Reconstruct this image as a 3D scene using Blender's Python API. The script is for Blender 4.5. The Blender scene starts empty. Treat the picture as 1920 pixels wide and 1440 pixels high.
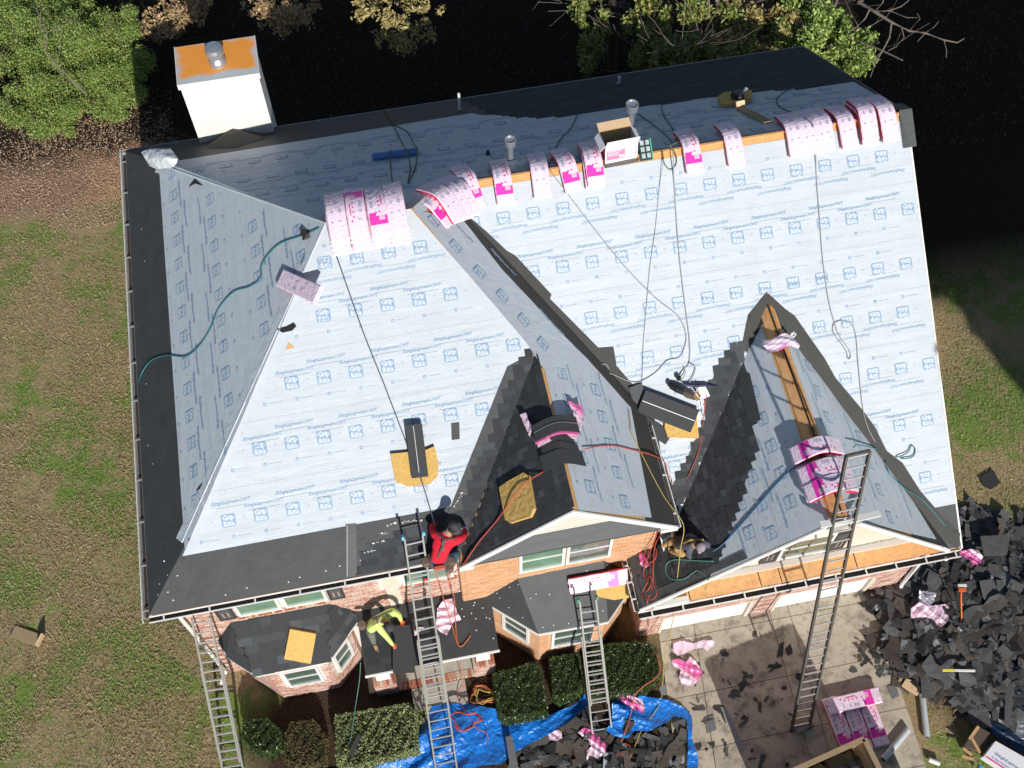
import bpy, bmesh, math, random
import numpy as np
from mathutils import Vector, Matrix
from mathutils.geometry import delaunay_2d_cdt
random.seed(7); RNG = np.random.default_rng(7)
S = bpy.context.scene
R = math.radians

# ------------------------------------------------------------------ camera, sky, sun
CAM_F = 2196.8; CAM_POS = Vector((5.887, -8.480, 29.013)); PITCH = 1.0731; YAW = 0.1870; ROLL = -0.0090
SUN_EL = 28.5; SUN_AZ = 4.8          # degrees; azimuth from -Y towards +X
fw = Vector((math.cos(PITCH)*math.sin(YAW), math.cos(PITCH)*math.cos(YAW), -math.sin(PITCH)))
rt0 = Vector((math.cos(YAW), -math.sin(YAW), 0)); up0 = rt0.cross(fw)
RT = rt0*math.cos(ROLL)+up0*math.sin(ROLL); UP = -rt0*math.sin(ROLL)+up0*math.cos(ROLL); FW = fw
cam_d = bpy.data.cameras.new('camera'); cam = bpy.data.objects.new('camera', cam_d)
S.collection.objects.link(cam); S.camera = cam
m = Matrix((RT, UP, -FW)).transposed().to_4x4(); m.translation = CAM_POS; cam.matrix_world = m
cam_d.sensor_width = 36; cam_d.lens = CAM_F/1920*36; cam_d.clip_end = 1500; cam_d.clip_start = .1

W = bpy.data.worlds.new('World'); S.world = W; W.use_nodes = True
wn = W.node_tree; wn.nodes.clear()
wo = wn.nodes.new('ShaderNodeOutputWorld'); wb = wn.nodes.new('ShaderNodeBackground'); ws = wn.nodes.new('ShaderNodeTexSky')
ws.sky_type = 'NISHITA'; ws.sun_disc = False; ws.sun_elevation = R(SUN_EL); ws.sun_rotation = R(180-SUN_AZ)
ws.air_density = 1.0; ws.dust_density = .4; ws.ozone_density = 1.6
wn.links.new(ws.outputs[0], wb.inputs[0]); wn.links.new(wb.outputs[0], wo.inputs[0]); wb.inputs[1].default_value = .078
sun_d = bpy.data.lights.new('sun', 'SUN'); sun_d.energy = 4.8; sun_d.angle = R(.5); sun_d.color = (1, .965, .91)
sun = bpy.data.objects.new('sun', sun_d); S.collection.objects.link(sun)
sdir = Vector((math.cos(R(SUN_EL))*math.sin(R(SUN_AZ)), -math.cos(R(SUN_EL))*math.cos(R(SUN_AZ)), math.sin(R(SUN_EL))))
sun.rotation_euler = sdir.to_track_quat('Z', 'Y').to_euler(); sun.location = (0, -30, 30)
S.view_settings.view_transform = 'Standard'; S.view_settings.look = 'None'; S.view_settings.exposure = 0.0
S.view_settings.gamma = 1; S.view_settings.use_curve_mapping = False
S.render.engine = 'CYCLES'; S.cycles.max_bounces = 5; S.cycles.diffuse_bounces = 3; S.cycles.transparent_max_bounces = 8
S.cycles.use_denoising = True

# ------------------------------------------------------------------ placing helpers
def ray(u, v): return RT*((u-960)/CAM_F) - UP*((v-720)/CAM_F) + FW
def atz(u, v, z=0.0):
    d = ray(u, v); return CAM_POS + d*((z-CAM_POS.z)/d.z)
def aty(u, v, y):
    d = ray(u, v); return CAM_POS + d*((y-CAM_POS.y)/d.y)
class Plane:
    """sloping plane z = a x + b y + c with a level / upslope frame"""
    def __init__(s, a, b, c):
        s.a, s.b, s.c = a, b, c
        g = Vector((a, b, 0)); k = g.length
        h = g/k if k > 1e-6 else Vector((0, 1, 0))
        s.O = Vector((0, 0, c)); s.L = Vector((h.y, -h.x, 0)); s.U = Vector((h.x, h.y, k)).normalized(); s.N = s.L.cross(s.U)
    def px(s, u, v):
        d = ray(u, v); t = (s.a*CAM_POS.x+s.b*CAM_POS.y+s.c-CAM_POS.z)/(d.z-s.a*d.x-s.b*d.y); return s.uv(CAM_POS+d*t)
    def uv(s, p): q = Vector(p)-s.O; return (q.dot(s.L), q.dot(s.U))
    def xy(s, x, y): return s.uv((x, y, s.a*x+s.b*y+s.c))
    def p3(s, u, v, h=0.0): return s.O + s.L*u + s.U*v + s.N*h
    def pxs(s, pts): return [s.px(*p) for p in pts]
    def mat(s, u, v, h=0.0, rot=0.0):
        M = Matrix((s.L, s.U, s.N)).transposed().to_4x4() @ Matrix.Rotation(rot, 4, 'Z'); M.translation = s.p3(u, v, h); return M

E2 = 6.05; HR = 9.698; YR1 = 6.217; XA = 6.601; HM = 9.12; YR2 = 7.166; YB = 12.18; XR = 17.747
EG = 3.525; YG = -1.063; XT = 14.056; HT = 7.07; XGL = 10.17; XGR = 17.475; XG = 8.63; HG = 8.008; YC = -.214; XE = 10.93; XCL = 6.33
BACK = Plane(0, -.6121, 13.5028); LEFT = Plane(.752, 0, E2); FRONT = Plane(0, .5868, E2); CR = Plane(-.8502, 0, 15.3446)
MAIN = Plane(0, .6773, 4.2628); CL = Plane(.8502, 0, .6706); DL = Plane(.9109, 0, -5.7363); DR = Plane(-1.0095, 0, 21.1671)
GROUND = Plane(0, 1e-9, 0)

# ------------------------------------------------------------------ materials
MATS = {}
def mat(name, col, rough=.7, metal=0, noise=None, bump=None, island=0, spec=.5, alpha=None, trans=0, sheen=0, vor=None):
    """noise=(scale, amount[, stretch]) value variation; bump=(scale, strength[, distance, stretch])"""
    if name in MATS: return MATS[name]
    M = bpy.data.materials.new(name); M.use_nodes = True; N = M.node_tree.nodes; L = M.node_tree.links
    b = N['Principled BSDF']; b.inputs['Roughness'].default_value = rough; b.inputs['Metallic'].default_value = metal
    b.inputs['Specular IOR Level'].default_value = spec
    b.inputs['Base Color'].default_value = (*col, 1)
    if trans: b.inputs['Transmission Weight'].default_value = trans
    tc = N.new('ShaderNodeTexCoord')
    src = None
    def mapped(stretch):
        if not stretch: return tc.outputs['Object']
        mp = N.new('ShaderNodeMapping'); mp.inputs['Scale'].default_value = stretch; L.new(tc.outputs['Object'], mp.inputs[0]); return mp.outputs[0]
    if noise or island:
        hsv = N.new('ShaderNodeHueSaturation'); hsv.inputs['Color'].default_value = (*col, 1)
        val = None
        if noise:
            n = N.new('ShaderNodeTexNoise'); n.inputs['Scale'].default_value = noise[0]; n.inputs['Detail'].default_value = 5; n.inputs['Roughness'].default_value = .65
            L.new(mapped(noise[2] if len(noise) > 2 else None), n.inputs['Vector'])
            mr = N.new('ShaderNodeMapRange'); mr.inputs[1].default_value = .25; mr.inputs[2].default_value = .75
            mr.inputs[3].default_value = 1-noise[1]; mr.inputs[4].default_value = 1+noise[1]; L.new(n.outputs[0], mr.inputs[0]); val = mr.outputs[0]
        if island:
            g = N.new('ShaderNodeNewGeometry'); mr2 = N.new('ShaderNodeMapRange'); mr2.inputs[3].default_value = 1-island; mr2.inputs[4].default_value = 1+island
            L.new(g.outputs['Random Per Island'], mr2.inputs[0])
            if val is None: val = mr2.outputs[0]
            else:
                mu = N.new('ShaderNodeMath'); mu.operation = 'MULTIPLY'; L.new(val, mu.inputs[0]); L.new(mr2.outputs[0], mu.inputs[1]); val = mu.outputs[0]
        L.new(val, hsv.inputs['Value']); L.new(hsv.outputs[0], b.inputs['Base Color'])
    if bump:
        n = N.new('ShaderNodeTexNoise'); n.inputs['Scale'].default_value = bump[0]; n.inputs['Detail'].default_value = 6
        L.new(mapped(bump[3] if len(bump) > 3 else None), n.inputs['Vector'])
        bp = N.new('ShaderNodeBump'); bp.inputs['Strength'].default_value = bump[1]; bp.inputs['Distance'].default_value = bump[2] if len(bump) > 2 else .02
        L.new(n.outputs[0], bp.inputs['Height']); L.new(bp.outputs[0], b.inputs['Normal'])
    MATS[name] = M; return M

M_white = mat('white_paint', (.78, .77, .74), .5, noise=(3, .06))
M_cream = mat('cream_siding', (.66, .6, .5), .6, noise=(5, .1))
M_osb = mat('osb', (.66, .36, .13), .75, noise=(26, .3), bump=(40, .3, .005))
M_osb2 = mat('old_sheathing', (.74, .40, .17), .75, noise=(8, .25, (1, 1, 1)), bump=(40, .2, .005))
M_membrane = mat('black_membrane', (.047, .050, .052), .62, noise=(2.2, .22), bump=(6, .35, .02))
M_valley = mat('valley_membrane', (.042, .041, .037), .7, noise=(3, .12), bump=(9, .25, .01))
M_hood = mat('felt_grey', (.075, .08, .083), .55, noise=(2.5, .2, (1, 4, 4)), bump=(5, .2, .01))
M_alu = mat('aluminium', (.62, .62, .62), .35, .75, noise=(30, .1))
M_aluw = mat('gutter_white', (.80, .79, .76), .45)
M_dark = mat('dark_void', (.012, .012, .013), .9)
M_alud = mat('dull_aluminium', (.17, .16, .15), .45, .55, noise=(12, .2))
M_pvc = mat('pvc_white', (.75, .75, .72), .5)
M_galv = mat('galvanised', (.5, .52, .54), .35, .7, noise=(10, .15))
M_fore = mat('board_wood', (.34, .24, .14), .8, noise=(14, .3, (1, 6, 6)), bump=(20, .3, .01))
M_pale = mat('pale_wood', (.72, .5, .3), .75, noise=(14, .2, (1, 6, 6)))
M_glass = mat('window_glass', (.10, .14, .115), .08, 0, noise=(2.5, .3), spec=.9)
M_blind = mat('window_glass_green', (.15, .26, .18), .15, 0, noise=(2, .25), spec=.8)
M_shutter = mat('black_shutter', (.045, .047, .05), .55)
M_concrete = None
M_black = mat('black_plastic', (.015, .015, .017), .4)
M_pink = mat('pink_film', (.86, .66, .78), .33, noise=(9, .12), bump=(26, .5, .01))
M_hotpink = mat('magenta_print', (.80, .045, .42), .35, noise=(30, .3))
M_red = mat('red_print', (.68, .012, .06), .35, noise=(20, .2))
M_greyp = mat('grey_print', (.45, .42, .52), .4, noise=(60, .4))
M_redp = mat('rose_print', (.74, .13, .3), .4, noise=(40, .3))
M_foam = mat('foam_yellow', (.60, .38, .115), .95, noise=(14, .14), bump=(60, .7, .01))
M_blue_roll = mat('blue_roll', (.13, .25, .52), .5, noise=(6, .15, (1, 10, 10)))
M_card = mat('cardboard', (.58, .36, .17), .8, noise=(8, .1))
M_cardw = mat('white_card', (.84, .82, .84), .6)
M_navy = mat('navy_denim', (.03, .07, .12), .85, noise=(20, .2))
M_skin = mat('skin', (.42, .24, .16), .6)
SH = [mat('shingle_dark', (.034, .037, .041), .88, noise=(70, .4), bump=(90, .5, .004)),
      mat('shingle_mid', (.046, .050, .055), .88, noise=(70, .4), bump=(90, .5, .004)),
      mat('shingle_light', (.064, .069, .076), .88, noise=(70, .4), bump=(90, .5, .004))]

# ------------------------------------------------------------------ object helpers
COL = S.collection
def link(o, parent=None):
    COL.objects.link(o)
    if parent is not None: o.parent = parent
    return o
def tag(o, label=None, cat=None, group=None, kind=None):
    if label: o['label'] = label
    if cat: o['category'] = cat
    if group: o['group'] = group
    if kind: o['kind'] = kind
    return o
def thing(name, label, cat, loc=(0, 0, 0), group=None, rz=0):
    o = bpy.data.objects.new(name, None); link(o); o.location = loc; o.rotation_euler = (0, 0, rz); o.empty_display_size = .1
    return tag(o, label, cat, group)
def mesh_from(name, v, f, mats, mi=None, smooth=False):
    me = bpy.data.meshes.new(name); me.from_pydata([tuple(p) for p in v], [], f)
    for k in (mats if isinstance(mats, (list, tuple)) else [mats]): me.materials.append(k)
    if mi is not None: me.polygons.foreach_set('material_index', mi)
    if smooth: me.polygons.foreach_set('use_smooth', [True]*len(f))
    me.update(); return me
class MB:
    """collects shapes in world space; build() links them as one mesh object"""
    def __init__(s): s.v = []; s.f = []; s.m = []
    def add(s, v, f, mi=0):
        n = len(s.v); s.v += [Vector(p) for p in v]; s.f += [tuple(i+n for i in q) for q in f]
        s.m += ([mi]*len(f) if isinstance(mi, int) else list(mi)); return s
    def box(s, a, b, M=None, mi=0, taper=0):
        x0, y0, z0 = a; x1, y1, z1 = b; t = taper
        v = [(x0, y0, z0), (x1, y0, z0), (x1, y1, z0), (x0, y1, z0), (x0+t, y0+t, z1), (x1-t, y0+t, z1), (x1-t, y1-t, z1), (x0+t, y1-t, z1)]
        v = [Vector(p) for p in v]
        if M is not None: v = [M @ p for p in v]
        return s.add(v, [(3, 2, 1, 0), (4, 5, 6, 7), (0, 1, 5, 4), (1, 2, 6, 5), (2, 3, 7, 6), (3, 0, 4, 7)], mi)
    def beam(s, p, q, w, h, up=(0, 0, 1), mi=0):
        p, q = Vector(p), Vector(q); d = (q-p); L = d.length; d.normalize(); x = d.cross(Vector(up))
        if x.length < 1e-5: x = Vector((1, 0, 0))
        x.normalize(); z = x.cross(d)
        M = Matrix((x, d, z)).transposed().to_4x4(); M.translation = p
        return s.box((-w/2, 0, -h/2), (w/2, L, h/2), M, mi)
    def prism(s, poly, h0, h1, pl=None, mi=0, side=None):
        """poly in (u,v) of a plane (or xy) extruded between offsets h0<h1"""
        P3 = (lambda u, v, h: pl.p3(u, v, h)) if pl else (lambda u, v, h: Vector((u, v, h)))
        ar = sum(poly[i][0]*poly[(i+1) % len(poly)][1]-poly[(i+1) % len(poly)][0]*poly[i][1] for i in range(len(poly)))
        if ar < 0: poly = poly[::-1]
        n = len(poly); v = [P3(a, b, h0) for a, b in poly]+[P3(a, b, h1) for a, b in poly]
        f = [tuple(range(n-1, -1, -1)), tuple(range(n, 2*n))]+[(i, (i+1) % n, n+(i+1) % n, n+i) for i in range(n)]
        return s.add(v, f, [mi, mi]+[mi if side is None else side]*n)
    def tube(s, pts, r, n=6, mi=0, caps=True):
        pts = [Vector(p) for p in pts]; rr = r if isinstance(r, (list, tuple)) else [r]*len(pts)
        v = []; prev = None
        for i, p in enumerate(pts):
            d = (pts[min(i+1, len(pts)-1)]-pts[max(i-1, 0)]).normalized()
            x = d.cross(prev if prev is not None and abs(d.dot(prev)) < .99 else Vector((0.3, 0.2, 1))).normalized(); y = d.cross(x).normalized(); prev = -x.cross(d) if False else y
            if i and v:
                # keep the ring oriented like the last one
                pass
            v += [p+(x*math.cos(2*math.pi*k/n)+y*math.sin(2*math.pi*k/n))*rr[i] for k in range(n)]
            prev = -y if False else x.cross(d)
            prev = y
        f = []
        for i in range(len(pts)-1):
            a, b = v[i*n], v[(i+1)*n:(i+2)*n]
            off = min(range(n), key=lambda k: (b[k]-a).length)
            for k in range(n): f.append((i*n+k, (i+1)*n+(k+off) % n, (i+1)*n+(k+1+off) % n, i*n+(k+1) % n))
        if caps: f += [tuple(range(n)), tuple(range((len(pts)-1)*n, len(pts)*n))]
        return s.add(v, f, mi)
    def lathe(s, prof, M=None, n=16, mi=0):
        v = []; f = []
        for r, z in prof: v += [Vector((r*math.cos(2*math.pi*k/n), r*math.sin(2*math.pi*k/n), z)) for k in range(n)]
        for i in range(len(prof)-1):
            for k in range(n): f.append((i*n+k, i*n+(k+1) % n, (i+1)*n+(k+1) % n, (i+1)*n+k))
        f += [tuple(range(n-1, -1, -1)), tuple(range((len(prof)-1)*n, len(prof)*n))]
        if M is not None: v = [M @ p for p in v]
        return s.add(v, f, mi)
    def build(s, name, mats, parent=None, smooth=False, kind=None, label=None, bevel=0):
        me = mesh_from(name, s.v, s.f, mats, s.m, smooth); o = bpy.data.objects.new(name, me); link(o, parent)
        if parent is not None: o.matrix_parent_inverse = PINV.get(parent.name) or parent_inv(parent)
        if kind: o['kind'] = kind
        if label: o['label'] = label
        if bevel:
            b = o.modifiers.new('bevel', 'BEVEL'); b.width = bevel; b.segments = 2; b.limit_method = 'ANGLE'
        return o
PINV = {}
def wmat(o):
    M = Matrix.LocRotScale(o.location, o.rotation_euler, o.scale)
    return (wmat(o.parent) @ o.matrix_parent_inverse @ M) if o.parent else M
def parent_inv(p): return wmat(p).inverted()
def inpoly(x, y, P):
    c = False; j = len(P)-1
    for i in range(len(P)):
        if (P[i][1] > y) != (P[j][1] > y) and x < (P[j][0]-P[i][0])*(y-P[i][1])/(P[j][1]-P[i][1])+P[i][0]: c = not c
        j = i
    return c
def clip_band(P, k, lo, hi):
    """clip polygon to lo<=coord[k]<=hi"""
    def half(P, lim, sgn):
        o = []
        for i in range(len(P)):
            a, b = P[i], P[(i+1) % len(P)]; da, db = sgn*(a[k]-lim), sgn*(b[k]-lim)
            if da >= 0: o.append(a)
            if (da > 0 and db < 0) or (da < 0 and db > 0):
                t = da/(da-db); o.append((a[0]+(b[0]-a[0])*t, a[1]+(b[1]-a[1])*t))
        return o
    P = half(P, lo, 1)
    return half(P, hi, -1) if len(P) > 2 else []
def fill(P, sp, jit=.3):
    """triangulate polygon P (2d) with interior points about sp apart"""
    Q = []
    for i in range(len(P)):
        a, b = P[i], P[(i+1) % len(P)]; n = max(1, int(math.dist(a, b)/sp))
        Q += [(a[0]+(b[0]-a[0])*t/n, a[1]+(b[1]-a[1])*t/n) for t in range(n)]
    nb = len(Q); xs = [p[0] for p in P]; ys = [p[1] for p in P]
    y = min(ys)+sp/2; pts = [Vector(q) for q in Q]
    row = 0
    while y < max(ys):
        x = min(xs)+sp/2+(row % 2)*sp/2
        while x < max(xs):
            X = x+random.uniform(-jit, jit)*sp; Y = y+random.uniform(-jit, jit)*sp
            if inpoly(X, Y, P): pts.append(Vector((X, Y)))
            x += sp
        y += sp*.87; row += 1
    r = delaunay_2d_cdt(pts, [], [list(range(nb))], 1, 1e-5)
    return [tuple(v) for v in r[0]], [tuple(f) for f in r[2]]
WAVES = [(random.uniform(-1.2, 1.2), random.choice((-1, 1))*random.uniform(5, 16), random.uniform(0, 6.3), random.uniform(.3, 1)) for _ in range(9)]
WAVE2 = [(random.uniform(.3, 1.1), random.uniform(.3, 1.1), random.uniform(0, 6.3)) for _ in range(4)]
def wrinkle(u, v, amp=.003):
    h = 0; w = 0
    for a, b, c in WAVE2: w += math.sin(a*u*2+b*v*1.6+c)
    for a, b, c, k in WAVES: h += k*math.sin(a*u+b*v+c+w*.8)
    return amp*(abs(h)/2.2-.6)
def drape(name, pl, P, h, mats, parent, sp=.12, amp=.003, tilt=None, smooth=True, kind=None, fn=None, label=None):
    v2, f = fill(P, sp)
    v = []
    for a, b in v2:
        z = h+wrinkle(a, b, amp)
        if tilt: z += tilt[2]*(1-min(1, max(0, (b-tilt[0])/(tilt[1]-tilt[0]))))
        if fn: z += fn(a, b)
        v.append(pl.p3(a, b, z))
    o = MB().add(v, f).build(name, mats, parent, smooth, kind, label)
    return o

# text meshes -------------------------------------------------------
TXT = {}
def text2d(body, size=1.0, bold=0.0, spacing=1.0, align='CENTER', line=1.0, shear=0):
    key = (body, size, bold, spacing, align, line, shear)
    if key in TXT: return TXT[key]
    c = bpy.data.curves.new('t', 'FONT'); c.body = body; c.size = size; c.offset = bold; c.space_character = spacing; c.space_line = line
    c.align_x = align; c.align_y = 'CENTER'; c.resolution_u = 1; c.shear = shear
    o = bpy.data.objects.new('t', c); me = o.to_mesh()
    v = [(p.co.x, p.co.y) for p in me.vertices]; f = [tuple(p.vertices) for p in me.polygons]
    o.to_mesh_clear(); bpy.data.objects.remove(o); bpy.data.curves.remove(c)
    TXT[key] = (v, f); return TXT[key]
def rrect(w, h, r, n=3):
    o = []
    for cx, cy, a in ((w/2-r, h/2-r, 0), (-w/2+r, h/2-r, 90), (-w/2+r, -h/2+r, 180), (w/2-r, -h/2+r, 270)):
        for k in range(n+1): t = R(a+90*k/n); o.append((cx+r*math.cos(t), cy+r*math.sin(t)))
    return o
# ------------------------------------------------------------------ the house
house = thing('brick_house', 'two storey brick house with its roof half stripped and covered in white printed underlayment', 'house', (8, 4, 0))
def part(mb, name, mats, **k): return mb.build(name, mats, house, **k)

# decks (thick slabs under the sheets)
def deck(pl, P, name='roof_deck', t=.12, m=None):
    return part(MB().prism(P, -t, 0, pl), name, m or M_osb)
deck(BACK, [BACK.xy(*p) for p in ((0, YB), (XR, YB), (XR, YR2), (7.27, YR2), (XA, YR1), (4.85, YR1))])
deck(LEFT, [LEFT.xy(*p) for p in ((0, 0), (0, YB), (4.85, YR1))])
deck(FRONT, [FRONT.xy(*p) for p in ((0, 0), (6.6, 0), (8.63, 3.34), (XA, YR1), (4.85, YR1))])
deck(CR, [CR.xy(*p) for p in ((XA, YR1), (7.27, YR2), (XE, 2.55), (XE, YC), (XG, YC), (XG, 3.34))])
deck(CL, [CL.xy(*p) for p in ((XG, YC), (XG, 3.5), (6.4, .2), (XCL, YC))])
deck(MAIN, [MAIN.xy(*p) for p in ((7.27, YR2), (XR, YR2), (XR, -1.09), (17.45, -1.09), (16.75, -.05), (XT, 4.2), (10.9, .15), (10.9, 2.6))])
deck(DL, [DL.xy(*p) for p in ((XT, YG), (XT, 4.5), (10.17, -.9), (XGL, YG))])
deck(DR, [DR.xy(*p) for p in ((XT, YG), (XT, 4.5), (17.5, -.9), (XGR, YG))])

# underlayment sheets, laid in level courses, with their blue print -----------------------------
def m_under(name, st):
    M = mat(name, (.53, .58, .62), .5, noise=(2.2, .05), bump=(1.1, .42, .04, st), spec=.3)
    N = M.node_tree.nodes; L = M.node_tree.links; b = N['Principled BSDF']
    bp = [n for n in N if n.type == 'BUMP'][0]
    n2 = N.new('ShaderNodeTexNoise'); n2.inputs['Scale'].default_value = 9; n2.inputs['Detail'].default_value = 4; n2.inputs['Distortion'].default_value = 1.2
    tc = [n for n in N if n.type == 'TEX_COORD'][0]; mp = N.new('ShaderNodeMapping'); mp.inputs['Scale'].default_value = tuple(.35+.65*(k > 1.5) for k in st)
    L.new(tc.outputs['Object'], mp.inputs[0]); L.new(mp.outputs[0], n2.inputs[0])
    b2 = N.new('ShaderNodeBump'); b2.inputs['Strength'].default_value = .42; b2.inputs['Distance'].default_value = .012
    L.new(n2.outputs[0], b2.inputs['Height']); L.new(bp.outputs[0], b2.inputs['Normal']); L.new(b2.outputs[0], b.inputs['Normal'])
    return M
M_ux = m_under('underlay_along', (.6, 4, 4)); M_uy = m_under('underlay_across', (4, .6, 4))
M_blue = mat('blue_print', (.22, .33, .46), .5, noise=(18, .25)); M_bluew = mat('pale_print', (.58, .65, .70), .5)
M_blued = mat('blue_line', (.27, .38, .54), .5, noise=(60, .3)); M_greyl = mat('grey_line', (.44, .465, .50), .6, noise=(40, .2))
LOGO_R = rrect(.285, .255, .035)
T_A = text2d('Grip', .155, .006, .84); T_B = text2d('Rite', .155, .006, .9)
T_L = text2d('ShingleLayment-UWT', .092, .002, .95, shear=.25)
def place(mb, pl, tv, tf, u, v, h, mi, rot=0, sx=1, sy=1, base=None):
    c, s = math.cos(rot), math.sin(rot)
    out = []
    for a, b in tv:
        a *= sx; b *= sy; x = u+a*c-b*s; y = v+a*s+b*c; out.append(pl.p3(x, y, h+wrinkle(x, y, .003)))
    mb.add(out, tf, mi)
def logo(mb, pl, u, v, h, rot):
    c, s = math.cos(rot), math.sin(rot)
    place(mb, pl, LOGO_R, [tuple(range(len(LOGO_R)))], u, v, h, 0, rot)
    inner = [(a*.90, b*.89) for a, b in LOGO_R]
    place(mb, pl, [(-.131, .010), (.131, .010), (.131, .116), (-.131, .116)], [(0, 1, 2, 3)], u, v, h+.0012, 3, rot)
    place(mb, pl, [(-.131, -.116), (.131, -.116), (.131, -.010), (-.131, -.010)], [(0, 1, 2, 3)], u, v, h+.0012, 3, rot)
    for T, dy in ((T_A, .068), (T_B, -.062)):
        place(mb, pl, T[0], T[1], u-dy*s, v+dy*c, h+.0025, 1, rot)
def tick(mb, pl, u, v, h, rot, dark):
    place(mb, pl, [(-.032, -.03), (.032, -.03), (.032, .03), (-.032, .03)], [(0, 1, 2, 3)], u, v, h, 2 if not dark else 0, rot)
    place(mb, pl, [(-.012, -.015), (.012, -.015), (.012, .015), (-.012, .015)], [(0, 1, 2, 3)], u, v, h+.001, 1, rot)
def underlay(name, pl, P, rows, h=.006, step=.655, u0=0.0, mtl=None, amp=.003, lab=None, seams=True, flips=None, printing=True, dark=1):
    """rows: list of (v of logo row, flipped). every row is one course."""
    rows = sorted(rows); vs = [r[0] for r in rows]; lo = min(p[1] for p in P); hi = max(p[1] for p in P)
    cuts = [lo]+[(vs[i]+vs[i+1])/2-.12 for i in range(len(vs)-1)]+[hi]
    for i in range(len(cuts)-1):
        a, b = cuts[i], cuts[i+1]
        Q = clip_band(P, 1, a, min(hi, b+.1))
        if len(Q) < 3: continue
        drape(name, pl, Q, h, mtl, house, sp=.10, amp=amp, tilt=(a, b+.1, .007))
    if not printing: return
    mb = MB()
    for i, (v, fl) in enumerate(rows):
        top = cuts[min(i+1, len(cuts)-1)]; bot = cuts[i]
        us = [p[0] for p in P]; lo_u, hi_u = min(us), max(us)
        rot = math.pi if fl else 0; k = 0
        u = lo_u-((lo_u-u0-i*.21) % step)
        hh = h+.0095
        while u < hi_u:
            du, dv = .15, .13
            if all(inpoly(u+x, v+y, P) for x in (-du, du) for y in (-dv, dv)): logo(mb, pl, u, v, hh, rot)
            if inpoly(u+.32, v+.02, P): place(mb, pl, [(-.018, -.012), (.018, -.012), (.018, .012), (-.018, .012)], [(0, 1, 2, 3)], u+.32, v+.02, hh, 4, rot)
            s = -1 if fl else 1
            tv = v-s*.34
            if inpoly(u+.05, tv, P) and inpoly(u+.45, tv, P):
                tick(mb, pl, u+.05, tv, hh, rot, k % 3 == 0)
                place(mb, pl, [(.07, -.004), (.34, -.004), (.34, .004), (.07, .004)], [(0, 1, 2, 3)], u+.05, tv, hh, 4, 0)
            if k % 2 == 0:
                for off, du2 in ((.37, .1), (.235, .75)):
                    tv = v+s*off; cu = u+du2
                    if tv > bot+.02 and tv < top-.02 and inpoly(cu-.4, tv, P) and inpoly(cu+.4, tv, P):
                        place(mb, pl, T_L[0], T_L[1], cu, tv, hh, 2, rot, 1.02, 1)
                        place(mb, pl, [(-.32, -.004), (.32, -.004), (.32, .004), (-.32, .004)], [(0, 1, 2, 3)], cu, tv-s*.1, hh, 4, 0)
            k += 1; u += step
        # lap line with its row of cap nails
        if i and seams:
            nu = lo_u
            while nu < hi_u:
                for dv in (.05, .13):
                    if inpoly(nu, bot+dv, P): place(mb, pl, [(-.011, 0), (0, -.011), (.011, 0), (0, .011)], [(0, 1, 2, 3)], nu+random.uniform(-.04, .04), bot+dv, hh+.001, 4)
                nu += .26
            q = clip_band(P, 1, bot+.085, bot+.09)
            if len(q) > 2:
                a0 = min(p[0] for p in q); a1 = max(p[0] for p in q); n = int((a1-a0)/.2)+1
                vv = [(a0+(a1-a0)*t/n, bot+.088+d) for t in range(n+1) for d in (-.0035, .0035)]
                place(mb, pl, vv, [(2*t, 2*t+2, 2*t+3, 2*t+1) for t in range(n)], 0, 0, hh, 4)
    mb.build('printed_lettering', [M_blue, M_under_w, M_blued, M_pale_fill, M_greyl], house, kind='stuff')
M_under_w = mat('print_white', (.56, .605, .645), .5); M_pale_fill = mat('print_fill', (.27, .40, .56), .5, noise=(20, .15))

fy0 = FRONT.px(655, 985)[1]; lx0 = LEFT.px(325, 700)[1]
underlay('underlayment_sheet', FRONT, [FRONT.xy(.86, fy0/1.1595+.0), FRONT.xy(7.0, fy0/1.1595), FRONT.xy(8.6, 3.36), FRONT.xy(XA, YR1-.02), FRONT.xy(4.87, YR1-.02)][:5],
         [(1.60, 0), (2.93, 0), (4.13, 0), (5.37, 0), (6.42, 1)], u0=FRONT.px(670, 935)[0], mtl=M_ux)
underlay('underlayment_sheet', LEFT, [(-11.1, lx0), (-.93, lx0), LEFT.xy(4.83, YR1-.03), LEFT.xy(4.83, YR1+.03)],
         [(1.63, 0), (2.83, 1), (4.05, 0), (5.3, 1)], u0=-LEFT.px(325, 355)[0], mtl=M_uy, amp=.004)
my0 = MAIN.px(1787, 945)[1]; mtop = MAIN.xy(0, YR2)[1]-.19
underlay('underlayment_sheet', MAIN, [(6.9, mtop), (10.8, my0+1.2), (10.9, my0), (XR-.005, my0), (XR-.005, mtop)],
         [(.46, 1), (1.75, 0), (3.02, 1), (4.27, 1), (5.33, 1), (6.52, 0), (7.76, 1)], u0=MAIN.px(1132, 487)[0], mtl=M_ux)
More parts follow.
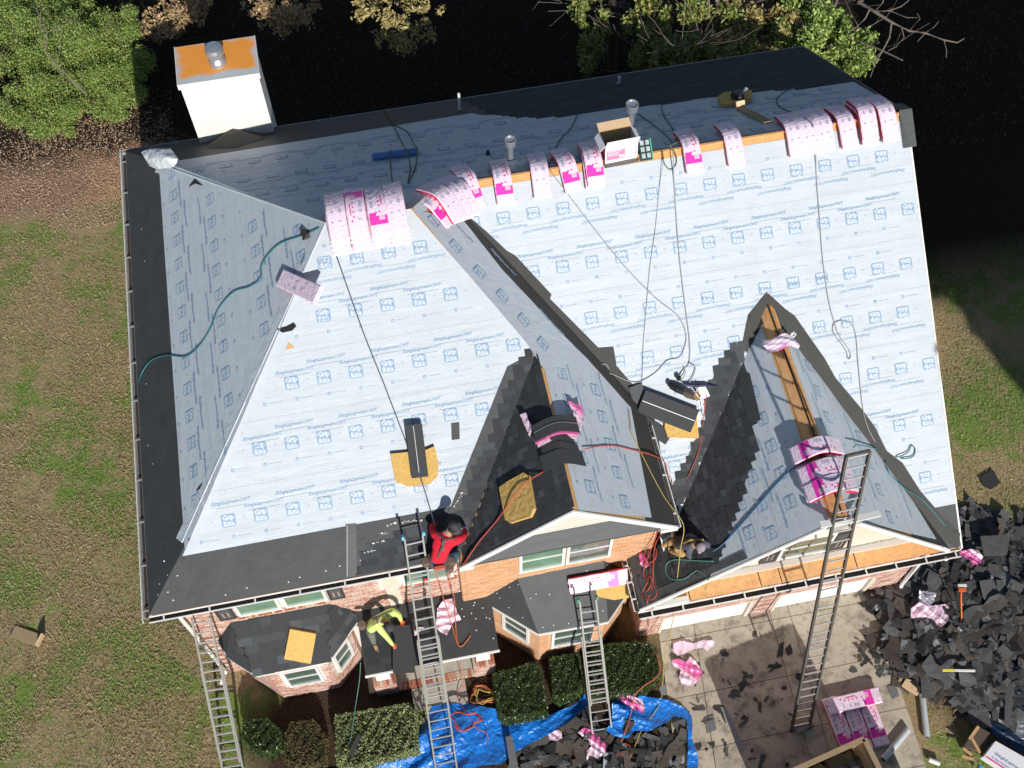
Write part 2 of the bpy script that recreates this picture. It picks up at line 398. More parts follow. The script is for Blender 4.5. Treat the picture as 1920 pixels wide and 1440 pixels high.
# back slope: the ice shield and shingle edge lie further down
bp = [BACK.xy(.98, YB-1.24)]+BACK.pxs([(885, 213), (905, 217), (925, 216), (960, 219), (1010, 221), (1060, 218), (1110, 211), (1160, 203), (1230, 197), (1290, 188), (1380, 179), (1450, 170), (1490, 167), (1500, 169), (1600, 154)])
btop = BACK.xy(0, YR2)[1]-.05
P = bp+[(-(XR-.1), BACK.xy(0, 8.6)[1]), (-(XR-.05), btop), (-7.3, btop), BACK.xy(XA, YR1+.05), BACK.xy(4.87, YR1+.05)]
underlay('underlayment_sheet', BACK, P, [(-11.9, 1), (-10.7, 0), (-9.6, 1), (-8.75, 0)] if btop < 0 else [(btop-4.1, 1), (btop-2.9, 1), (btop-1.75, 0), (btop-.55, 1)], u0=BACK.px(1047, 230)[0], mtl=M_ux)
crP = [CR.xy(XA+.02, YR1-.02), CR.xy(XG+.05, 3.36), CR.xy(XG+.16, 2.9), CR.xy(XG+.16, YC+.03)]+CR.pxs([(1221, 971), (1182, 765), (1100, 672), (1040, 612), (940, 505), (868, 414)])
underlay('underlayment_sheet', CR, [CR.xy(XG+.11, 3.1), CR.xy(XG+.11, YC+.015)]+CR.pxs([(1221, 971), (1182, 765), (1100, 672), (1052, 625)]),
         [(CR.px(1172, 945)[1], 1), (CR.px(1105, 910)[1], 1)], u0=CR.px(1158, 887)[0], mtl=M_uy)
drape('underlayment_sheet', CR, [CR.xy(XA+.02, YR1-.02), CR.xy(XG-.2, 3.6), CR.xy(XG+.2, 2.75)]+CR.pxs([(1085, 660), (1040, 612), (940, 505), (868, 414)]), .016, M_ux, house, sp=.1, amp=.004)
mb = MB()
for p in [(813, 415), (853, 463), (898, 511), (941, 556), (981, 601), (1017, 645)]:
    u, v = CR.px(*p); q = CR.px(p[0]+10, p[1]+11); rot = math.atan2(q[1]-v, q[0]-u); logo(mb, CR, u, v, .027, rot)
for p in [(840, 408+28), (920, 498), (1010, 610)]:
    u, v = CR.px(p[0]+22, p[1]-6); q = CR.px(p[0]+32, p[1]+5); rot = math.atan2(q[1]-v, q[0]-u); place(mb, CR, T_L[0], T_L[1], u, v, .0272, 2, rot, 1, 1)
mb.build('printed_lettering', [M_blue, M_under_w, M_blued, M_pale_fill, M_greyl], house, kind='stuff')
dlP = [DL.xy(XT-.24, YG+.015), DL.xy(XT-.24, 4.0), DL.xy(XT-.5, 3.9)]+DL.pxs([(1385, 700), (1345, 1050)])+[DL.xy(11.6, YG+.015)]
underlay('underlayment_sheet', DL, dlP, [(DL.px(1405, 997)[1], 1), (DL.px(1423, 930)[1], 0), (DL.px(1470, 905)[1], 1)], u0=DL.px(1423, 930)[0], mtl=M_uy, amp=.005)
drP = [DR.xy(XT+.2, YG+.04), DR.xy(XT+.2, 4.0)]+DR.pxs([(1500, 645), (1560, 730), (1650, 850), (1700, 925), (1768, 1015)])
underlay('underlayment_sheet', DR, drP, [(DR.px(1715, 955)[1], 0), (DR.px(1655, 935)[1], 0), (DR.px(1600, 915)[1], 0)], u0=DR.px(1655, 935)[0], mtl=M_uy, amp=.004)

# black ice-and-water bands, valleys -----------------------------------------------------------
def band(pl, P, m=M_membrane, name='ice_shield', h=.004, sp=.25, amp=.0015): return drape(name, pl, P, h, m, house, sp=sp, amp=amp)
band(FRONT, [FRONT.xy(.0, .0), FRONT.xy(6.5, .0), FRONT.xy(7.4, 1.2), FRONT.xy(.95, 1.2)])
band(LEFT, [LEFT.xy(0, 0), LEFT.xy(0, YB), LEFT.xy(1.1, YB-1.3), LEFT.xy(1.1, 1.2)])
band(BACK, [BACK.xy(0.02, YB), BACK.xy(XR, YB), BACK.xy(XR, YR2+1.2), BACK.xy(1, YB-1.3)])
band(CR, [CR.xy(XE, YC), CR.xy(XE, 2.6), CR.xy(7.3, YR2-.05), CR.xy(6.9, YR1+.2), CR.xy(8.6, 3.5), CR.xy(10.2, 2.6), CR.xy(10.2, YC)], M_valley)
band(MAIN, MAIN.pxs([(858, 388), (912, 434), (950, 470), (967, 480), (1034, 552), (1031, 560), (1122, 652), (1150, 650), (1156, 686), (1216, 755), (1232, 800), (1240, 860), (1262, 915), (1270, 960), (1240, 990), (1190, 830), (1120, 715), (1000, 600), (850, 430)]), M_valley, 'valley_strip', .019, .15, .003)
band(MAIN, [MAIN.xy(17.43, -1.07), MAIN.xy(XR, -1.07), (XR, my0+.1), (16.75, my0+.1)], M_membrane, h=.008)
band(MAIN, MAIN.pxs([(1437, 547), (1473, 580), (1490, 592), (1508, 618), (1546, 672), (1566, 708), (1618, 770), (1640, 800), (1662, 845), (1692, 868), (1725, 920), (1760, 960), (1800, 1000), (1795, 1030), (1700, 960), (1560, 760), (1450, 600), (1420, 640), (1400, 662), (1390, 650), (1402, 590)]), M_valley, 'valley_strip', .019, .15, .003)
band(DR, [DR.xy(XT+.1, 4.3)]+DR.pxs([(1480, 600), (1600, 745), (1700, 885), (1790, 1015), (1785, 1030), (1765, 1028), (1690, 905), (1640, 825), (1550, 725), (1500, 655), (1465, 615)]), M_valley, h=.015)
band(DL, DL.pxs([(1430, 566), (1437, 590), (1432, 605), (1408, 650), (1398, 660), (1385, 668)]), M_valley, 'valley_strip', .018)
M_under_plain = mat('underlay_plain', (.54, .585, .62), .45, bump=(8, .5, .02))
# underlayment lapped over the hips
def hipwrap(a, b, pa, pb, w=.22, h=.014):
    for pl, s in ((pa, 1), (pb, -1)):
        A, B = pl.uv(a), pl.uv(b); d = Vector((B[0]-A[0], B[1]-A[1])).normalized(); n = Vector((-d.y, d.x))*w; c = pl.uv(Vector(a)*.5+Vector(b)*.5+(pl.U*-.3)); 
        if (Vector(c)-Vector(A)).dot(n) < 0: n = -n
        drape('hip_wrap', pl, [A, B, (B[0]+n.x, B[1]+n.y), (A[0]+n.x, A[1]+n.y)], h, M_ux if abs(d.x) > abs(d.y) else M_uy, house, sp=.12, amp=.003)
_hw = hipwrap
def hipwrap(a, b, pa, pb):
    _hw(a, b, pa, pb); MB().tube([Vector(a)+Vector((0, 0, .0)), Vector(b)+Vector((0, 0, .0))], .024, 8).build('hip_wrap', M_under_plain, house)
hA = (XA, YR1, HR); hL = (4.851, YR1, HR)
hipwrap((.9, 1.15, 6.73), hL, FRONT, LEFT); hipwrap(hA, (8.60, 3.38, 8.02), FRONT, CR); hipwrap((.95, YB-1.2, 6.78), hL, LEFT, BACK); hipwrap(hL, hA, FRONT, BACK); hipwrap(hA, (7.27, YR2, HM), CR, BACK)
# OSB left showing along the ridges is the deck itself; ridge boards and slot
mb = MB(); mb.beam((7.4, YR2-.035, HM-.005), (XR-.02, YR2-.035, HM-.005), .05, .03); part(mb, 'ridge_board', M_osb2)
mb = MB(); mb.beam((XT-.13, YG+.05, HT-.105), (XT-.13, 4.15, HT-.105), .17, .02, up=(-.67, 0, .74)); part(mb, 'ridge_board', M_osb2)
mb = MB(); mb.beam((XT+.085, YG+.05, HT-.07), (XT+.085, 4.15, HT-.07), .10, .022, up=(.7, 0, .7)); part(mb, 'ridge_board', M_osb2)
mb = MB(); mb.beam((XT-.015, YG+.1, HT-.02), (XT-.015, 4.1, HT-.02), .035, .03); part(mb, 'ridge_slot', M_dark)
mb = MB(); mb.beam((XG+.055, YC+.05, HG-.035), (XG+.055, 3.0, HG-.035), .08, .02, up=(.647, 0, .762)); part(mb, 'ridge_board', M_osb)
band(DR, [DR.xy(XGR-.01, YG+.01), DR.xy(XGR-.01, 1.0), DR.xy(XGR-1.1, 1.0), DR.xy(XGR-1.3, YG+.01)], M_membrane, h=.003)
# grey ridge cap at the far right end
mb = MB()
for i in range(5):
    y0 = -.02*i
    mb.add([(XR-.17, YR2+.42, HM-.26+.006*i), (XR+.13, YR2+.42, HM-.25+.006*i), (XR+.13, YR2, HM+.035+.006*i), (XR-.17, YR2, HM+.035+.006*i), (XR-.17+.03*i, YR2-.68, HM-.42+.006*i), (XR+.13, YR2-.68, HM-.42+.006*i)], [(0, 1, 2, 3), (3, 2, 5, 4)])
part(mb, 'ridge_cap', M_hood)

# wall boxes -----------------------------------------------------------------------------------
def brick_mat(name, cols, mort):
    M = bpy.data.materials.new(name); M.use_nodes = True; N = M.node_tree.nodes; L = M.node_tree.links; b = N['Principled BSDF']
    g = N.new('ShaderNodeNewGeometry'); cr = N.new('ShaderNodeValToRGB'); L.new(g.outputs['Random Per Island'], cr.inputs[0])
    cr.color_ramp.interpolation = 'CONSTANT'
    el = cr.color_ramp.elements
    while len(el) < len(cols): el.new(.5)
    for i, c in enumerate(cols): el[i].position = i/len(cols); el[i].color = (*c, 1)
    n = N.new('ShaderNodeTexNoise'); n.inputs['Scale'].default_value = 22; n.inputs['Detail'].default_value = 6
    tc = N.new('ShaderNodeTexCoord'); L.new(tc.outputs['Object'], n.inputs[0])
    mx = N.new('ShaderNodeMix'); mx.data_type = 'RGBA'; mr = N.new('ShaderNodeMapRange'); mr.inputs[1].default_value = .42; mr.inputs[2].default_value = .68
    mr.inputs[4].default_value = .75
    L.new(n.outputs[0], mr.inputs[0]); L.new(mr.outputs[0], mx.inputs[0]); L.new(cr.outputs[0], mx.inputs[6]); mx.inputs[7].default_value = (*mort, 1)
    L.new(mx.outputs[2], b.inputs['Base Color']); b.inputs['Roughness'].default_value = .9; return M
M_brick = brick_mat('washed_brick', [(.42, .17, .11), (.55, .33, .26), (.36, .12, .07), (.60, .42, .34), (.45, .2, .13)], (.70, .60, .54))
M_mort = mat('mortar', (.68, .61, .55), .95, noise=(20, .1))
M_brickt = brick_mat('tan_brick', [(.60, .31, .15), (.66, .37, .2), (.55, .27, .12), (.68, .40, .23)], (.66, .40, .25))
M_mortt = mat('tan_mortar', (.58, .36, .22), .95, noise=(20, .1))
def wall(a, b, z0, z1, thick=.25, m=None, name='wall'):
    """a->b in plan, outside on the right-hand side of a->b"""
    a = Vector((*a, 0)); b = Vector((*b, 0)); d = (b-a).normalized(); n = Vector((-d.y, d.x, 0))
    v = [a, b, b+n*thick, a+n*thick]
    mb = MB().add([p+Vector((0, 0, z0)) for p in v]+[p+Vector((0, 0, z1)) for p in v], [(3, 2, 1, 0), (4, 5, 6, 7), (0, 1, 5, 4), (1, 2, 6, 5), (2, 3, 7, 6), (3, 0, 4, 7)])
    return part(mb, name, m or M_mort)
BR = {}
def bricks(a, b, z0, z1, holes=(), key='w', top=None, h=.071, w=.213, gap=.011, out=.012, soldier=False):
    """brick courses standing proud of the mortar on a->b; holes are (s0,s1,z0,z1)"""
    mb = BR.setdefault(key, MB())
    a = Vector((*a, 0)); b = Vector((*b, 0)); L = (b-a).length; d = (b-a)/L; n = Vector((d.y, -d.x, 0))
    r = 0; z = z0
    while z+h*.6 < z1:
        s = -(w/2)*(r % 2)
        while s < L-.02:
            s0 = max(0, s+gap/2); s1 = min(L, s+w-gap/2)
            if s1-s0 > .03 and not any(s1 > h0+.01 and s0 < h1-.01 and z+h > k0+.01 and z < k1-.01 for h0, h1, k0, k1 in holes) and (top is None or z+h < top(s0, s1)):
                o = out+random.uniform(-.003, .003); zz0 = z+gap/2; zz1 = z+h-gap/2
                p = [a+d*s0, a+d*s1, a+d*s1+n*o, a+d*s0+n*o]
                mb.add([q+Vector((0, 0, zz0)) for q in p]+[q+Vector((0, 0, zz1)) for q in p], [(0, 1, 2, 3), (4, 7, 6, 5), (3, 2, 6, 7), (0, 3, 7, 4), (1, 5, 6, 2)])
            s += w
        z += h; r += 1
def brick_row(a, b, zc, hh, dep, key_m, name='brick', w=.072, gap=.012, proud=.03, tilt=0.0):
    """individually modelled soldier / rowlock bricks as parts"""
    a = Vector((*a, 0)); b = Vector((*b, 0)); L = (b-a).length; d = (b-a)/L; n = Vector((d.y, -d.x, 0)); k = int(L/w); w = L/k
    for i in range(k):
        s0 = i*w+gap/2; s1 = (i+1)*w-gap/2; o = proud+random.uniform(-.004, .004)
        p = [a+d*s0-n*dep, a+d*s1-n*dep, a+d*s1+n*o, a+d*s0+n*o]
        lo = [q+Vector((0, 0, zc-hh/2)) for q in p]; hi = [q+Vector((0, 0, zc+hh/2-(tilt if j > 1 else 0))) for j, q in enumerate(p)]
        mb = MB().add(lo+hi, [(3, 2, 1, 0), (4, 5, 6, 7), (0, 1, 5, 4), (1, 2, 6, 5), (2, 3, 7, 6), (3, 0, 4, 7)])
        part(mb, name, key_m[random.randrange(len(key_m))])
MBR = [mat('brick_red', (.44, .15, .08), .9, noise=(30, .25)), mat('brick_rust', (.52, .25, .15), .9, noise=(30, .25)), mat('brick_pale', (.56, .42, .33), .9, noise=(30, .2)), mat('brick_dark', (.36, .11, .06), .9, noise=(30, .3))]
def window(x0, x1, z0, z1, y, n=(0, -1), gm=None, parent=None, origin=None, d=None, sash=True, depth=.05):
    """framed window standing in a wall; origin + direction for slanted walls"""
    o = Vector((0, y, 0)) if origin is None else Vector((*origin, 0)); d = Vector((1, 0, 0)) if d is None else Vector((*d, 0)).normalized()
    nn = Vector((d.y, -d.x, 0))
    def P(s, z, k): return o+d*s+nn*k+Vector((0, 0, z))
    def bx(mb, s0, s1, a0, a1, k0, k1):
        v = [P(s0, a0, k0), P(s1, a0, k0), P(s1, a0, k1), P(s0, a0, k1), P(s0, a1, k0), P(s1, a1, k0), P(s1, a1, k1), P(s0, a1, k1)]
        mb.add(v, [(0, 1, 2, 3), (4, 7, 6, 5), (3, 2, 6, 7), (0, 3, 7, 4), (1, 5, 6, 2), (0, 4, 5, 1)])
    fr = MB(); t = .065
    bx(fr, x0, x1, z0, z0+t, -.02, depth); bx(fr, x0, x1, z1-t, z1, -.02, depth); bx(fr, x0, x0+t, z0+t, z1-t, -.02, depth); bx(fr, x1-t, x1, z0+t, z1-t, -.02, depth)
    if sash:
        zm = (z0+z1)/2; bx(fr, x0+t, x1-t, zm-.02, zm+.02, 0.0, depth-.02)
    f = fr.build('window', M_white, house)
    g = MB(); bx(g, x0+t+.002, x1-t-.002, z0+t+.002, z1-t-.002, -.015, .012); g.build('pane', gm or M_glass, f)
    return f

# main left two-storey block
Y0 = .38
wall((Y0, Y0), (6.33, Y0), 0, 5.75); wall((Y0, YB-.4), (Y0, Y0+.25), 0, 5.7)
wall((17.35, .5), (17.35, YB-.4), 0, 4.3, m=M_cream); wall((17.3, YB-.4), (.4, YB-.4), 0, 5.7)
mb = MB(); mb.add([(17.35, 0.2, 3.9), (17.35, YB-.4, 5.8), (17.35, YR2, 8.95), (17.12, 0.2, 3.9), (17.12, YB-.4, 5.8), (17.12, YR2, 8.95)], [(0, 1, 2), (5, 4, 3), (0, 3, 4, 1), (1, 4, 5, 2), (2, 5, 3, 0)]); part(mb, 'gable_wall', M_cream)
holes = [(1.44-.38, 2.36-.38, 3.95, 4.86), (2.42-.38, 3.34-.38, 3.95, 4.86), (5.05-.38, 6.2-.38, 3.95, 4.9), (4.62-.38, 4.98-.38, 3.9, 5.4)]
bricks((Y0, Y0), (6.33, Y0), 2.3, 5.6, holes)
bricks((Y0, 3.5), (Y0, Y0), 0, 5.6)
bricks((Y0, Y0), (1.3, Y0), 0, 2.6)
window(1.42, 2.36, 3.98, 5.3, Y0, gm=M_blind); window(2.44, 3.38, 3.98, 5.3, Y0, gm=M_blind)
window(5.05, 6.2, 3.98, 5.3, Y0, gm=M_blind)
brick_row((1.36, Y0), (3.44, Y0), 3.87, .19, .02, MBR); brick_row((5.0, Y0), (6.26, Y0), 3.87, .19, .02, MBR)
def shutter(x0, x1, z0, z1, y):
    mb = MB(); t = .05
    mb.box((x0, y-.05, z0), (x0+t, y-.01, z1)); mb.box((x1-t, y-.05, z0), (x1, y-.01, z1)); mb.box((x0+t, y-.05, z0), (x1-t, y-.01, z0+t)); mb.box((x0+t, y-.05, z1-t), (x1-t, y-.01, z1)); mb.box((x0+t, y-.05, (z0+z1)/2-.03), (x1-t, y-.01, (z0+z1)/2+.03))
    s = part(mb, 'shutter', M_shutter)
    k = z0+t
    sl = MB()
    while k < z1-t-.02:
        sl.add([(x0+t, y-.012, k+.045), (x1-t, y-.012, k+.045), (x1-t, y-.04, k+.004), (x0+t, y-.04, k+.004), (x0+t, y-.012, k+.035), (x1-t, y-.012, k+.035), (x1-t, y-.035, k), (x0+t, y-.035, k)], [(0, 3, 2, 1), (4, 5, 6, 7), (3, 7, 6, 2)]); k += .055
    sl.build('slat_panel', M_shutter, s)
    sp = MB()
    for xx in ((x0+x1)/2-.05, (x0+x1)/2+.06): sp.box((xx-.012, y-.056, z0+.2), (xx+.012, y-.051, z0+.5))
    sp.build('trim_mark', mat('shutter_mark', (.5, .33, .25), .8), s)
shutter(1.0, 1.36, 3.95, 5.35, Y0); shutter(3.42, 3.76, 3.95, 5.35, Y0)
# soffits
mb = MB(); mb.box((0.05, 0.04, 5.88), (6.35, Y0+.05, 5.92)); mb.box((0.05, 0.43, 5.88), (Y0+.05, YB-.1, 5.92)); mb.box((.45, YB-.45, 5.88), (XR, YB-.1, 5.92)); part(mb, 'soffit', M_white)
mb = MB(); mb.box((4.66, Y0-.03, 2.7), (4.95, Y0-.004, 5.85)); part(mb, 'trim_board', M_cream)

# centre gable block
wall((6.33, .15), (10.7, .15), 0, 6.05, m=M_mortt); wall((10.7, .15), (10.7, 4.2), 0, 5.9, m=M_mortt); wall((6.33, .6), (6.33, .15), 0, 5.9, .2, m=M_mortt)
holes = [(7.62-6.33, 9.74-6.33, 3.95, 5.3)]
bricks((6.33, .15), (10.7, .15), 2.2, 5.95, holes, key='t'); bricks((6.33, Y0), (6.33, .15), 2.2, 5.95, key='t')
bricks((10.7, .15), (10.7, 2.6), 3.0, 5.9, key='t')
window(7.64, 8.66, 4.0, 5.35, .15, gm=M_blind); window(8.70, 9.72, 4.0, 5.35, .15)
mb = MB(); mb.add([(6.75, .14, 6.14), (10.5, .14, 6.14), (XG, .14, 7.75), (6.75, .3, 6.14), (10.5, .3, 6.14), (XG, .3, 7.75)], [(0, 1, 2), (5, 4, 3), (0, 3, 4, 1), (1, 4, 5, 2), (2, 5, 3, 0)])
gw = part(mb, 'gable_wall', M_cream)
sd = MB()
for i in range(9):
    z = 6.2+i*.16; hw = (7.7-z)/.86
    if hw > .05: sd.box((XG-hw, .118, z), (XG+hw, .135, z+.015))
sd.build('siding_lap', M_white, gw)
# rake fascias
def rake(ax, az, bx, bz, y, w=.17, t=.035, m=None, name='rake_board'):
    mb = MB(); mb.add([(ax, y-t, az), (bx, y-t, bz), (bx, y-t, bz-w), (ax, y-t, az-w), (ax, y, az), (bx, y, bz), (bx, y, bz-w), (ax, y, az-w)], [(0, 3, 2, 1), (4, 5, 6, 7), (0, 1, 5, 4), (3, 7, 6, 2), (0, 4, 7, 3), (1, 2, 6, 5)]); return part(mb, name, m or M_white)
rake(XCL-.02, E2+.0, XG, HG+.02, YC-.002, .19); rake(XG, HG+.02, XE+.03, E2+.0, YC-.002, .19)
for sx, (a, b) in ((-1, (XCL, XG)), (1, (XG, XE))):
    mb = MB(); za, zb = (E2, HG) if sx < 0 else (HG, E2)
    mb.add([(a, YC, za-.14), (b, YC, zb-.14), (b, .16, zb-.14), (a, .16, za-.14), (a, YC, za-.17), (b, YC, zb-.17), (b, .16, zb-.17), (a, .16, za-.17)], [(0, 1, 2, 3), (7, 6, 5, 4), (0, 4, 5, 1)]); part(mb, 'soffit', M_white)
# the grey pent strip across the gable foot
mb = MB(); mb.add([(XCL+.3, YC+.03, 5.98), (XE-.35, YC+.03, 5.98), (XE-.6, .137, 6.17), (XCL+.55, .137, 6.17), (XCL+.3, YC+.03, 5.9), (XE-.35, YC+.03, 5.9), (XE-.6, .137, 5.9), (XCL+.55, .137, 5.9)], [(0, 1, 2, 3), (7, 6, 5, 4), (0, 4, 5, 1), (1, 5, 6, 2), (3, 7, 4, 0)]); part(mb, 'pent_roof', M_hood)
for a, b in ((XCL-.02, XCL+.28), (XE-.34, XE+.02)):
    mb = MB(); mb.box((a, YC-.03, 5.86), (b, .13, 6.0)); part(mb, 'eave_return', M_white)
# torn felt hanging in the gable peak
mb = MB(); mb.beam((8.62, .1, 7.0), (8.78, .09, 7.25), .05, .01, mi=0); mb.beam((8.95, .09, 7.0), (9.2, .08, 7.15), .05, .01); mb.beam((8.45, .09, 6.98), (8.62, .09, 7.02), .07, .01); part(mb, 'torn_felt', M_dark)

# garage wing
YW = -.72
wall((10.5, YW), (17.3, YW), 1.25, 3.5, m=M_mort)
for a, b in ((10.5, 11.06), (13.32, 14.02), (16.45, 17.3)): wall((a, YW), (b, YW), 0, 1.25, .35)
wall((10.5, 3.5), (10.5, YW+.25), 0, 3.4); wall((17.3, YW+.25), (17.3, 1), 0, 3.6)
H = [(11.06-10.5, 13.32-10.5, 0, 1.19), (14.02-10.5, 16.45-10.5, 0, 1.19)]
bricks((10.5, YW), (17.3, YW), 0, 3.35, H); bricks((10.5, 2.0), (10.5, YW), 0, 3.35)
M_door = mat('garage_white', (.82, .81, .78), .5)
for a, b in ((11.06, 13.32), (14.02, 16.45)):
    d0 = MB(); d0.box((a, YW+.045, 0), (b, YW+.1, 1.3)); d = part(d0, 'garage_door', M_door)
    for i in range(4):
        for j in range(4):
            q = MB(); w = (b-a)/4; q.box((a+j*w+.07, YW+.03, .05+i*.3), (a+(j+1)*w-.07, YW+.05, .28+i*.3)); q.build('panel', M_door, d, bevel=.01)
    jm = MB(); jm.box((a-.03, YW-.03, 0), (a+.05, YW+.16, 1.2)); jm.box((b-.05, YW-.03, 0), (b+.03, YW+.16, 1.2)); jm.box((a-.03, YW-.02, 1.15), (b+.03, YW+.16, 1.21)); part(jm, 'door_frame', M_cream)
mb = MB(); mb.add([(a, y, z) for y in (YW+.13, YW+.33) for a, z in ((10.6, 3.44), (17.15, 3.44), (XT, 6.72))], [(0, 1, 2), (5, 4, 3), (0, 3, 4, 1), (1, 4, 5, 2), (2, 5, 3, 0)]); part(mb, 'gable_wall', M_cream)
rake(XGL-.02, EG+.0, XT, HT+.02, YG-.002, .18); rake(XT, HT+.02, XGR+.02, EG+.0, YG-.002, .18)
for sx, (a, b) in ((-1, (XGL, XT)), (1, (XT, XGR))):
    mb = MB(); za, zb = (EG, HT) if sx < 0 else (HT, EG)
    mb.add([(a, YG, za-.14), (b, YG, zb-.14), (b, YW+.2, zb-.14), (a, YW+.2, za-.14), (a, YG, za-.17), (b, YG, zb-.17), (b, YW+.2, zb-.17), (a, YW+.2, za-.17)], [(0, 1, 2, 3), (7, 6, 5, 4), (0, 4, 5, 1)]); part(mb, 'soffit', M_cream)
# pent roof of bare sheathing with grey felt edge above
mb = MB(); pt = [(XGL+.5, YG+.0, 3.42), (XGR-.05, YG+.0, 3.42), (XGR-.3, YW+.125, 3.47), (XGL+.9, YW+.125, 3.47)]
mb.add(pt+[(p[0], p[1], p[2]-.05) for p in pt], [(0, 1, 2, 3), (7, 6, 5, 4), (0, 4, 5, 1), (1, 5, 6, 2), (3, 7, 4, 0)]); part(mb, 'pent_roof', M_osb2)
for xx in (11.35, 13.02, 13.5, 15.3): 
    mb = MB(); mb.beam((xx, YG+.01, 3.425), (xx+.0, YW+.12, 3.477), .02, .006); part(mb, 'board_joint', M_dark)
mb = MB()
for i in range(26):
    x = 11.2+i*.21; mb.add([(x, YW+.12, 3.47), (x+.22, YW+.12, 3.47), (x+.22, YW+.118, 3.58+random.uniform(-.03, .05)), (x, YW+.118, 3.58+random.uniform(-.03, .05))], [(0, 1, 2, 3)])
part(mb, 'torn_felt', mat('stained_edge', (.33, .31, .28), .9, noise=(9, .5)))
window(13.42, 14.62, 3.72, 4.85, YW+.13, gm=M_glass); shutter(13.02, 13.4, 3.72, 4.75, YW+.13); shutter(14.65, 15.0, 3.72, 4.75, YW+.13)
mb = MB(); mb.box((XGL+.3, YG-.03, 3.33), (11.3, YG+.1, 3.5)); part(mb, 'eave_return', M_white)
mb = MB(); mb.beam((13.55, YG-.02, 6.98), (14.1, YG-.06, 7.03), .13, .05); mb.beam((14.1, YG-.06, 7.03), (14.95, YG+.1, 6.62), .13, .05); mb.beam((13.9, YG-.04, 6.5), (14.45, YG-.05, 6.78), .08, .03); part(mb, 'peak_board', M_white)

# gutters --------------------------------------------------------------------------------------
def gutter(a, b, z, outn, m=M_aluw, w=.12, hgt=.10, hang=.6, name='gutter'):
    a = Vector((*a, z)); b = Vector((*b, z)); d = (b-a).normalized(); n = Vector((*outn, 0)); up = Vector((0, 0, 1)); L = (b-a).length
    prof = [(0, 0), (0, -hgt), (w*.75, -hgt), (w, -hgt*.3), (w, 0), (w-.02, 0), (w-.02, -hgt*.3), (w*.75-.01, -hgt+.015), (.012, -hgt+.015), (.012, 0)]
    k = len(prof); v = [a+n*x+up*y for x, y in prof]+[b+n*x+up*y for x, y in prof]
    f = [(i, (i+1) % k, k+(i+1) % k, k+i) for i in range(k)]+[tuple(range(k-1, -1, -1)), tuple(range(k, 2*k))]
    g = MB().add(v, f).build(name, m, house)
    dk = MB(); p = [a+n*.014-up*(hgt-.02), b+n*.014-up*(hgt-.02), b+n*(w*.72)-up*(hgt-.02), a+n*(w*.72)-up*(hgt-.02)]; dk.add(p, [(0, 3, 2, 1)]); dk.build('leaf_muck', mat('gutter_muck', (.04, .03, .025), .9, noise=(14, .6)), g)
    s = .3
    while s < L:
        h = MB(); c = a+d*s+up*.004; h.beam(c, c+n*w, .035, .012); h.build('hanger', m, g); s += hang
M_gut_in = mat('gutter_grey', (.40, .40, .38), .6, .2, noise=(8, .2))
gutter((-.005, YB), (-.005, -.005), E2-.04, (-1, 0), M_gut_in, .13, hang=.98); 
mb = MB(); mb.box((-.152, -.1, E2-.13), (-.137, YB+.1, E2-.02)); part(mb, 'gutter_lip', M_aluw)
gutter((-.02, -.005), (6.2, -.005), E2-.04, (0, -1), M_aluw, .14, hang=.92)
gutter((XR, YB+.005), (-.1, YB+.005), E2-.04, (0, 1), M_gut_in, .10, hang=1.8)
gutter((XGL-.05, YG-.035), (XGR+.25, YG-.035), EG-.1, (0, -1), M_aluw, .17, .12, hang=.72)
gutter((XGL-.01, .7), (XGL-.01, YG), EG-.06, (-1, 0), M_aluw, .13, hang=.4)
gutter((XE+.005, YC), (XE+.005, 2.2), E2-.05, (1, 0), M_aluw, .1, hang=.9)
# right rake trim and fascia
mb = MB(); mb.add([(XR+.01, YR2, HM-.02), (XR+.05, YR2, HM-.02), (XR+.05, -1.1, EG-.02), (XR+.01, -1.1, EG-.02), (XR+.01, YR2, HM-.2), (XR+.05, YR2, HM-.2), (XR+.05, -1.1, EG-.2), (XR+.01, -1.1, EG-.2)], [(0, 3, 2, 1), (1, 2, 6, 5), (4, 5, 6, 7), (0, 4, 7, 3), (0, 1, 5, 4), (3, 7, 6, 2)]); part(mb, 'rake_board', M_aluw)
mb = MB(); mb.add([(XR+.01, YR2, HM-.02), (XR+.05, YR2, HM-.02), (XR+.05, YB, E2-.02), (XR+.01, YB, E2-.02), (XR+.01, YR2, HM-.2), (XR+.05, YR2, HM-.2), (XR+.05, YB, E2-.2), (XR+.01, YB, E2-.2)], [(0, 1, 2, 3), (1, 5, 6, 2), (7, 6, 5, 4), (3, 7, 4, 0), (0, 4, 5, 1), (2, 6, 7, 3)]); part(mb, 'rake_board', M_hood)
# downspouts
def pipe(pts, r, m, name='downspout', n=8): return part(MB().tube(pts, r, n), name, m)
pipe([(.30, .3, 5.9), (.30, .33, 5.2), (.30, .33, .25), (.12, .12, .05)], .045, M_aluw)
dp = atz(1674, 1110, 0); pipe([(17.42, -1.22, 3.3), (17.36, -.80, 2.9), (17.36, -.82, .4), (17.3, -1.0, .12), (16.95, -1.35, .08)], .055, M_aluw)
# wall lamps
mb = MB(); mb.lathe([(.03, 0), (.1, .05), (.12, .2), (.04, .3)], Matrix.Translation(aty(1475, 1106, YW-.14)), 10); mb.beam(aty(1475, 1103, YW), aty(1475, 1103, YW-.14), .05, .05); part(mb, 'wall_lamp', M_black)

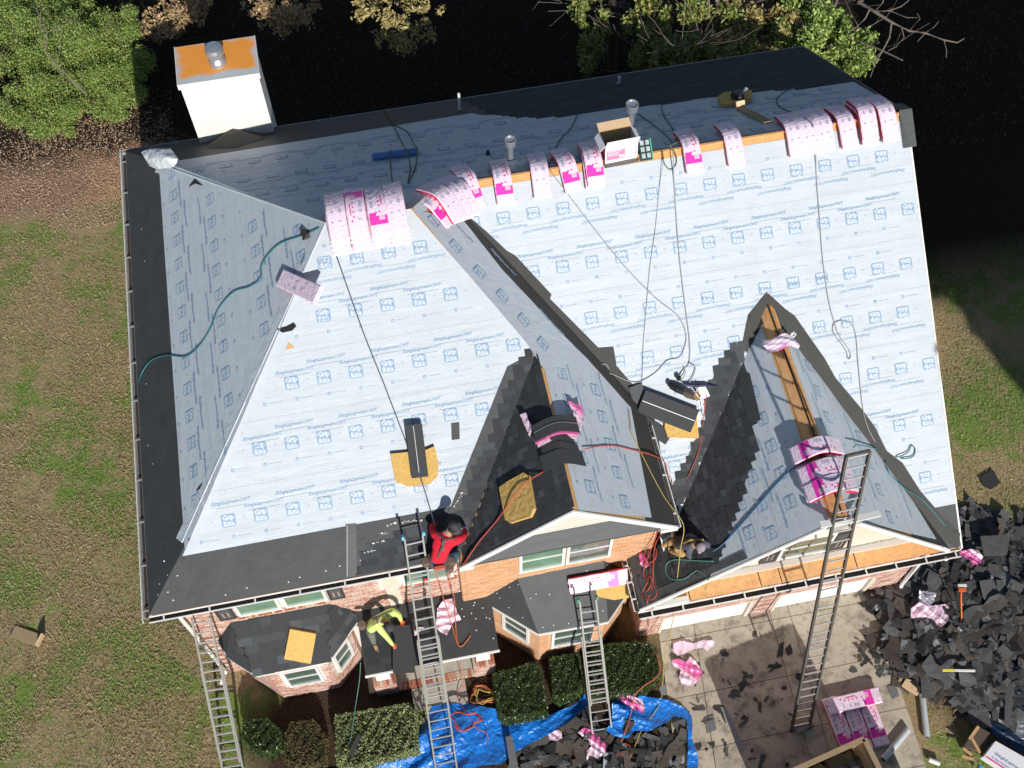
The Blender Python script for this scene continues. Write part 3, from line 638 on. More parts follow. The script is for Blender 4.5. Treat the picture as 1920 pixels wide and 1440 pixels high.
# lower-left bay -------------------------------------------------------------------------------
bayE = [(.62, .38), (.82, -.05), (1.42, -.61), (3.06, -.61), (3.95, .32), (3.96, .38)]
b0 = [(.76, .38), (1.00, .05), (1.63, -.52), (3.0, -.52), (3.62, .1), (3.62, .38)]
for i in range(5):
    wall(b0[i], b0[i+1], 0, 2.5, .2); bricks(b0[i], b0[i+1], 0, 2.45, key='w', holes=([(.28, 1.12, .9, 2.2)] if i == 2 else [(.16, .72, .9, 2.2)] if i == 3 else []))
window(.28, 1.12, .9, 2.2, 0, origin=b0[2], d=(1, 0)); window(.16, .72, .9, 2.2, 0, origin=b0[3], d=(.62, .62))
brick_row((b0[2][0]+.24, b0[2][1]), (b0[2][0]+1.16, b0[2][1]), .82, .17, .02, MBR, proud=.025)
BAYF = Plane(0, .98, 2.6+.98*.61)
bs = Plane(0, 1.08, 2.6+1.08*.61)
m1 = MB(); top = [(1.18, .379), (3.55, .379)]
za = 3.67
v = [Vector((*p, 2.6)) for p in bayE]+[Vector((1.15, .379, za)), Vector((3.35, .379, za))]
part(MB().add(v, [(0, 1, 6), (1, 2, 6), (2, 3, 7, 6), (3, 4, 7), (4, 5, 7)]+[(5, 4, 3, 2, 1, 0)]), 'bay_roof', SH[0])
mb = MB()
for i in range(5):
    a, b = Vector((*bayE[i], 2.56)), Vector((*bayE[i+1], 2.56)); mb.beam(a, b, .04, .1)
part(mb, 'bay_fascia', M_white)
# centre-lower bay
b2e = [(6.72, .15), (7.88, -.92), (9.52, -.95), (10.3, -.2), (10.3, .15)]
b2 = [(6.95, .15), (7.94, -.8), (9.5, -.8), (10.2, -.1), (10.2, .15)]
for i in range(4):
    wall(b2[i], b2[i+1], 0, 2.5, .2, m=M_mortt); bricks(b2[i], b2[i+1], 0, 2.45, key='t', holes=([(.35, 1.1, .9, 2.25)] if i == 0 else [(.3, 1.3, .9, 2.25)] if i == 1 else []))
window(.35, 1.1, .9, 2.25, 0, origin=b2[0], d=(b2[1][0]-b2[0][0], b2[1][1]-b2[0][1])); window(.3, 1.3, .9, 2.25, 0, origin=b2[1], d=(1, 0))
v = [Vector((*p, 2.6)) for p in b2e]+[Vector((7.6, .149, 3.62)), Vector((9.6, .149, 3.72))]
part(MB().add(v, [(0, 1, 5), (1, 2, 6, 5), (2, 3, 6), (3, 4, 6), (4, 3, 2, 1, 0)]), 'bay_roof', M_membrane)
mb = MB()
for i in range(4): mb.beam(Vector((*b2e[i], 2.56)), Vector((*b2e[i+1], 2.56)), .04, .09)
part(mb, 'bay_fascia', M_white)
# porch roof, posts, floor and steps
PORCH = Plane(0, .12, 2.6+.12*1.09)
pp = [PORCH.xy(3.86, -1.09), PORCH.xy(6.92, -1.09), PORCH.xy(6.98, .37), PORCH.xy(3.86, .37)]
part(MB().prism(pp, -.05, 0, PORCH), 'porch_roof', M_membrane)
mb = MB(); mb.beam((3.84, -1.11, 2.55), (4.6, -1.11, 2.55), .03, .11); mb.beam((5.2, -1.11, 2.55), (6.94, -1.11, 2.55), .03, .11); part(mb, 'porch_fascia', M_white)
for x in (3.9, 6.32):
    wall((x, -.93), (x+.5, -.93), 0, .92, .5); bricks((x, -.93), (x+.5, -.93), .02, .9); bricks((x, -.43), (x, -.93), .02, .9); bricks((x+.5, -.93), (x+.5, -.43), .02, .9)
    brick_row((x-.02, -.93), (x+.52, -.93), .96, .07, .28, MBR, proud=.03)
    mb = MB(); mb.box((x+.08, -.84, 1.0), (x+.42, -.5, 2.45)); part(mb, 'porch_post', M_white, bevel=.01)
M_conc = mat('porch_concrete', (.47, .43, .36), .9, noise=(5, .16), bump=(30, .3, .01))
mb = MB(); mb.box((3.7, -.86, 0), (6.85, .38, .16)); part(mb, 'porch_floor', M_conc)
brick_row((4.42, -.87), (6.34, -.87), .1, .14, .12, MBR, w=.095, proud=.05)
mb = MB(); mb.box((4.72, -1.55, 0), (6.05, -.94, .06)); part(mb, 'step', M_conc)
mb = MB(); mb.box((4.62, -.4+.0, 0.16), (5.9, -.38, .17)); 
part(MB().box((4.55, .34, .16), (5.6, .37, 2.4)), 'front_door', mat('door_dark', (.08, .07, .06), .5))
for k, mb in BR.items():
    mb.build('brick_courses', M_brick if k == 'w' else M_brickt, house, kind='stuff')

# shingled areas -------------------------------------------------------------------------------
NSH = [0]; shing_stuff = MB()
def shingles(pl, P, exp=.145, parts=0, tab=(.12, .3), base=.012, fn=None, light=.22):
    """tabs laid course by course from the eave up; the first ones are parts, the rest one mesh"""
    vs = [p[1] for p in P]; v = min(vs)+.0; row = 0
    while v < max(vs)-exp*.4:
        Q = clip_band(P, 1, v+exp*.35, v+exp*.65)
        if len(Q) > 2:
            a, b = min(p[0] for p in Q), max(p[0] for p in Q)
            a = round(a/.15)*.15; b = round(b/.15)*.15; u = a
            while u < b-.02:
                w = random.uniform(*tab); u1 = min(u+w, b)
                if u1-u < .05: break
                t = random.choice((.0, .0, .005, .008)); zt = base+.009+t; zb = base+t*.3
                e = exp+random.choice((0, .0, .012))
                vv = [pl.p3(u+.002, v-.0+(exp-e), zt), pl.p3(u1-.002, v+(exp-e), zt), pl.p3(u1-.004, v+exp+.03, zb+.001), pl.p3(u+.004, v+exp+.03, zb+.001),
                      pl.p3(u+.004, v+(exp-e), .0), pl.p3(u1-.004, v+(exp-e), .0), pl.p3(u1-.004, v+exp+.03, 0), pl.p3(u+.004, v+exp+.03, 0)]
                ff = [(0, 1, 2, 3), (4, 5, 1, 0), (5, 6, 2, 1), (7, 4, 0, 3)]
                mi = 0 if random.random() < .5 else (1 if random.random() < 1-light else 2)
                if parts > 0 and NSH[0] < 300:
                    MB().add(vv, ff).build('shingle', SH[mi], house); NSH[0] += 1; parts -= 1
                else: shing_stuff.add(vv, ff, mi)
                u = u1
        v += exp; row += 1
# bay roof faces
def face_plane(p0, p1, p2):
    n = (Vector(p1)-Vector(p0)).cross(Vector(p2)-Vector(p0)); a, b = -n.x/n.z, -n.y/n.z; return Plane(a, b, p0[2]-a*p0[0]-b*p0[1])
z6 = 2.6
pf = face_plane((1.42, -.61, z6), (3.06, -.61, z6), (3.35, .379, za))
shingles(pf, [pf.xy(1.42, -.61), pf.xy(3.06, -.61), pf.xy(3.35, .37), pf.xy(1.15, .37)], .2, 70, (.22, .42), light=.5)
pf = face_plane((3.06, -.61, z6), (3.95, .32, z6), (3.35, .379, za)); shingles(pf, [pf.xy(3.06, -.61), pf.xy(3.95, .32), pf.xy(3.35, .37)], .2, 24, (.22, .4), light=.4)
pf = face_plane((.82, -.05, z6), (1.42, -.61, z6), (1.15, .379, za)); shingles(pf, [pf.xy(.82, -.05), pf.xy(1.42, -.61), pf.xy(1.15, .37)], .2, 20, (.22, .4), light=.5)
# centre gable left slope, running over the valley onto the front slope
cl = [CL.xy(XG-.01, YC), CL.xy(XG-.01, 3.38), CL.xy(6.4, -.1), CL.xy(XCL, YC)]
band(CL, cl, M_membrane, h=.003); band(CL, [CL.xy(6.34, YC+.01), CL.xy(8.62, 3.48), CL.xy(8.62, 2.9), CL.xy(7.0, YC+.01)], M_membrane, h=.007); band(FRONT, [FRONT.xy(6.45, .01), FRONT.xy(8.6, 3.36), FRONT.xy(8.0, 3.2), FRONT.xy(5.7, .01)], M_membrane, h=.019); shingles(CL, cl, .145, 190)
fp = FRONT.pxs([(1000, 655), (968, 690), (944, 745), (925, 800), (905, 850), (880, 905), (866, 945), (860, 985), (850, 1010), (878, 1050), (935, 905), (985, 760), (1003, 690)])
drape('ice_shield', FRONT, [(a-.02, b) for a, b in fp], .0175, M_membrane, house, sp=.12, amp=.003); shingles(FRONT, fp, .145, 0, base=.02)
shingles(FRONT, [FRONT.xy(4.1, .02), FRONT.xy(6.6, .02), FRONT.xy(7.1, .95), FRONT.xy(5.9, .75), FRONT.xy(4.55, .45)], .145, 0, base=.012, light=.25)
# garage dormer left slope
dl = [DL.xy(XGL+.02, YG)]+DL.pxs([(1345, 1061), (1362, 1010), (1390, 930), (1405, 880), (1420, 830), (1412, 800), (1395, 690), (1385, 665)])+[DL.xy(13.4, 3.6), DL.xy(10.3, -.6)]
band(DL, dl, M_membrane, h=.012); band(DL, [DL.xy(XGL, YG), DL.xy(12.2, YG), DL.xy(12.0, YG+.4), DL.xy(XGL, YG+.5)], M_membrane, h=.003); shingles(DL, dl, .145, 20, base=.016)
mp_ = MAIN.pxs([(1400, 645), (1372, 652), (1345, 685), (1335, 712), (1318, 745), (1322, 790), (1300, 830), (1280, 880), (1262, 905), (1262, 960), (1290, 930), (1330, 830), (1385, 700)])
drape('ice_shield', MAIN, mp_, .0175, M_membrane, house, sp=.12, amp=.003); shingles(MAIN, mp_, .145, 0, base=.02)
# shingles on the far side of the roof, in shade
bk = [BACK.xy(8.6, YB), BACK.xy(XR, YB), BACK.xy(XR, 9.4)]+bp[::-1][:13]
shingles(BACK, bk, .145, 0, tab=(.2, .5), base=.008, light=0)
shingles(PORCH, [PORCH.xy(3.9, -1.07), PORCH.xy(4.75, -1.07), PORCH.xy(5.0, -.1), PORCH.xy(3.9, .0)], .15, 0, (.2, .5), light=.1)
shing_stuff.build('shingle_courses', SH, house, kind='stuff')
# starter boards of metal and stray strips on the front eave
band(FRONT, FRONT.pxs([(648, 983), (668, 981), (669, 1078), (650, 1083)]), M_hood, 'felt_strip', .02, .2, .002)
mb = MB(); mb.beam(FRONT.p3(*FRONT.px(651, 985), .024), FRONT.p3(*FRONT.px(651, 1080), .024), .015, .006); part(mb, 'felt_edge', M_alu)
band(DL, DL.pxs([(1396, 1033), (1403, 1047), (1210, 1130), (1202, 1118), (1330, 1064)]), M_hood, 'felt_strip', .03, .2, .002)
band(DL, DL.pxs([(1385, 706), (1407, 700), (1428, 788), (1405, 795)]), M_membrane, 'felt_strip', .03, .2, .002)
band(DL, [DL.xy(XGL+.02, YG+.02), DL.xy(XGL+.02, .25), DL.xy(10.65, .2), DL.xy(10.6, YG+.02)], M_hood, 'felt_strip', .026, .2, .002)
# white cap nails and chalk dashes
M_nail = mat('cap_nail', (.8, .82, .82), .4)
def nails(pl, pts, h=.012, r=.016):
    for p in pts:
        u, v = pl.px(*p); part(MB().lathe([(r, 0), (r*.8, .006)], pl.mat(u, v, h), 8), 'cap_nail', M_nail)
nails(FRONT, [(315, 1110), (325, 1125), (333, 1079), (423, 1115), (463, 1102), (541, 1091), (562, 1082), (611, 1070), (637, 1061), (676, 1050), (308, 1052)])
nails(LEFT, [(275, 720), (279, 835), (287, 870), (272, 490), (315, 1078), (300, 1095), (266, 430), (297, 1115)], r=.011)
nails(PORCH, [(866, 1142), (884, 1150), (912, 1158), (892, 1160), (893, 1182), (925, 1197), (918, 1160), (870, 1156), (890, 1130), (888, 1135), (905, 1140)], .006)
for p in ((972, 1096), (956, 1101), (932, 1112), (937, 1121), (954, 1139), (980, 1158), (1005, 1113), (1030, 1114), (995, 1122), (1018, 1176), (1038, 1172), (1066, 1169), (1130, 1145), (1100, 1070)):
    q = aty(*p, 0) if False else atz(*p, 2.95); fy = q.y
    # bay roof front face height at this spot
    pf2 = face_plane((7.88, -.92, 2.6), (9.52, -.95, 2.6), (9.6, .149, 3.72)) if p[0] > 1000 else face_plane((6.72, .15, 2.6), (7.88, -.92, 2.6), (7.6, .149, 3.62))
    u, v = pf2.px(*p); part(MB().lathe([(.013, 0), (.011, .006)], pf2.mat(u, v, .004), 8), 'cap_nail', M_nail)
mb = MB()
for p, q, k in (((725, 984), (793, 973), 22), ((713, 1001), (727, 997), 7), ((700, 1018), (726, 1013), 5), ((685, 1035), (707, 1031), 6), ((852, 948), (870, 920), 14)):
    for i in range(k):
        t = i/k; u, v = FRONT.px(p[0]+(q[0]-p[0])*t, p[1]+(q[1]-p[1])*t+random.uniform(-1.5, 1.5)); mb.add([FRONT.p3(u+random.uniform(-.03, .03), v+random.uniform(-.03, .03), .034) for _ in range(4)], [(0, 1, 2, 3)])
part(mb, 'peeled_film', M_white, kind='stuff')
# corner wrap, tears and flaps in the underlayment
def crumple(name, pl, P, hgt, m, sp=.05, parent=None, seed=1, amp=.05, base=.01, kind=None):
    rr = random.Random(seed); cs = [(rr.uniform(-9, 9), rr.uniform(-9, 9), rr.uniform(0, 6), rr.uniform(.4, 1)) for _ in range(8)]
    v2, f = fill(P, sp); cx = sum(p[0] for p in P)/len(P); cy = sum(p[1] for p in P)/len(P)
    def edge(a, b): return min(abs((P[(i+1) % len(P)][1]-P[i][1])*(a-P[i][0])-(P[(i+1) % len(P)][0]-P[i][0])*(b-P[i][1]))/max(1e-6, math.dist(P[i], P[(i+1) % len(P)])) for i in range(len(P)))
    ks = 1/max(.25, math.dist((cx, cy), P[0])/1.2)
    out = []
    for a, b in v2:
        w = math.sin(a*4*ks+b*3*ks+rr.random()*.0)
        z = sum(k*abs(math.sin((x*a+y*b)*ks+c+w)) for x, y, c, k in cs)/3
        e = min(1, edge(a, b)/(.12)) if hgt else 0
        out.append(pl.p3(a, b, base+amp*z+hgt*e))
    o = MB().add(out, f).build(name, m, parent, False, kind); return o
M_under_plain = mat('underlay_plain', (.55, .585, .60), .45, bump=(8, .5, .02))
crumple('underlayment_flap', LEFT, LEFT.pxs([(273, 293), (288, 281), (325, 281), (338, 300), (330, 316), (300, 320), (285, 314)]), .22, M_under_plain, .09, house, 3, .05)
mb = MB()
def tri(pl, pts, h=.03): part(MB().add([pl.p3(*pl.px(*p), h) for p in pts], [tuple(range(len(pts)))]), 'underlayment_tear' if h != .031 else 'bare_patch', M_dark if h != .031 else M_osb)
tri(LEFT, [(355, 352), (367, 336), (383, 350), (368, 345)]); tri(LEFT, [(369, 924), (374, 915), (384, 905), (376, 918)]); tri(FRONT, [(519, 617), (538, 612), (551, 605), (556, 612), (548, 620), (530, 624)], .035)
tri(LEFT, [(564, 505), (569, 488), (575, 470), (569, 492)]); tri(LEFT, [(569, 436), (581, 432), (583, 446), (569, 452)])
tri(FRONT, [(541, 643), (552, 652), (537, 656)], .031)
# loose strip of small black scrap
band(FRONT, FRONT.pxs([(846, 794), (861, 792), (862, 823), (847, 825)]), M_membrane, 'felt_strip', .025, .2, .002)

# chimney --------------------------------------------------------------------------------------
cx0, cx1, cy0, cy1, cz = 1.88, 3.72, 11.95, 13.10, 8.30
ch = part(MB().box((cx0, cy0, 0), (cx1, cy1, cz-.02)), 'chimney', mat('chimney_stucco', (.80, .76, .70), .7, noise=(1.5, .05), bump=(30, .2, .01)))
M_rust = mat('rusty_pan', (.42, .44, .46), .6)
N = M_rust.node_tree.nodes; L = M_rust.node_tree.links; b = N['Principled BSDF']
tc = N.new('ShaderNodeTexCoord'); mp = N.new('ShaderNodeMapping'); mp.inputs['Location'].default_value = (-(cx0+cx1)/2-.06, -(cy0+cy1)/2-.09, 0); L.new(tc.outputs['Object'], mp.inputs[0])
n = N.new('ShaderNodeTexNoise'); n.inputs['Scale'].default_value = 1.8; n.inputs['Detail'].default_value = 5; L.new(tc.outputs['Object'], n.inputs[0])
sx = N.new('ShaderNodeSeparateXYZ'); L.new(mp.outputs[0], sx.inputs[0])
def mth(op, a, b_=None):
    k = N.new('ShaderNodeMath'); k.operation = op
    for i, q in enumerate((a, b_)):
        if q is None: continue
        if isinstance(q, (int, float)): k.inputs[i].default_value = q
        else: L.new(q, k.inputs[i])
    return k.outputs[0]
ax = mth('DIVIDE', mth('ABSOLUTE', sx.outputs[0]), .86); ay = mth('DIVIDE', mth('ABSOLUTE', sx.outputs[1]), .47)
mxx = mth('MAXIMUM', ax, ay); dd = mth('ADD', mth('MULTIPLY', mxx, .93), mth('MULTIPLY', mth('SUBTRACT', n.outputs[0], .5), .75))
mr = N.new('ShaderNodeMapRange'); mr.inputs[1].default_value = .86; mr.inputs[2].default_value = 1.06; mr.inputs[3].default_value = 1; mr.inputs[4].default_value = 0; L.new(dd, mr.inputs[0])
mx = N.new('ShaderNodeMix'); mx.data_type = 'RGBA'; L.new(mr.outputs[0], mx.inputs[0]); mx.inputs[6].default_value = (.46, .49, .50, 1); mx.inputs[7].default_value = (.78, .30, .045, 1); L.new(mx.outputs[2], b.inputs['Base Color'])
cp = MB(); t = .02; cp.box((cx0-.03, cy0-.03, cz-.04), (cx1+.03, cy1+.03, cz)); cap = cp.build('chimney_pan', M_rust, ch)
cp = MB(); cp.box((cx0-.045, cy0-.045, cz-.16), (cx1+.045, cy0-.032, cz+.004)); cp.box((cx1+.032, cy0-.03, cz-.16), (cx1+.045, cy1+.045, cz+.004)); cp.box((cx0-.045, cy0-.03, cz-.16), (cx0-.032, cy1+.045, cz+.004)); cp.build('pan_edge', M_white, ch)
fl = MB(); fl.lathe([(.21, 0), (.2, .12), (.14, .2), (.15, .3), (.22, .33), (.22, .44), (.19, .52), (.05, .56)], Matrix.Translation((2.83, 12.42, cz)), 20); fl.build('flue_pipe', M_galv, ch, smooth=False)
# cricket flashing behind the chimney foot
kx = [FRONT, BACK]
q = BACK.pxs([(384, 271), (447, 243), (448, 285), (400, 275)]); mb = MB()
apex = aty(447, 241, cy0-.02); base = [Vector((2.05, cy0-.01, BACK.b*cy0+BACK.c)), Vector((3.45, cy0-.01, BACK.b*cy0+BACK.c)), Vector((2.75, 11.25, BACK.b*11.25+BACK.c+.02)), Vector((2.1, 11.5, BACK.b*11.5+BACK.c+.015)), Vector((3.5, 11.55, BACK.b*11.55+BACK.c+.015))]
ap = Vector((2.76, cy0-.015, BACK.b*cy0+BACK.c+.36)); mb.add(base+[ap], [(0, 3, 5), (3, 2, 5), (2, 4, 5), (4, 1, 5)]); part(mb, 'chimney_cricket', M_valley)
mb = MB(); mb.box((2.68, cy0-.5, ap.z-.16), (2.83, cy0-.02, ap.z-.05)); part(mb, 'cricket_flashing', M_galv)

# roof vents -----------------------------------------------------------------------------------
def onback(u, v, hh=0): return BACK.p3(*BACK.px(u, v), hh)
def vent(base, h, r, hat=True, m=M_galv, name='vent_pipe', hr=1.9):
    prof = [(r*2.2, -.08), (r*1.5, .0), (r, .1), (r, h*.62)]
    if hat: prof += [(r*1.05, h*.64), (r*hr, h*.78), (r*hr, h), (r*hr*.86, h+.01), (r*hr*.8, h-.03), (0.01, h-.02)]
    else: prof += [(r, h)]
    part(MB().lathe(prof, Matrix.Translation(base), 18), name, m)
vent(onback(957, 300), .68, .065); vent(onback(1180, 240), .80, .09, hr=1.6)
vent(onback(862, 206), .58, .035, False, M_pvc); vent(onback(1160, 157), .25, .035, False, M_pvc); vent(onback(915, 290), .12, .035, False, M_black)
# ------------------------------------------------------------------ ground
def ramp_mat(name, cols, rough=.8, noise=None, spec=.3, trans=0):
    M = bpy.data.materials.new(name); M.use_nodes = True; N = M.node_tree.nodes; L = M.node_tree.links; b = N['Principled BSDF']
    g = N.new('ShaderNodeNewGeometry'); cr = N.new('ShaderNodeValToRGB'); L.new(g.outputs['Random Per Island'], cr.inputs[0]); el = cr.color_ramp.elements
    while len(el) < len(cols): el.new(.5)
    for i, c in enumerate(cols): el[i].position = i/(len(cols)-1); el[i].color = (*c, 1)
    L.new(cr.outputs[0], b.inputs['Base Color']); b.inputs['Roughness'].default_value = rough; b.inputs['Specular IOR Level'].default_value = spec
    if trans: b.inputs['Subsurface Weight'].default_value = 0
    return M
def ground_mat():
    M = bpy.data.materials.new('ground_soil'); M.use_nodes = True; N = M.node_tree.nodes; L = M.node_tree.links; b = N['Principled BSDF']
    tc = N.new('ShaderNodeTexCoord'); O = tc.outputs['Object']
    def noise(sc, det=6, rough=.6, dist=0):
        n = N.new('ShaderNodeTexNoise'); n.inputs['Scale'].default_value = sc; n.inputs['Detail'].default_value = det; n.inputs['Roughness'].default_value = rough; n.inputs['Distortion'].default_value = dist; L.new(O, n.inputs[0]); return n.outputs[0]
    def rng(x, a, c, d=0, e=1):
        r = N.new('ShaderNodeMapRange'); r.inputs[1].default_value = a; r.inputs[2].default_value = c; r.inputs[3].default_value = d; r.inputs[4].default_value = e; L.new(x, r.inputs[0]); return r.outputs[0]
    def mix(f, a, c):
        m_ = N.new('ShaderNodeMix'); m_.data_type = 'RGBA'; L.new(f, m_.inputs[0])
        for i, q in ((6, a), (7, c)):
            if isinstance(q, tuple): m_.inputs[i].default_value = (*q, 1)
            else: L.new(q, m_.inputs[i])
        return m_.outputs[2]
    def blob(cx, cy, rx, ry, soft=.5, dist=.6):
        s = N.new('ShaderNodeSeparateXYZ'); L.new(O, s.inputs[0])
        dx = mth2('DIVIDE', mth2('SUBTRACT', s.outputs[0], cx), rx); dy = mth2('DIVIDE', mth2('SUBTRACT', s.outputs[1], cy), ry)
        d = mth2('SQRT', mth2('ADD', mth2('MULTIPLY', dx, dx), mth2('MULTIPLY', dy, dy)))
        d = mth2('ADD', d, mth2('MULTIPLY', mth2('SUBTRACT', nmid, .5), dist*2)); return rng(d, 1+soft/2, 1-soft/2)
    def mth2(op, a, c=None):
        k = N.new('ShaderNodeMath'); k.operation = op
        for i, q in enumerate((a, c)):
            if q is None: continue
            if isinstance(q, (int, float)): k.inputs[i].default_value = q
            else: L.new(q, k.inputs[i])
        return k.outputs[0]
    nbig = noise(.45, 6, .7); nmid = noise(1.3, 7, .7, .4); nfin = noise(14, 6, .7); nvf = noise(55, 3, .6)
    dry = mix(rng(nfin, .3, .7), (.25, .185, .09), (.54, .42, .24)); dry = mix(mth2('MULTIPLY', rng(noise(3.3), .42, .66), .7), dry, (.36, .25, .14))
    green = mix(rng(nfin, .3, .7), (.11, .17, .03), (.28, .38, .10))
    lawn = mix(rng(mth2('ADD', nbig, mth2('MULTIPLY', nmid, .35)), .66, .74), dry, green)
    lawn = mix(mth2('MULTIPLY', rng(nmid, .60, .72), .7), lawn, (.38, .21, .11))
    clay = mix(rng(nfin, .3, .75), (.50, .27, .14), (.74, .47, .28))
    c = mix(blob(-1.7, 17.0, 2.2, 1.2, .7, .9), lawn, clay); c = mix(mth2('MULTIPLY', blob(-.9, 14.6, .5, 2.0, .8, .5), .7), c, clay)
    litter = mix(rng(nfin, .3, .7), (.20, .12, .075), (.50, .34, .22))
    c = mix(blob(-4.4, 16.9, 2.2, 1.4, .8, .8), c, litter)
    woods_shade = mix(rng(nfin, .3, .7), (.012, .010, .007), (.045, .033, .022))
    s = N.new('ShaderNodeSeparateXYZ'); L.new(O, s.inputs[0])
    yy = mth2('ADD', s.outputs[1], mth2('MULTIPLY', nmid, 2.0)); c = mix(rng(yy, 18.2, 19.0), c, woods_shade)
    # leaf floor behind the house; at right, tree shade put into the ground colour
    inx = mth2('MULTIPLY', rng(s.outputs[0], -.3, .6), rng(s.outputs[1], 12.2, 13.2)); c = mix(inx, c, woods_shade)
    inx = mth2('MULTIPLY', rng(s.outputs[0], 17.0, 17.6), rng(s.outputs[1], 6.0, 9.2)); c = mix(inx, c, woods_shade)
    clay2 = blob(20.3, 7.0, 1.1, 1.6, .8); c = mix(mth2('MULTIPLY', clay2, .7), c, clay)
    bed = mix(rng(nfin, .3, .7), (.03, .022, .016), (.11, .075, .05))
    c = mix(blob(5.8, -1.6, 5.3, 2.1, .2, .15), c, bed); c = mix(blob(9.4, -3.9, 3.0, 1.3, .3, .3), c, bed)
    c = mix(blob(19.0, -2.5, 2.0, 2.6, .4, .4), c, bed)
    L.new(c, b.inputs['Base Color']); b.inputs['Roughness'].default_value = 1; b.inputs['Specular IOR Level'].default_value = .1
    bp = N.new('ShaderNodeBump'); bp.inputs['Strength'].default_value = .9; bp.inputs['Distance'].default_value = .05
    L.new(mth2('ADD', nfin, mth2('MULTIPLY', nvf, .5)), bp.inputs['Height']); L.new(bp.outputs[0], b.inputs['Normal']); return M
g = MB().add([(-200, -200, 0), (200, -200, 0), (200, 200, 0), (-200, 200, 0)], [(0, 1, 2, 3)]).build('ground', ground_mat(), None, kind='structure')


# driveway slabs -------------------------------------------------------------------------------
def conc_mat(i):
    M = mat('driveway_concrete_%d' % i, [(.47, .405, .315), (.43, .37, .29), (.50, .43, .33)][i], .92, noise=(1.6, .2), bump=(40, .35, .01))
    N = M.node_tree.nodes; L = M.node_tree.links; b = N['Principled BSDF']; h = [n for n in N if n.type == 'HUE_SAT'][0]
    tc = [n for n in N if n.type == 'TEX_COORD'][0]
    n = N.new('ShaderNodeTexNoise'); n.inputs['Scale'].default_value = 2.6; n.inputs['Detail'].default_value = 8; n.inputs['Roughness'].default_value = .75; L.new(tc.outputs['Object'], n.inputs[0])
    r = N.new('ShaderNodeMapRange'); r.inputs[1].default_value = .49; r.inputs[2].default_value = .62; r.inputs[4].default_value = .78; L.new(n.outputs[0], r.inputs[0])
    m_ = N.new('ShaderNodeMix'); m_.data_type = 'RGBA'; L.new(r.outputs[0], m_.inputs[0]); L.new(h.outputs[0], m_.inputs[6]); m_.inputs[7].default_value = (.17, .15, .125, 1)
    n2 = N.new('ShaderNodeTexVoronoi'); n2.inputs['Scale'].default_value = 5; L.new(tc.outputs['Object'], n2.inputs['Vector'])
    L.new(m_.outputs[2], b.inputs['Base Color']); return M
drive = thing('driveway', 'stained concrete driveway of jointed slabs in front of the two garage doors', 'driveway', (13.8, -3, 0)); drive['kind'] = 'structure'; del drive['category']
xs = [11.02, 11.95, 13.95, 14.45, 16.62]; ys = [-.60, -.98, -2.42, -3.72, -5.1, -7.2]
for i in range(4):
    for j in range(5):
        a, b_ = xs[i], xs[i+1]; c, d = ys[j+1], ys[j]
        ga = .008
        sk = lambda y: -.0*y
        x0 = a+(-.15*(-y0 if False else 0)) if False else a
        lo = lambda x, y: x+(.12*(y+1) if x < 12 else .03*(y+1))
        mb = MB(); mb.prism([(lo(a, c)+ga, c+ga), (lo(b_, c)-ga, c+ga), (lo(b_, d)-ga, d-ga), (lo(a, d)+ga, d-ga)], -.06, .025+random.uniform(0, .004))
        mb.build('slab', conc_mat(random.randrange(3)), drive)

# ------------------------------------------------------------------ leaf and blade scatter
def quads_mesh(name, C, T, B_, sizes, mats, parent=None, kind='stuff', wf=.42):
    """rhombic leaves: centre C, long axis T, cross axis B_"""
    n = len(C); v = np.empty((n, 4, 3)); s = sizes[:, None]
    v[:, 0] = C-T*s; v[:, 1] = C+B_*s*wf; v[:, 2] = C+T*s; v[:, 3] = C-B_*s*wf
    me = bpy.data.meshes.new(name); me.vertices.add(4*n); me.vertices.foreach_set('co', v.reshape(-1))
    me.loops.add(4*n); me.loops.foreach_set('vertex_index', np.arange(4*n, dtype=np.int32)); me.polygons.add(n)
    me.polygons.foreach_set('loop_start', np.arange(0, 4*n, 4, dtype=np.int32)); me.polygons.foreach_set('loop_total', np.full(n, 4, dtype=np.int32))
    me.materials.append(mats); me.update(calc_edges=True)
    o = bpy.data.objects.new(name, me); link(o, parent)
    if parent is not None: o.matrix_parent_inverse = parent_inv(parent)
    if kind: o['kind'] = kind
    return o
def rand_frames(n, flat=.5):
    N_ = RNG.normal(size=(n, 3)); N_[:, 2] = np.abs(N_[:, 2])+flat*2; N_ /= np.linalg.norm(N_, axis=1)[:, None]
    A = RNG.normal(size=(n, 3)); T = np.cross(N_, A); T /= np.linalg.norm(T, axis=1)[:, None]; return T, np.cross(N_, T)
def nz(x, y, s=1.0):
    return (np.sin(x*1.3*s+y*.7*s+1)+np.sin(x*.6*s-y*1.7*s+2.2)+np.sin(x*2.9*s+y*2.3*s+.5)*.6+np.sin(-x*3.7*s+y*4.3*s)*.5)/3.1
def blades(name, n, x0, x1, y0, y1, mtl, keep, size=(.012, .034), h=.03):
    x = RNG.uniform(x0, x1, n); y = RNG.uniform(y0, y1, n); k = keep(x, y); x, y = x[k], y[k]; n = len(x)
    C = np.stack([x, y, np.full(n, .012)+RNG.uniform(0, h, n)], 1); T, B_ = rand_frames(n, .25)
    g_ = 'grass' in name; return quads_mesh(name, C, T, B_, RNG.uniform(*size, n)*(1.7 if g_ else 1), mtl, wf=.17 if g_ else .42)
M_dry = ramp_mat('dry_blades', [(.24, .175, .085), (.36, .28, .14), (.46, .36, .20), (.30, .22, .11), (.54, .43, .26), (.22, .22, .08)])
M_grn = ramp_mat('green_blades', [(.07, .12, .02), (.17, .26, .06), (.30, .40, .13), (.12, .19, .04)])
M_litter = ramp_mat('leaf_litter', [(.22, .11, .06), (.44, .28, .18), (.60, .43, .30), (.30, .17, .10), (.68, .55, .42)])
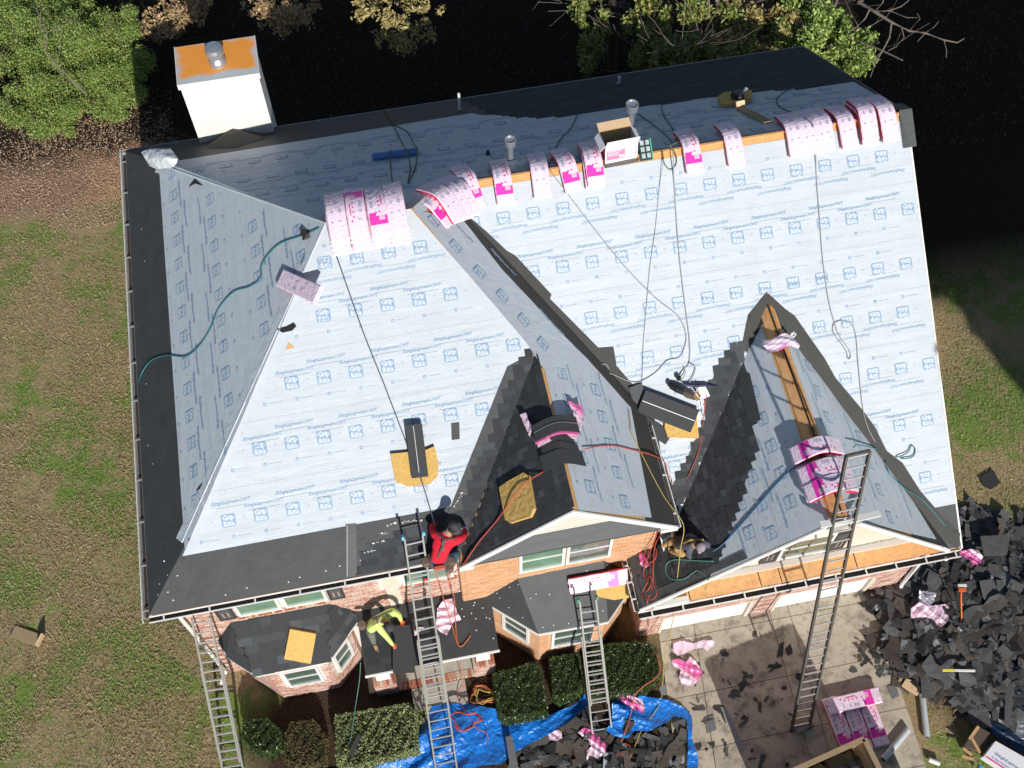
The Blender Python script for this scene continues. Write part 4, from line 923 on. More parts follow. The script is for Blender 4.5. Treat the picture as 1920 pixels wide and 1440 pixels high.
M_woodlit = ramp_mat('woods_litter', [(.025, .018, .012), (.06, .04, .027), (.09, .06, .038), (.04, .028, .018)])
lawnL = lambda x, y: (x < .1) | (y < -2.2)
blades('dry_grass', 120000, -7, .4, -5.5, 15, M_dry, lambda x, y: lawnL(x, y) & (nz(x, y) < .25))
blades('green_grass', 95000, -7, .4, -5.5, 14.5, M_grn, lambda x, y: lawnL(x, y) & (nz(x, y)+RNG.normal(size=len(x))*.22-.25*(x < -3.6)+.2*(x > -2.4) > .22), (.010, .028), .04)
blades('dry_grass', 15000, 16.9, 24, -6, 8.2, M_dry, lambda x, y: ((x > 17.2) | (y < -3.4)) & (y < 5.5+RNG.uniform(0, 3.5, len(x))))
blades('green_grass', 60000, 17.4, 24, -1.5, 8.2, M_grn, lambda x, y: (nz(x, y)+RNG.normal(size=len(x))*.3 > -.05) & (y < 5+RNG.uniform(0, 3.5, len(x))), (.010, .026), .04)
blades('leaf_litter', 34000, -8, .0, 14.8, 20, M_litter, lambda x, y: (nz(x, y, .8)+.5*(x < -1.5)+RNG.normal(size=len(x))*.3 > .1), (.012, .038), .05)
blades('leaf_litter', 2200, -7, .2, -5, 15, M_litter, lambda x, y: x < .0, (.015, .035), .03)
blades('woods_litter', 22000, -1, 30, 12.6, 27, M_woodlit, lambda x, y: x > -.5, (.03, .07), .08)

# ------------------------------------------------------------------ shrubs and trees
M_shrub = ramp_mat('shrub_leaf', [(.04, .075, .015), (.14, .23, .04), (.28, .38, .08), (.40, .48, .15), (.10, .17, .03)], .5)
M_vine = ramp_mat('vine_leaf', [(.05, .09, .015), (.16, .22, .04), (.30, .34, .09), (.36, .30, .10), (.10, .14, .03)], .5)
M_brown = ramp_mat('brown_leaf', [(.18, .09, .05), (.42, .26, .15), (.52, .40, .20), (.30, .16, .09), (.38, .36, .16)], .7)
M_tan = ramp_mat('ochre_leaf', [(.16, .12, .04), (.36, .30, .10), (.50, .40, .18), (.24, .20, .07)], .7)
M_bark = mat('bark', (.20, .16, .125), .95, noise=(9, .3, (4, 4, .6)), bump=(14, .7, .03, (4, 4, .6)))
M_barkd = mat('bark_dark', (.045, .037, .03), .95, noise=(9, .3, (4, 4, .6)))
M_hedge = ramp_mat('hedge_leaf', [(.012, .028, .006), (.035, .065, .012), (.07, .115, .025), (.025, .05, .01), (.12, .17, .05)], .35, spec=.5)
M_hedgel = ramp_mat('pale_hedge_leaf', [(.06, .085, .02), (.15, .19, .06), (.28, .32, .14), (.40, .42, .22), (.11, .15, .04)], .45)
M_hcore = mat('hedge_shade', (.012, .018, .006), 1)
def cloud(cs, n, flat=1.0, shell=.55):
    """points in a set of ellipsoids (cx,cy,cz,rx,ry,rz), denser to the outside, clustered in sprays"""
    cs = np.array(cs, float); w = cs[:, 3]*cs[:, 4]+cs[:, 5]*cs[:, 3]; idx = RNG.choice(len(cs), n//14, p=w/w.sum())
    d = RNG.normal(size=(len(idx), 3)); d /= np.linalg.norm(d, axis=1)[:, None]; r = RNG.uniform(shell**3, 1.15, len(idx))**(1/3)
    ctr = cs[idx, :3]+d*r[:, None]*cs[idx, 3:]
    p = np.repeat(ctr, 14, 0)+RNG.normal(size=(len(idx)*14, 3))*.13*np.repeat(np.minimum(1, cs[idx, 3:]), 14, 0)**.5
    p[:, 2] = np.maximum(p[:, 2], .03); return p
def foliage(name, cs, n, mtl, parent, size=(.03, .06), flat=.4, shell=.55, kind=None):
    P_ = cloud(cs, n, shell=shell); T, B_ = rand_frames(len(P_), flat); return quads_mesh(name, P_, T, B_, RNG.uniform(*size, len(P_)), mtl, parent, kind)
def branch_mesh(mb, p, d, L, r, depth, spread=.6, seg=4, rnd=random, up=.15, thin=.012):
    pts = [Vector(p)]; rr = [r]; d = Vector(d).normalized(); q = Vector(p)
    for i in range(seg):
        d = (d+Vector((rnd.uniform(-1, 1), rnd.uniform(-1, 1), rnd.uniform(-.6, .8)+up))*.22).normalized(); q = q+d*L/seg; pts.append(q.copy()); rr.append(max(thin*.5, r*(1-.55*(i+1)/seg)))
    mb.tube(pts, rr, 5 if r < .05 else 8)
    if depth > 0:
        for k in range(rnd.choice((2, 3, 3))):
            i = rnd.randint(1, seg); nd = (d+Vector((rnd.uniform(-1, 1), rnd.uniform(-1, 1), rnd.uniform(-.5, .9)))*spread*1.3).normalized()
            branch_mesh(mb, pts[i], nd, L*rnd.uniform(.5, .75), rr[i]*.6, depth-1, spread, seg, rnd, up, thin)
def scatter_cs(cs, k=5):
    o = []
    for c in cs:
        o.append((c[0], c[1], c[2]*.7, c[3]*.6, c[4]*.6, c[5]*.7))
        for _ in range(k*2):
            a = random.uniform(0, 6.3); r = random.uniform(.18, .42); o.append((c[0]+c[3]*.85*math.cos(a), c[1]+c[4]*.85*math.sin(a), max(.25, c[2]+random.uniform(-.4, .35)), c[3]*r, c[4]*r, c[5]*r*1.1))
    return o
def shrub(name, label, cat, cs, n, mtl, base, group=None, size=(.02, .042), stem=True, flat=.0, shell=.3, br=None):
    t = thing(name, label, cat, base, group); cs = scatter_cs(cs)
    foliage('foliage', cs, n, mtl, t, size, flat, shell)
    if stem:
        mb = MB(); rn = random.Random(int(base[0]*31+base[1]*7))
        zt = sum(c[2] for c in cs)/len(cs); sp = max(c[3] for c in cs)
        for k in range(br or 5): branch_mesh(mb, base, (rn.uniform(-1, 1), rn.uniform(-1, 1), 1.2), zt*rn.uniform(.8, 1.3), .03, 2, .7, 4, rn)
        mb.build('stem', M_bark, t)
        for k in range(12):
            c = cs[rn.randrange(len(cs))]; mb = MB(); branch_mesh(mb, (c[0], c[1], max(.1, c[2]-c[5]*.4)), (rn.uniform(-1, 1), rn.uniform(-1, 1), rn.uniform(.4, 1.4)), c[5]+c[3]*.8, .013, 1, .8, 4, rn, thin=.008); mb.build('twig', M_bark, t)
    return t
def bush_at(px, z, r, rz):
    p = atz(*px, z); return (p.x, p.y, p.z, r, r, rz)
shrub('shrub', 'broad bright green shrub thicket at the top left corner above the lawn', 'shrub', [bush_at((40, 60), 1.2, 1.3, .9), bush_at((110, 30), 1.4, 1.2, .9), bush_at((60, 130), 1.0, 1.0, .7), bush_at((20, 10), 1.4, 1.2, .9)], 60000, M_shrub, tuple(atz(60, 100, 0)))
shrub('shrub', 'green shrub with bare grey stem right of the thicket, beside the chimney shadow', 'shrub', [bush_at((190, 40), 1.6, 1.1, .9), bush_at((225, 100), 1.2, .9, .8), bush_at((180, 115), 1.1, .9, .7), bush_at((240, 160), .9, .6, .6)], 60000, M_shrub, tuple(atz(200, 120, 0)))
shrub('shrub', 'low green shrub running down to the red clay patch', 'shrub', [bush_at((60, 200), .7, .85, .55), bush_at((130, 175), .8, .85, .6), bush_at((190, 195), .6, .7, .45), bush_at((20, 180), .6, .6, .5), bush_at((110, 225), .4, .6, .35)], 48000, M_shrub, tuple(atz(110, 210, 0)))
mb = MB(); rn = random.Random(4)
t = thing('sapling', 'thin bare sapling leaning over the top left shrubs', 'tree', tuple(atz(165, 190, 0)))
pts = [atz(u, v, z) for u, v, z in ((163, 178, 1.0), (135, 150, 1.6), (108, 125, 1.9), (85, 97, 2.2), (88, 60, 2.5), (70, 20, 2.7), (68, -20, 2.8))]; mb.tube(pts, [.035, .032, .03, .026, .02, .016, .012], 6); mb.build('trunk', M_bark, t)
for i in (1, 2, 3, 4):
    mb = MB(); branch_mesh(mb, pts[i], (rn.uniform(-1, 1), rn.uniform(-.5, 1), .4), 1.1, .014, 1, .6, 4, rn, thin=.008); mb.build('branch', M_bark, t)
mb = MB(); pts = [atz(u, v, z) for u, v, z in ((52, 285, .1), (40, 250, .5), (28, 215, 1.0), (10, 180, 1.4))]
t = thing('sapling', 'bare twig rising from the leaf litter at the left edge', 'tree', tuple(pts[0])); mb.tube(pts, [.018, .016, .012, .008], 5); mb.build('trunk', M_bark, t)
def tree(label, px0, cs, n, mtl, name='tree', trunk_r=.12, size=(.05, .09), group=None, bare=3, shell=.35, flat=.25):
    b0 = atz(*px0, 0); t = thing(name, label, 'tree', tuple(b0), group); rn = random.Random(px0[0])
    c = Vector(cs[0][:3]); mb = MB(); mb.tube([b0, b0.lerp(c, .5)+Vector((.1, .05, 0)), c], [trunk_r, trunk_r*.8, trunk_r*.45], 8); mb.build('trunk', M_bark, t)
    for k in range(bare):
        mb = MB(); branch_mesh(mb, b0.lerp(c, rn.uniform(.4, .95)), (rn.uniform(-1, 1), rn.uniform(-1, 1), rn.uniform(.2, .9)), c.z*.5, trunk_r*.35, 2, .7, 4, rn); mb.build('branch', M_bark, t)
    if n: foliage('crown', scatter_cs(cs, 5), n, mtl, t, size, flat, shell)
    return t
tree('brown leaved oak sapling left of the chimney shadow at the top edge', (335, -60), [bush_at((320, 15), 1.5, .9, .7), bush_at((290, 45), 1.0, .5, .5), bush_at((345, -10), 2.0, .8, .7)], 2600, M_brown, trunk_r=.06)
tree('brown leaved sapling right of the chimney shadow at the top edge', (490, -60), [bush_at((488, 0), 2.2, .55, .5), bush_at((520, 15), 2.2, .7, .6), bush_at((560, 5), 2.2, .6, .5)], 2000, M_brown, trunk_r=.06)
tree('ochre leaved small tree at the top edge behind the hip ridge', (720, -40), [bush_at((745, 8), 4.4, .8, .5), bush_at((700, 15), 4.2, .5, .4), bush_at((790, -5), 4.4, .6, .5)], 2600, M_tan, trunk_r=.09)
mb = MB(); t = thing('tree', 'dark bare trunk at the top edge, left of the green vines', 'tree', tuple(atz(1148, 110, 0)))
for a, b_, r in (((1148, 60), (1150, -60), .17),): mb.tube([atz(a[0], a[1]+70, 0), atz(*a, 2.5), atz(*b_, 6)], [r, r, r*.8], 10)
mb.build('trunk', M_barkd, t)
mb = MB(); t = thing('tree', 'thinner dark trunk leaning right beside the first one', 'tree', tuple(atz(1178, 110, 0))); mb.tube([atz(1175, 110, 0), atz(1185, 50, 2.5), atz(1195, -60, 6)], [.12, .11, .08], 8); mb.build('trunk', M_barkd, t)
tree('tree with yellow green vines hanging beside the dark trunks', (1130, 60), [bush_at((1115, 20), 4.6, .6, .6), bush_at((1105, 60), 4.4, .3, .4)], 2600, M_vine, trunk_r=.07)
tree('vine covered tree with thin yellow green leaves right of the dark trunks', (1220, 80), [bush_at((1215, 40), 4.8, .55, .9), bush_at((1225, 90), 4.6, .45, .6), bush_at((1250, 115), 4.8, .4, .4)], 6500, M_vine, trunk_r=.1, bare=5)
tree('pale trunked tree with sparse leaves behind the back eave', (1310, 110), [bush_at((1330, 60), 5.4, .8, .8), bush_at((1290, 110), 4.8, .6, .5), bush_at((1370, 95), 5.2, .6, .6)], 8500, M_vine, trunk_r=.14, bare=8)
tree('ochre and green tree behind the middle of the back eave', (1430, 90), [bush_at((1430, 70), 5.4, .8, .8), bush_at((1410, 20), 5.4, .8, .8), bush_at((1460, 100), 5.0, .6, .5)], 12000, M_tan, trunk_r=.12, bare=6)
tree('bright green leafy tree behind the far right roof corner', (1560, 100), [bush_at((1530, 50), 5.6, .95, .9), bush_at((1580, 80), 5.0, .8, .7), bush_at((1490, 20), 5.6, .9, .8), bush_at((1560, 110), 4.6, .6, .5)], 26000, M_shrub, trunk_r=.12, bare=4)
tree('bare grey tree with a forked pale trunk above the back eave', (1330, 60), [bush_at((1345, 0), 6.5, .5, .5)], 0, M_vine, trunk_r=.13, bare=9)
t = thing('tree', 'bare branched tree reaching out over the dark ground at the top right', 'tree', tuple(atz(1640, -30, 0)))
def limb(pts, r0, r1): mb = MB(); k = len(pts); mb.tube([atz(*p) for p in pts], [r0+(r1-r0)*i/(k-1) for i in range(k)], 6); mb.build('branch', M_bark, t)
mb = MB(); mb.tube([atz(1640, -30, 0), atz(1625, -20, 4), atz(1612, 5, 6.5)], [.12, .1, .06], 8); mb.build('trunk', M_bark, t)
limb([(1612, 5, 6.5), (1640, 22, 6.6), (1672, 42, 6.6), (1705, 58, 6.6), (1735, 62, 6.6), (1770, 75, 6.6), (1795, 80, 6.6), (1808, 72, 6.6)], .045, .012)
limb([(1672, 42, 6.6), (1668, 70, 6.4), (1655, 95, 6.2), (1640, 120, 6), (1632, 145, 5.9)], .025, .01); limb([(1655, 95, 6.2), (1640, 110, 6.1), (1627, 117, 6)], .012, .008)
limb([(1630, 18, 6.6), (1622, 35, 6.5), (1605, 52, 6.4), (1590, 60, 6.3)], .025, .01); limb([(1640, 22, 6.6), (1668, 20, 6.6), (1690, 12, 6.6), (1705, 0, 6.7)], .022, .01)
limb([(1690, 50, 6.6), (1695, 70, 6.5), (1680, 88, 6.4), (1665, 95, 6.3)], .016, .008); limb([(1735, 62, 6.6), (1752, 50, 6.6), (1760, 40, 6.6)], .014, .007); limb([(1770, 75, 6.6), (1775, 95, 6.5), (1774, 108, 6.4)], .012, .007); limb([(1735, 62, 6.6), (1720, 78, 6.5)], .012, .007)
limb([(1640, 22, 6.6), (1655, 5, 6.7), (1662, -20, 6.8)], .02, .012); limb([(1705, 58, 6.6), (1725, 35, 6.6), (1720, 25, 6.7)], .012, .007); limb([(1668, 20, 6.6), (1700, 33, 6.5), (1720, 33, 6.5)], .012, .007)
# unseen trees added below the frame, crowns shaped to shade the far right
for lab, (x, y, z, rx, ry, rz) in (('unseen tree added in the front yard to shade the ground right of the house', (23.3, -13.6, 14.5, 3.9, 3.1, 2.3)), ('unseen tree added furthest down the front yard to shade the right lawn edge', (28.2, -18.5, 14, 3.7, 3.5, 2.7)), ('unseen tree added right of the other two to shade the far right ground', (29.4, -9.7, 14, 4.2, 4, 3.2))):
    t = thing('tree', lab, 'tree', (x+4, y-1, 0)); MB().tube([(x+4, y-1, 0), (x+2.4, y-.5, z-3.5), (x, y, z)], [.4, .32, .15], 10).build('trunk', M_bark, t)
    bm = bmesh.new(); bmesh.ops.create_icosphere(bm, subdivisions=4, radius=1)  # opaque core added inside the crown so its shadow gets a crisp edge
    for v in bm.verts:
        d = 1+.05*math.sin(v.co.x*5+v.co.y*3)+.04*math.sin(v.co.y*7-v.co.z*6); v.co = Vector((x+v.co.x*rx*d, y+v.co.y*ry*d, z+v.co.z*rz*d))
    me = bpy.data.meshes.new('shade_core'); bm.to_mesh(me); bm.free(); me.materials.append(M_hcore); o = bpy.data.objects.new('shade_core', me); link(o, t); o.matrix_parent_inverse = parent_inv(t)
    foliage('crown', [(x, y, z, rx, ry, rz)], 9000, M_shrub, t, (.14, .24), .3, .85)
# clipped hedges -------------------------------------------------------------------------------
def hedge(label, pxs, z, mtl, n, zb=0, round_=.25, size=(.02, .034), group='clipped hedges in front of the house', core=True):
    P_ = [atz(*p, z) for p in pxs]; P2 = [(p.x, p.y) for p in P_]; cx = sum(p[0] for p in P2)/len(P2); cy = sum(p[1] for p in P2)/len(P2)
    t = thing('hedge', label, 'hedge', (cx, cy, 0), group)
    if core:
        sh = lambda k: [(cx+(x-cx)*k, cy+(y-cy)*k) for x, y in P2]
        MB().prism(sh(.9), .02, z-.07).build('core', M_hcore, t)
    mb = MB(); mb.tube([(cx, cy, 0), (cx, cy, z*.6)], [.04, .03], 6); mb.build('stem', M_bark, t)
    xs_ = [p[0] for p in P2]; ys_ = [p[1] for p in P2]; pts = []
    per = sum(math.dist(P2[i], P2[(i+1) % len(P2)]) for i in range(len(P2)))
    area = abs(sum(P2[i][0]*P2[(i+1) % len(P2)][1]-P2[(i+1) % len(P2)][0]*P2[i][1] for i in range(len(P2))))/2
    nt = int(n*area/(area+per*z*.55))
    while len(pts) < nt:
        x, y = random.uniform(min(xs_), max(xs_)), random.uniform(min(ys_), max(ys_))
        if inpoly(x, y, P2): pts.append((x, y, z+.025*math.sin(x*9+y*5)+.03*math.sin(x*21-y*17)-abs(random.gauss(0, .045))))
    while len(pts) < n:
        i = random.randrange(len(P2)); a, b_ = P2[i], P2[(i+1) % len(P2)]
        k = random.random(); zz = z*random.random()**.8; o = random.gauss(0, .02)
        if random.random() > math.dist(a, b_)/per*len(P2)*.6: continue
        x = a[0]+(b_[0]-a[0])*k; y = a[1]+(b_[1]-a[1])*k; s = 1+o-.06*(zz > z-.1); pts.append((cx+(x-cx)*s, cy+(y-cy)*s, zz))
    C = np.array(pts); T, B_ = rand_frames(len(C), .15); quads_mesh('foliage', C, T, B_, RNG.uniform(*size, len(C)), mtl, t, None)
    return t
hedge('round dark green hedge beside the foot of the leftmost ladder', [(458, 1352), (500, 1345), (523, 1365), (527, 1395), (505, 1412), (470, 1405), (450, 1380)], .75, M_hedge, 5200)
hedge('browning hedge between the round green one and the pale clipped one', [(545, 1352), (590, 1350), (612, 1380), (608, 1430), (570, 1440), (530, 1425), (532, 1380)], .55, ramp_mat('brown_hedge_leaf', [(.04, .03, .012), (.12, .08, .035), (.18, .16, .06), (.07, .05, .02)]), 4200)
hedge('large pale variegated clipped hedge left of the blue tarp', [(628, 1340), (765, 1318), (778, 1335), (782, 1405), (665, 1438), (632, 1430)], .85, M_hedgel, 9000, size=(.024, .042))
hedge('square dark green clipped hedge right of the coiled red hose', [(924, 1262), (1000, 1240), (1013, 1252), (1027, 1335), (950, 1348), (935, 1340)], .85, M_hedge, 6500)
hedge('dark green clipped hedge left of the middle ladder', [(1030, 1232), (1085, 1222), (1097, 1290), (1050, 1312), (1038, 1300)], .85, M_hedge, 4200)
hedge('rounded dark green clipped hedge right of the middle ladder', [(1110, 1215), (1140, 1205), (1210, 1201), (1232, 1215), (1240, 1262), (1215, 1290), (1140, 1302), (1112, 1300)], .85, M_hedge, 7500)
hedge('small green sprig of shrub under the pale hedge by the tarp', [(776, 1332), (800, 1330), (796, 1352), (780, 1356)], .4, M_hedgel, 500, core=False)
# ------------------------------------------------------------------ shingle bundles
def local_part(mb, name, mats, parent, **k):
    me = mesh_from(name, mb.v, mb.f, mats, mb.m); o = bpy.data.objects.new(name, me); link(o, parent); return o
BM = [M_pink, M_hotpink, M_red, M_greyp, M_redp, mat('bundle_film_white', (.84, .67, .79), .3, noise=(14, .1), bump=(22, .8, .02))]
def bundle_mesh(sf, sb, kind, r=.13, W=.385, T=.10, Ln=1.26, black=False, sag=0):
    """bundle draped over a ridge: local x along the ridge, y across; sf, sb slopes in front and behind"""
    def z(y): s = sf if y < 0 else sb; return -s*(math.sqrt(y*y+r*r)-r)
    N_ = 18; ss = [-.5*Ln+Ln*i/N_ for i in range(N_+1)]
    kf = 1/math.sqrt(1+sf*sf); kb = 1/math.sqrt(1+sb*sb)
    pts = [(s*(kf if s < 0 else kb)*(1.03), s) for s in ss]
    P_ = [Vector((0, y, z(y))) for y, s in pts]
    nr = []
    for i in range(N_+1):
        d = P_[min(i+1, N_)]-P_[max(i-1, 0)]; nr.append(Vector((0, -d.z, d.y)).normalized())
    def at(x, s, h):
        f = (s/Ln+.5)*N_; i = max(0, min(N_-1, int(f))); t = f-i; p = P_[i].lerp(P_[i+1], t); n = nr[i].lerp(nr[i+1], t); return Vector((x, 0, 0))+p+n*h
    mb = MB(); rr = random.Random(hash(kind) % 97)
    v = []; f = []; mi = []
    prof = [(-W/2+.012, 0), (-W/2, .01), (-W/2, T-.018), (-W/2+.02, T), (-.06, T+.004), (.06, T+.003), (W/2-.02, T), (W/2, T-.018), (W/2, .01), (W/2-.012, 0)]
    k = len(prof)
    for i in range(N_+1):
        e = 1-.0*(abs(ss[i]) > .49)
        for x, h in prof: v.append(P_[i]+Vector((x+rr.uniform(-.004, .004), 0, 0))+nr[i]*(h+rr.uniform(-.003, .003)))
    for i in range(N_):
        for j in range(k):
            f.append((i*k+j, i*k+(j+1) % k, (i+1)*k+(j+1) % k, (i+1)*k+j)); mi.append({0: 2, 1: 2, 7: 2, 6: 0, 2: 0, 8: 2, 9: 5}.get(j, 5 if kind != 'plain' else 5))
    f += [tuple(range(k)), tuple(range(N_*k+k-1, N_*k-1, -1))]; mi += [0, 0]
    mb.add(v, f, mi)
    # crimped film ends
    for s, q in ((-.5*Ln, -1), (.5*Ln, 1)):
        n_ = 9; vv = []
        for i in range(n_):
            x = -W/2+W*i/(n_-1); vv += [at(x, s*.98, T*.9), at(x*.98, s, T*.5)+Vector((0, q*(.035+rr.uniform(-.012, .014)), rr.uniform(-.01, .015)))]
        mb.add(vv, [(2*i, 2*i+2, 2*i+3, 2*i+1) for i in range(n_-1)], 5)
    pr = MB()
    def patch(x0, x1, s0, s1, m_, h=.006, n=4):
        vv = []
        for i in range(n+1):
            s = s0+(s1-s0)*i/n; vv += [at(x0, s, T+h), at(x1, s, T+h)]
        pr.add(vv, [(2*i, 2*i+1, 2*i+3, 2*i+2) for i in range(n)], m_)
    if kind == 'printed':
        patch(-.18, .18, -.44, -.27, 1); patch(-.17, -.03, -.27, -.2, 1); patch(.02, .13, -.355, -.265, 0, .0075); 
        for i in range(4): patch(.03+.025*i, .04+.025*i, -.35, -.27, 4, .009, 2)
        for i in range(3): patch(-.12+.07*i, -.075+.07*i, -.24+.02*i, -.20+.015*i, 1, .006, 1)
        for i in range(4): patch(.03, .07, -.08+i*.10, -.045+i*.10, 4, .006, 1)
        patch(.095, .12, -.05, .2, 4, .006); patch(-.13, -.06, -.1, .05, 3, .006); patch(-.13, -.05, .1, .16, 3); patch(-.12, -.02, .28, .31, 3); patch(.08, .11, .3, .34, 2, .006, 1)
    elif kind == 'front':
        for x, s, m_, w, l in ((-.12, -.30, 3, .05, .04), (.03, -.28, 3, .06, .03), (-.1, -.1, 3, .05, .08), (.04, -.1, 3, .07, .09), (-.03, .12, 3, .1, .04), (-.13, .2, 4, .03, .03), (-.02, .2, 4, .03, .03), (.1, -.38, 3, .025, .025), (-.1, -.4, 3, .02, .02)):
            patch(x, x+w, s, s+l, m_)
    body = mb; return body, pr
BUN = {}
def bundle_src(key, *a, **k):
    if key not in BUN:
        b, p = bundle_mesh(*a, **k); BUN[key] = (mesh_from('wrapper', b.v, b.f, BM, b.m), mesh_from('printed_panel', p.v, p.f, BM, p.m))
    return BUN[key]
def put_bundle(key, M, label, group='pink wrapped bundles on the ridge'):
    w, p = BUN[key]; t = bpy.data.objects.new('shingle_bundle', None); link(t); t.matrix_world = M; tag(t, label, 'shingle bundle', group)
    a = bpy.data.objects.new('wrapper', w); link(a, t)
    if len(p.polygons): b_ = bpy.data.objects.new('printed_panel', p); link(b_, t); b_['kind'] = 'stuff'
    return t
sfm, sbm, sff = .6773, .6121, .5868
bundle_src('mp', sfm, sbm, 'printed'); bundle_src('mf', sfm, sbm, 'front'); bundle_src('bp', sff, sbm, 'printed', r=.25); bundle_src('bf', sff, sbm, 'front', r=.25)
bundle_src('dp', 1.01, .9109, 'printed', r=.16); bundle_src('cp', .85, .85, 'printed', r=.16); bundle_src('flat', 0, 0, 'printed'); bundle_src('flatf', 0, 0, 'front')
def ridge_pt(u, hh=.0):
    """point on the main ridge below picture column u"""
    best = min((abs((lambda p: p[0])(proj(Vector((x/50, YR2, HM+hh))))-u), x/50) for x in range(int(7.0*50), int(17.8*50))); return best[1]
def proj(p):
    d = Vector(p)-CAM_POS; z = d.dot(FW); return (960+CAM_F*d.dot(RT)/z, 720-CAM_F*d.dot(UP)/z)
def Rz(a): return Matrix.Rotation(a, 4, 'Z')
def Ry(a): return Matrix.Rotation(a, 4, 'Y')
rowr = [(1295, 'mp', 0, 0, 'pink shingle bundle with a magenta panel draped over the ridge right of the green pack'), (1372, 'mf', 0, .02, 'plain fronted pink shingle bundle alone on the ridge below the wooden roof bracket'),
        (1487, 'mf', 0, 0, 'leftmost bundle of the tight row at the right end of the ridge'), (1516, 'mf', -.02, .0, 'second bundle from the left in the tight row at the right ridge end'),
        (1543, 'mf', 0, .03, 'third bundle of the tight row at the right ridge end, crossed by a hose'), (1584, 'mf', .03, .0, 'fourth bundle in the tight row at the right end of the ridge'),
        (1624, 'mf', 0, .02, 'fifth bundle of the tight row at the right ridge end, showing a red side'), (1661, 'mp', 0, 0, 'rightmost bundle on the ridge beside the grey ridge cap'),
        (1108, 'mp', -.05, .03, 'two tone printed bundle just left of the white cardboard box'), (1063, 'mp', .10, .02, 'bundle with a red side second left of the white cardboard box'),
        (1010, 'mf', -.05, 0, 'short plain pink bundle between two bare stretches of ridge wood'), (941, 'mp', -.02, -.02, 'printed bundle on the ridge directly below the round metal vent pipe'),
        (876, 'mp', .18, .0, 'tilted printed bundle at the left end of the row, touching the fanned bundles')]
for u, key, rot, dy, lab in rowr:
    x = ridge_pt(u, .1); rr = Rz(rot+ (math.pi if lab.startswith(('rightmost',)) else 0))
    put_bundle(key, Matrix.Translation((x, YR2+dy, HM+.012)) @ rr, lab)
x = ridge_pt(1108, .1); put_bundle('mp', Matrix.Translation((x+.02, YR2+.0, HM+.012+.105)) @ Rz(-.02), 'upper of the two bundles stacked just left of the white cardboard box')
x = ridge_pt(1661, .1); put_bundle('mf', Matrix.Translation((x-.03, YR2+.01, HM+.112)) @ Rz(.02), 'upper plain bundle on top of the rightmost bundle of the ridge')
x = ridge_pt(1624, .1); put_bundle('mf', Matrix.Translation((x+.0, YR2+.05, HM+.112)) @ Rz(-.02), 'upper bundle of the second pair from the right end of the ridge')
# fanned bundles running down from the higher hip ridge to the main ridge
ang = math.atan2(HM-HR, .75)
for i, (u, v, rz, dz, key, lab) in enumerate([(862, 350, .36, .04, 'mf', 'lowest of the fanned bundles, its red edge showing beside the tilted printed bundle'), (846, 355, .46, .12, 'mf', 'middle of the fanned bundles between the tall stacks and the ridge row'), (829, 361, .56, .20, 'mf', 'topmost of the fanned bundles between the tall stacks and the ridge row'), (806, 374, .74, .14, 'mp', 'arched bundle with a glossy red rim bridging the gap right of the tall stacks')]):
    p = atz(u, v, 9.35+dz); put_bundle(key, Matrix.Translation((p.x, p.y, 9.24+dz)) @ Rz(rz) @ Ry(.16), lab, 'fanned bundles at the hip end')
# four tall stacks on the hip ridge
nm = ['leftmost', 'second', 'third', 'rightmost']
for c, (px_, key, flip) in enumerate([(628, 'bf', 0), (667, 'bp', 1), (704, 'bp', 0), (739, 'bf', 0)]):
    best = min(range(440, 680), key=lambda x: abs(proj(Vector((x/100, YR1, HR+.35)))[0]-px_))/100
    nst = 4
    for k in range(nst):
        top = k == nst-1
        lab = ('top bundle of the %s stack on the hip ridge' if top else ['bottom bundle of the %s stack on the hip ridge', 'second bundle up in the %s stack on the hip ridge', 'third bundle up in the %s stack on the hip ridge'][k]) % nm[c]
        put_bundle(key if top else 'bf', Matrix.Translation((best+random.uniform(-.015, .015), YR1-.02+random.uniform(-.025, .025)-.03*(3-k), HR+.01+.105*k+.015*(c in (0, 3)))) @ Rz((math.pi if flip and top else 0)+random.uniform(-.03, .03)), lab, 'stacked bundles on the hip ridge')
# garage dormer bundles, draped across a ridge that runs front to back
for i, (u, v, k, lab) in enumerate([(1522, 833, 0, 'rear bundle on the garage gable ridge, half in shade'), (1537, 874, 0, 'middle bundle on the garage gable ridge'), (1543, 905, 0, 'front bundle on the garage gable ridge beside the tall ladder')]):
    zz = HT+.1; y = min(range(-100, 420), key=lambda q: abs(proj(Vector((XT, q/100, HT+.12)))[1]-(v-2)))/100
    for s in range(2):
        put_bundle('dp' if s or i == 2 else 'dp', Matrix.Translation((XT-.03, y-.04*s, HT-.02+.105*s+.02*i)) @ Rz(-math.pi/2+random.uniform(-.04, .04)), lab if s else 'lower of the pair under the '+lab.split(',')[0].replace(' beside the tall ladder', ''), 'bundles on the garage gable ridge')
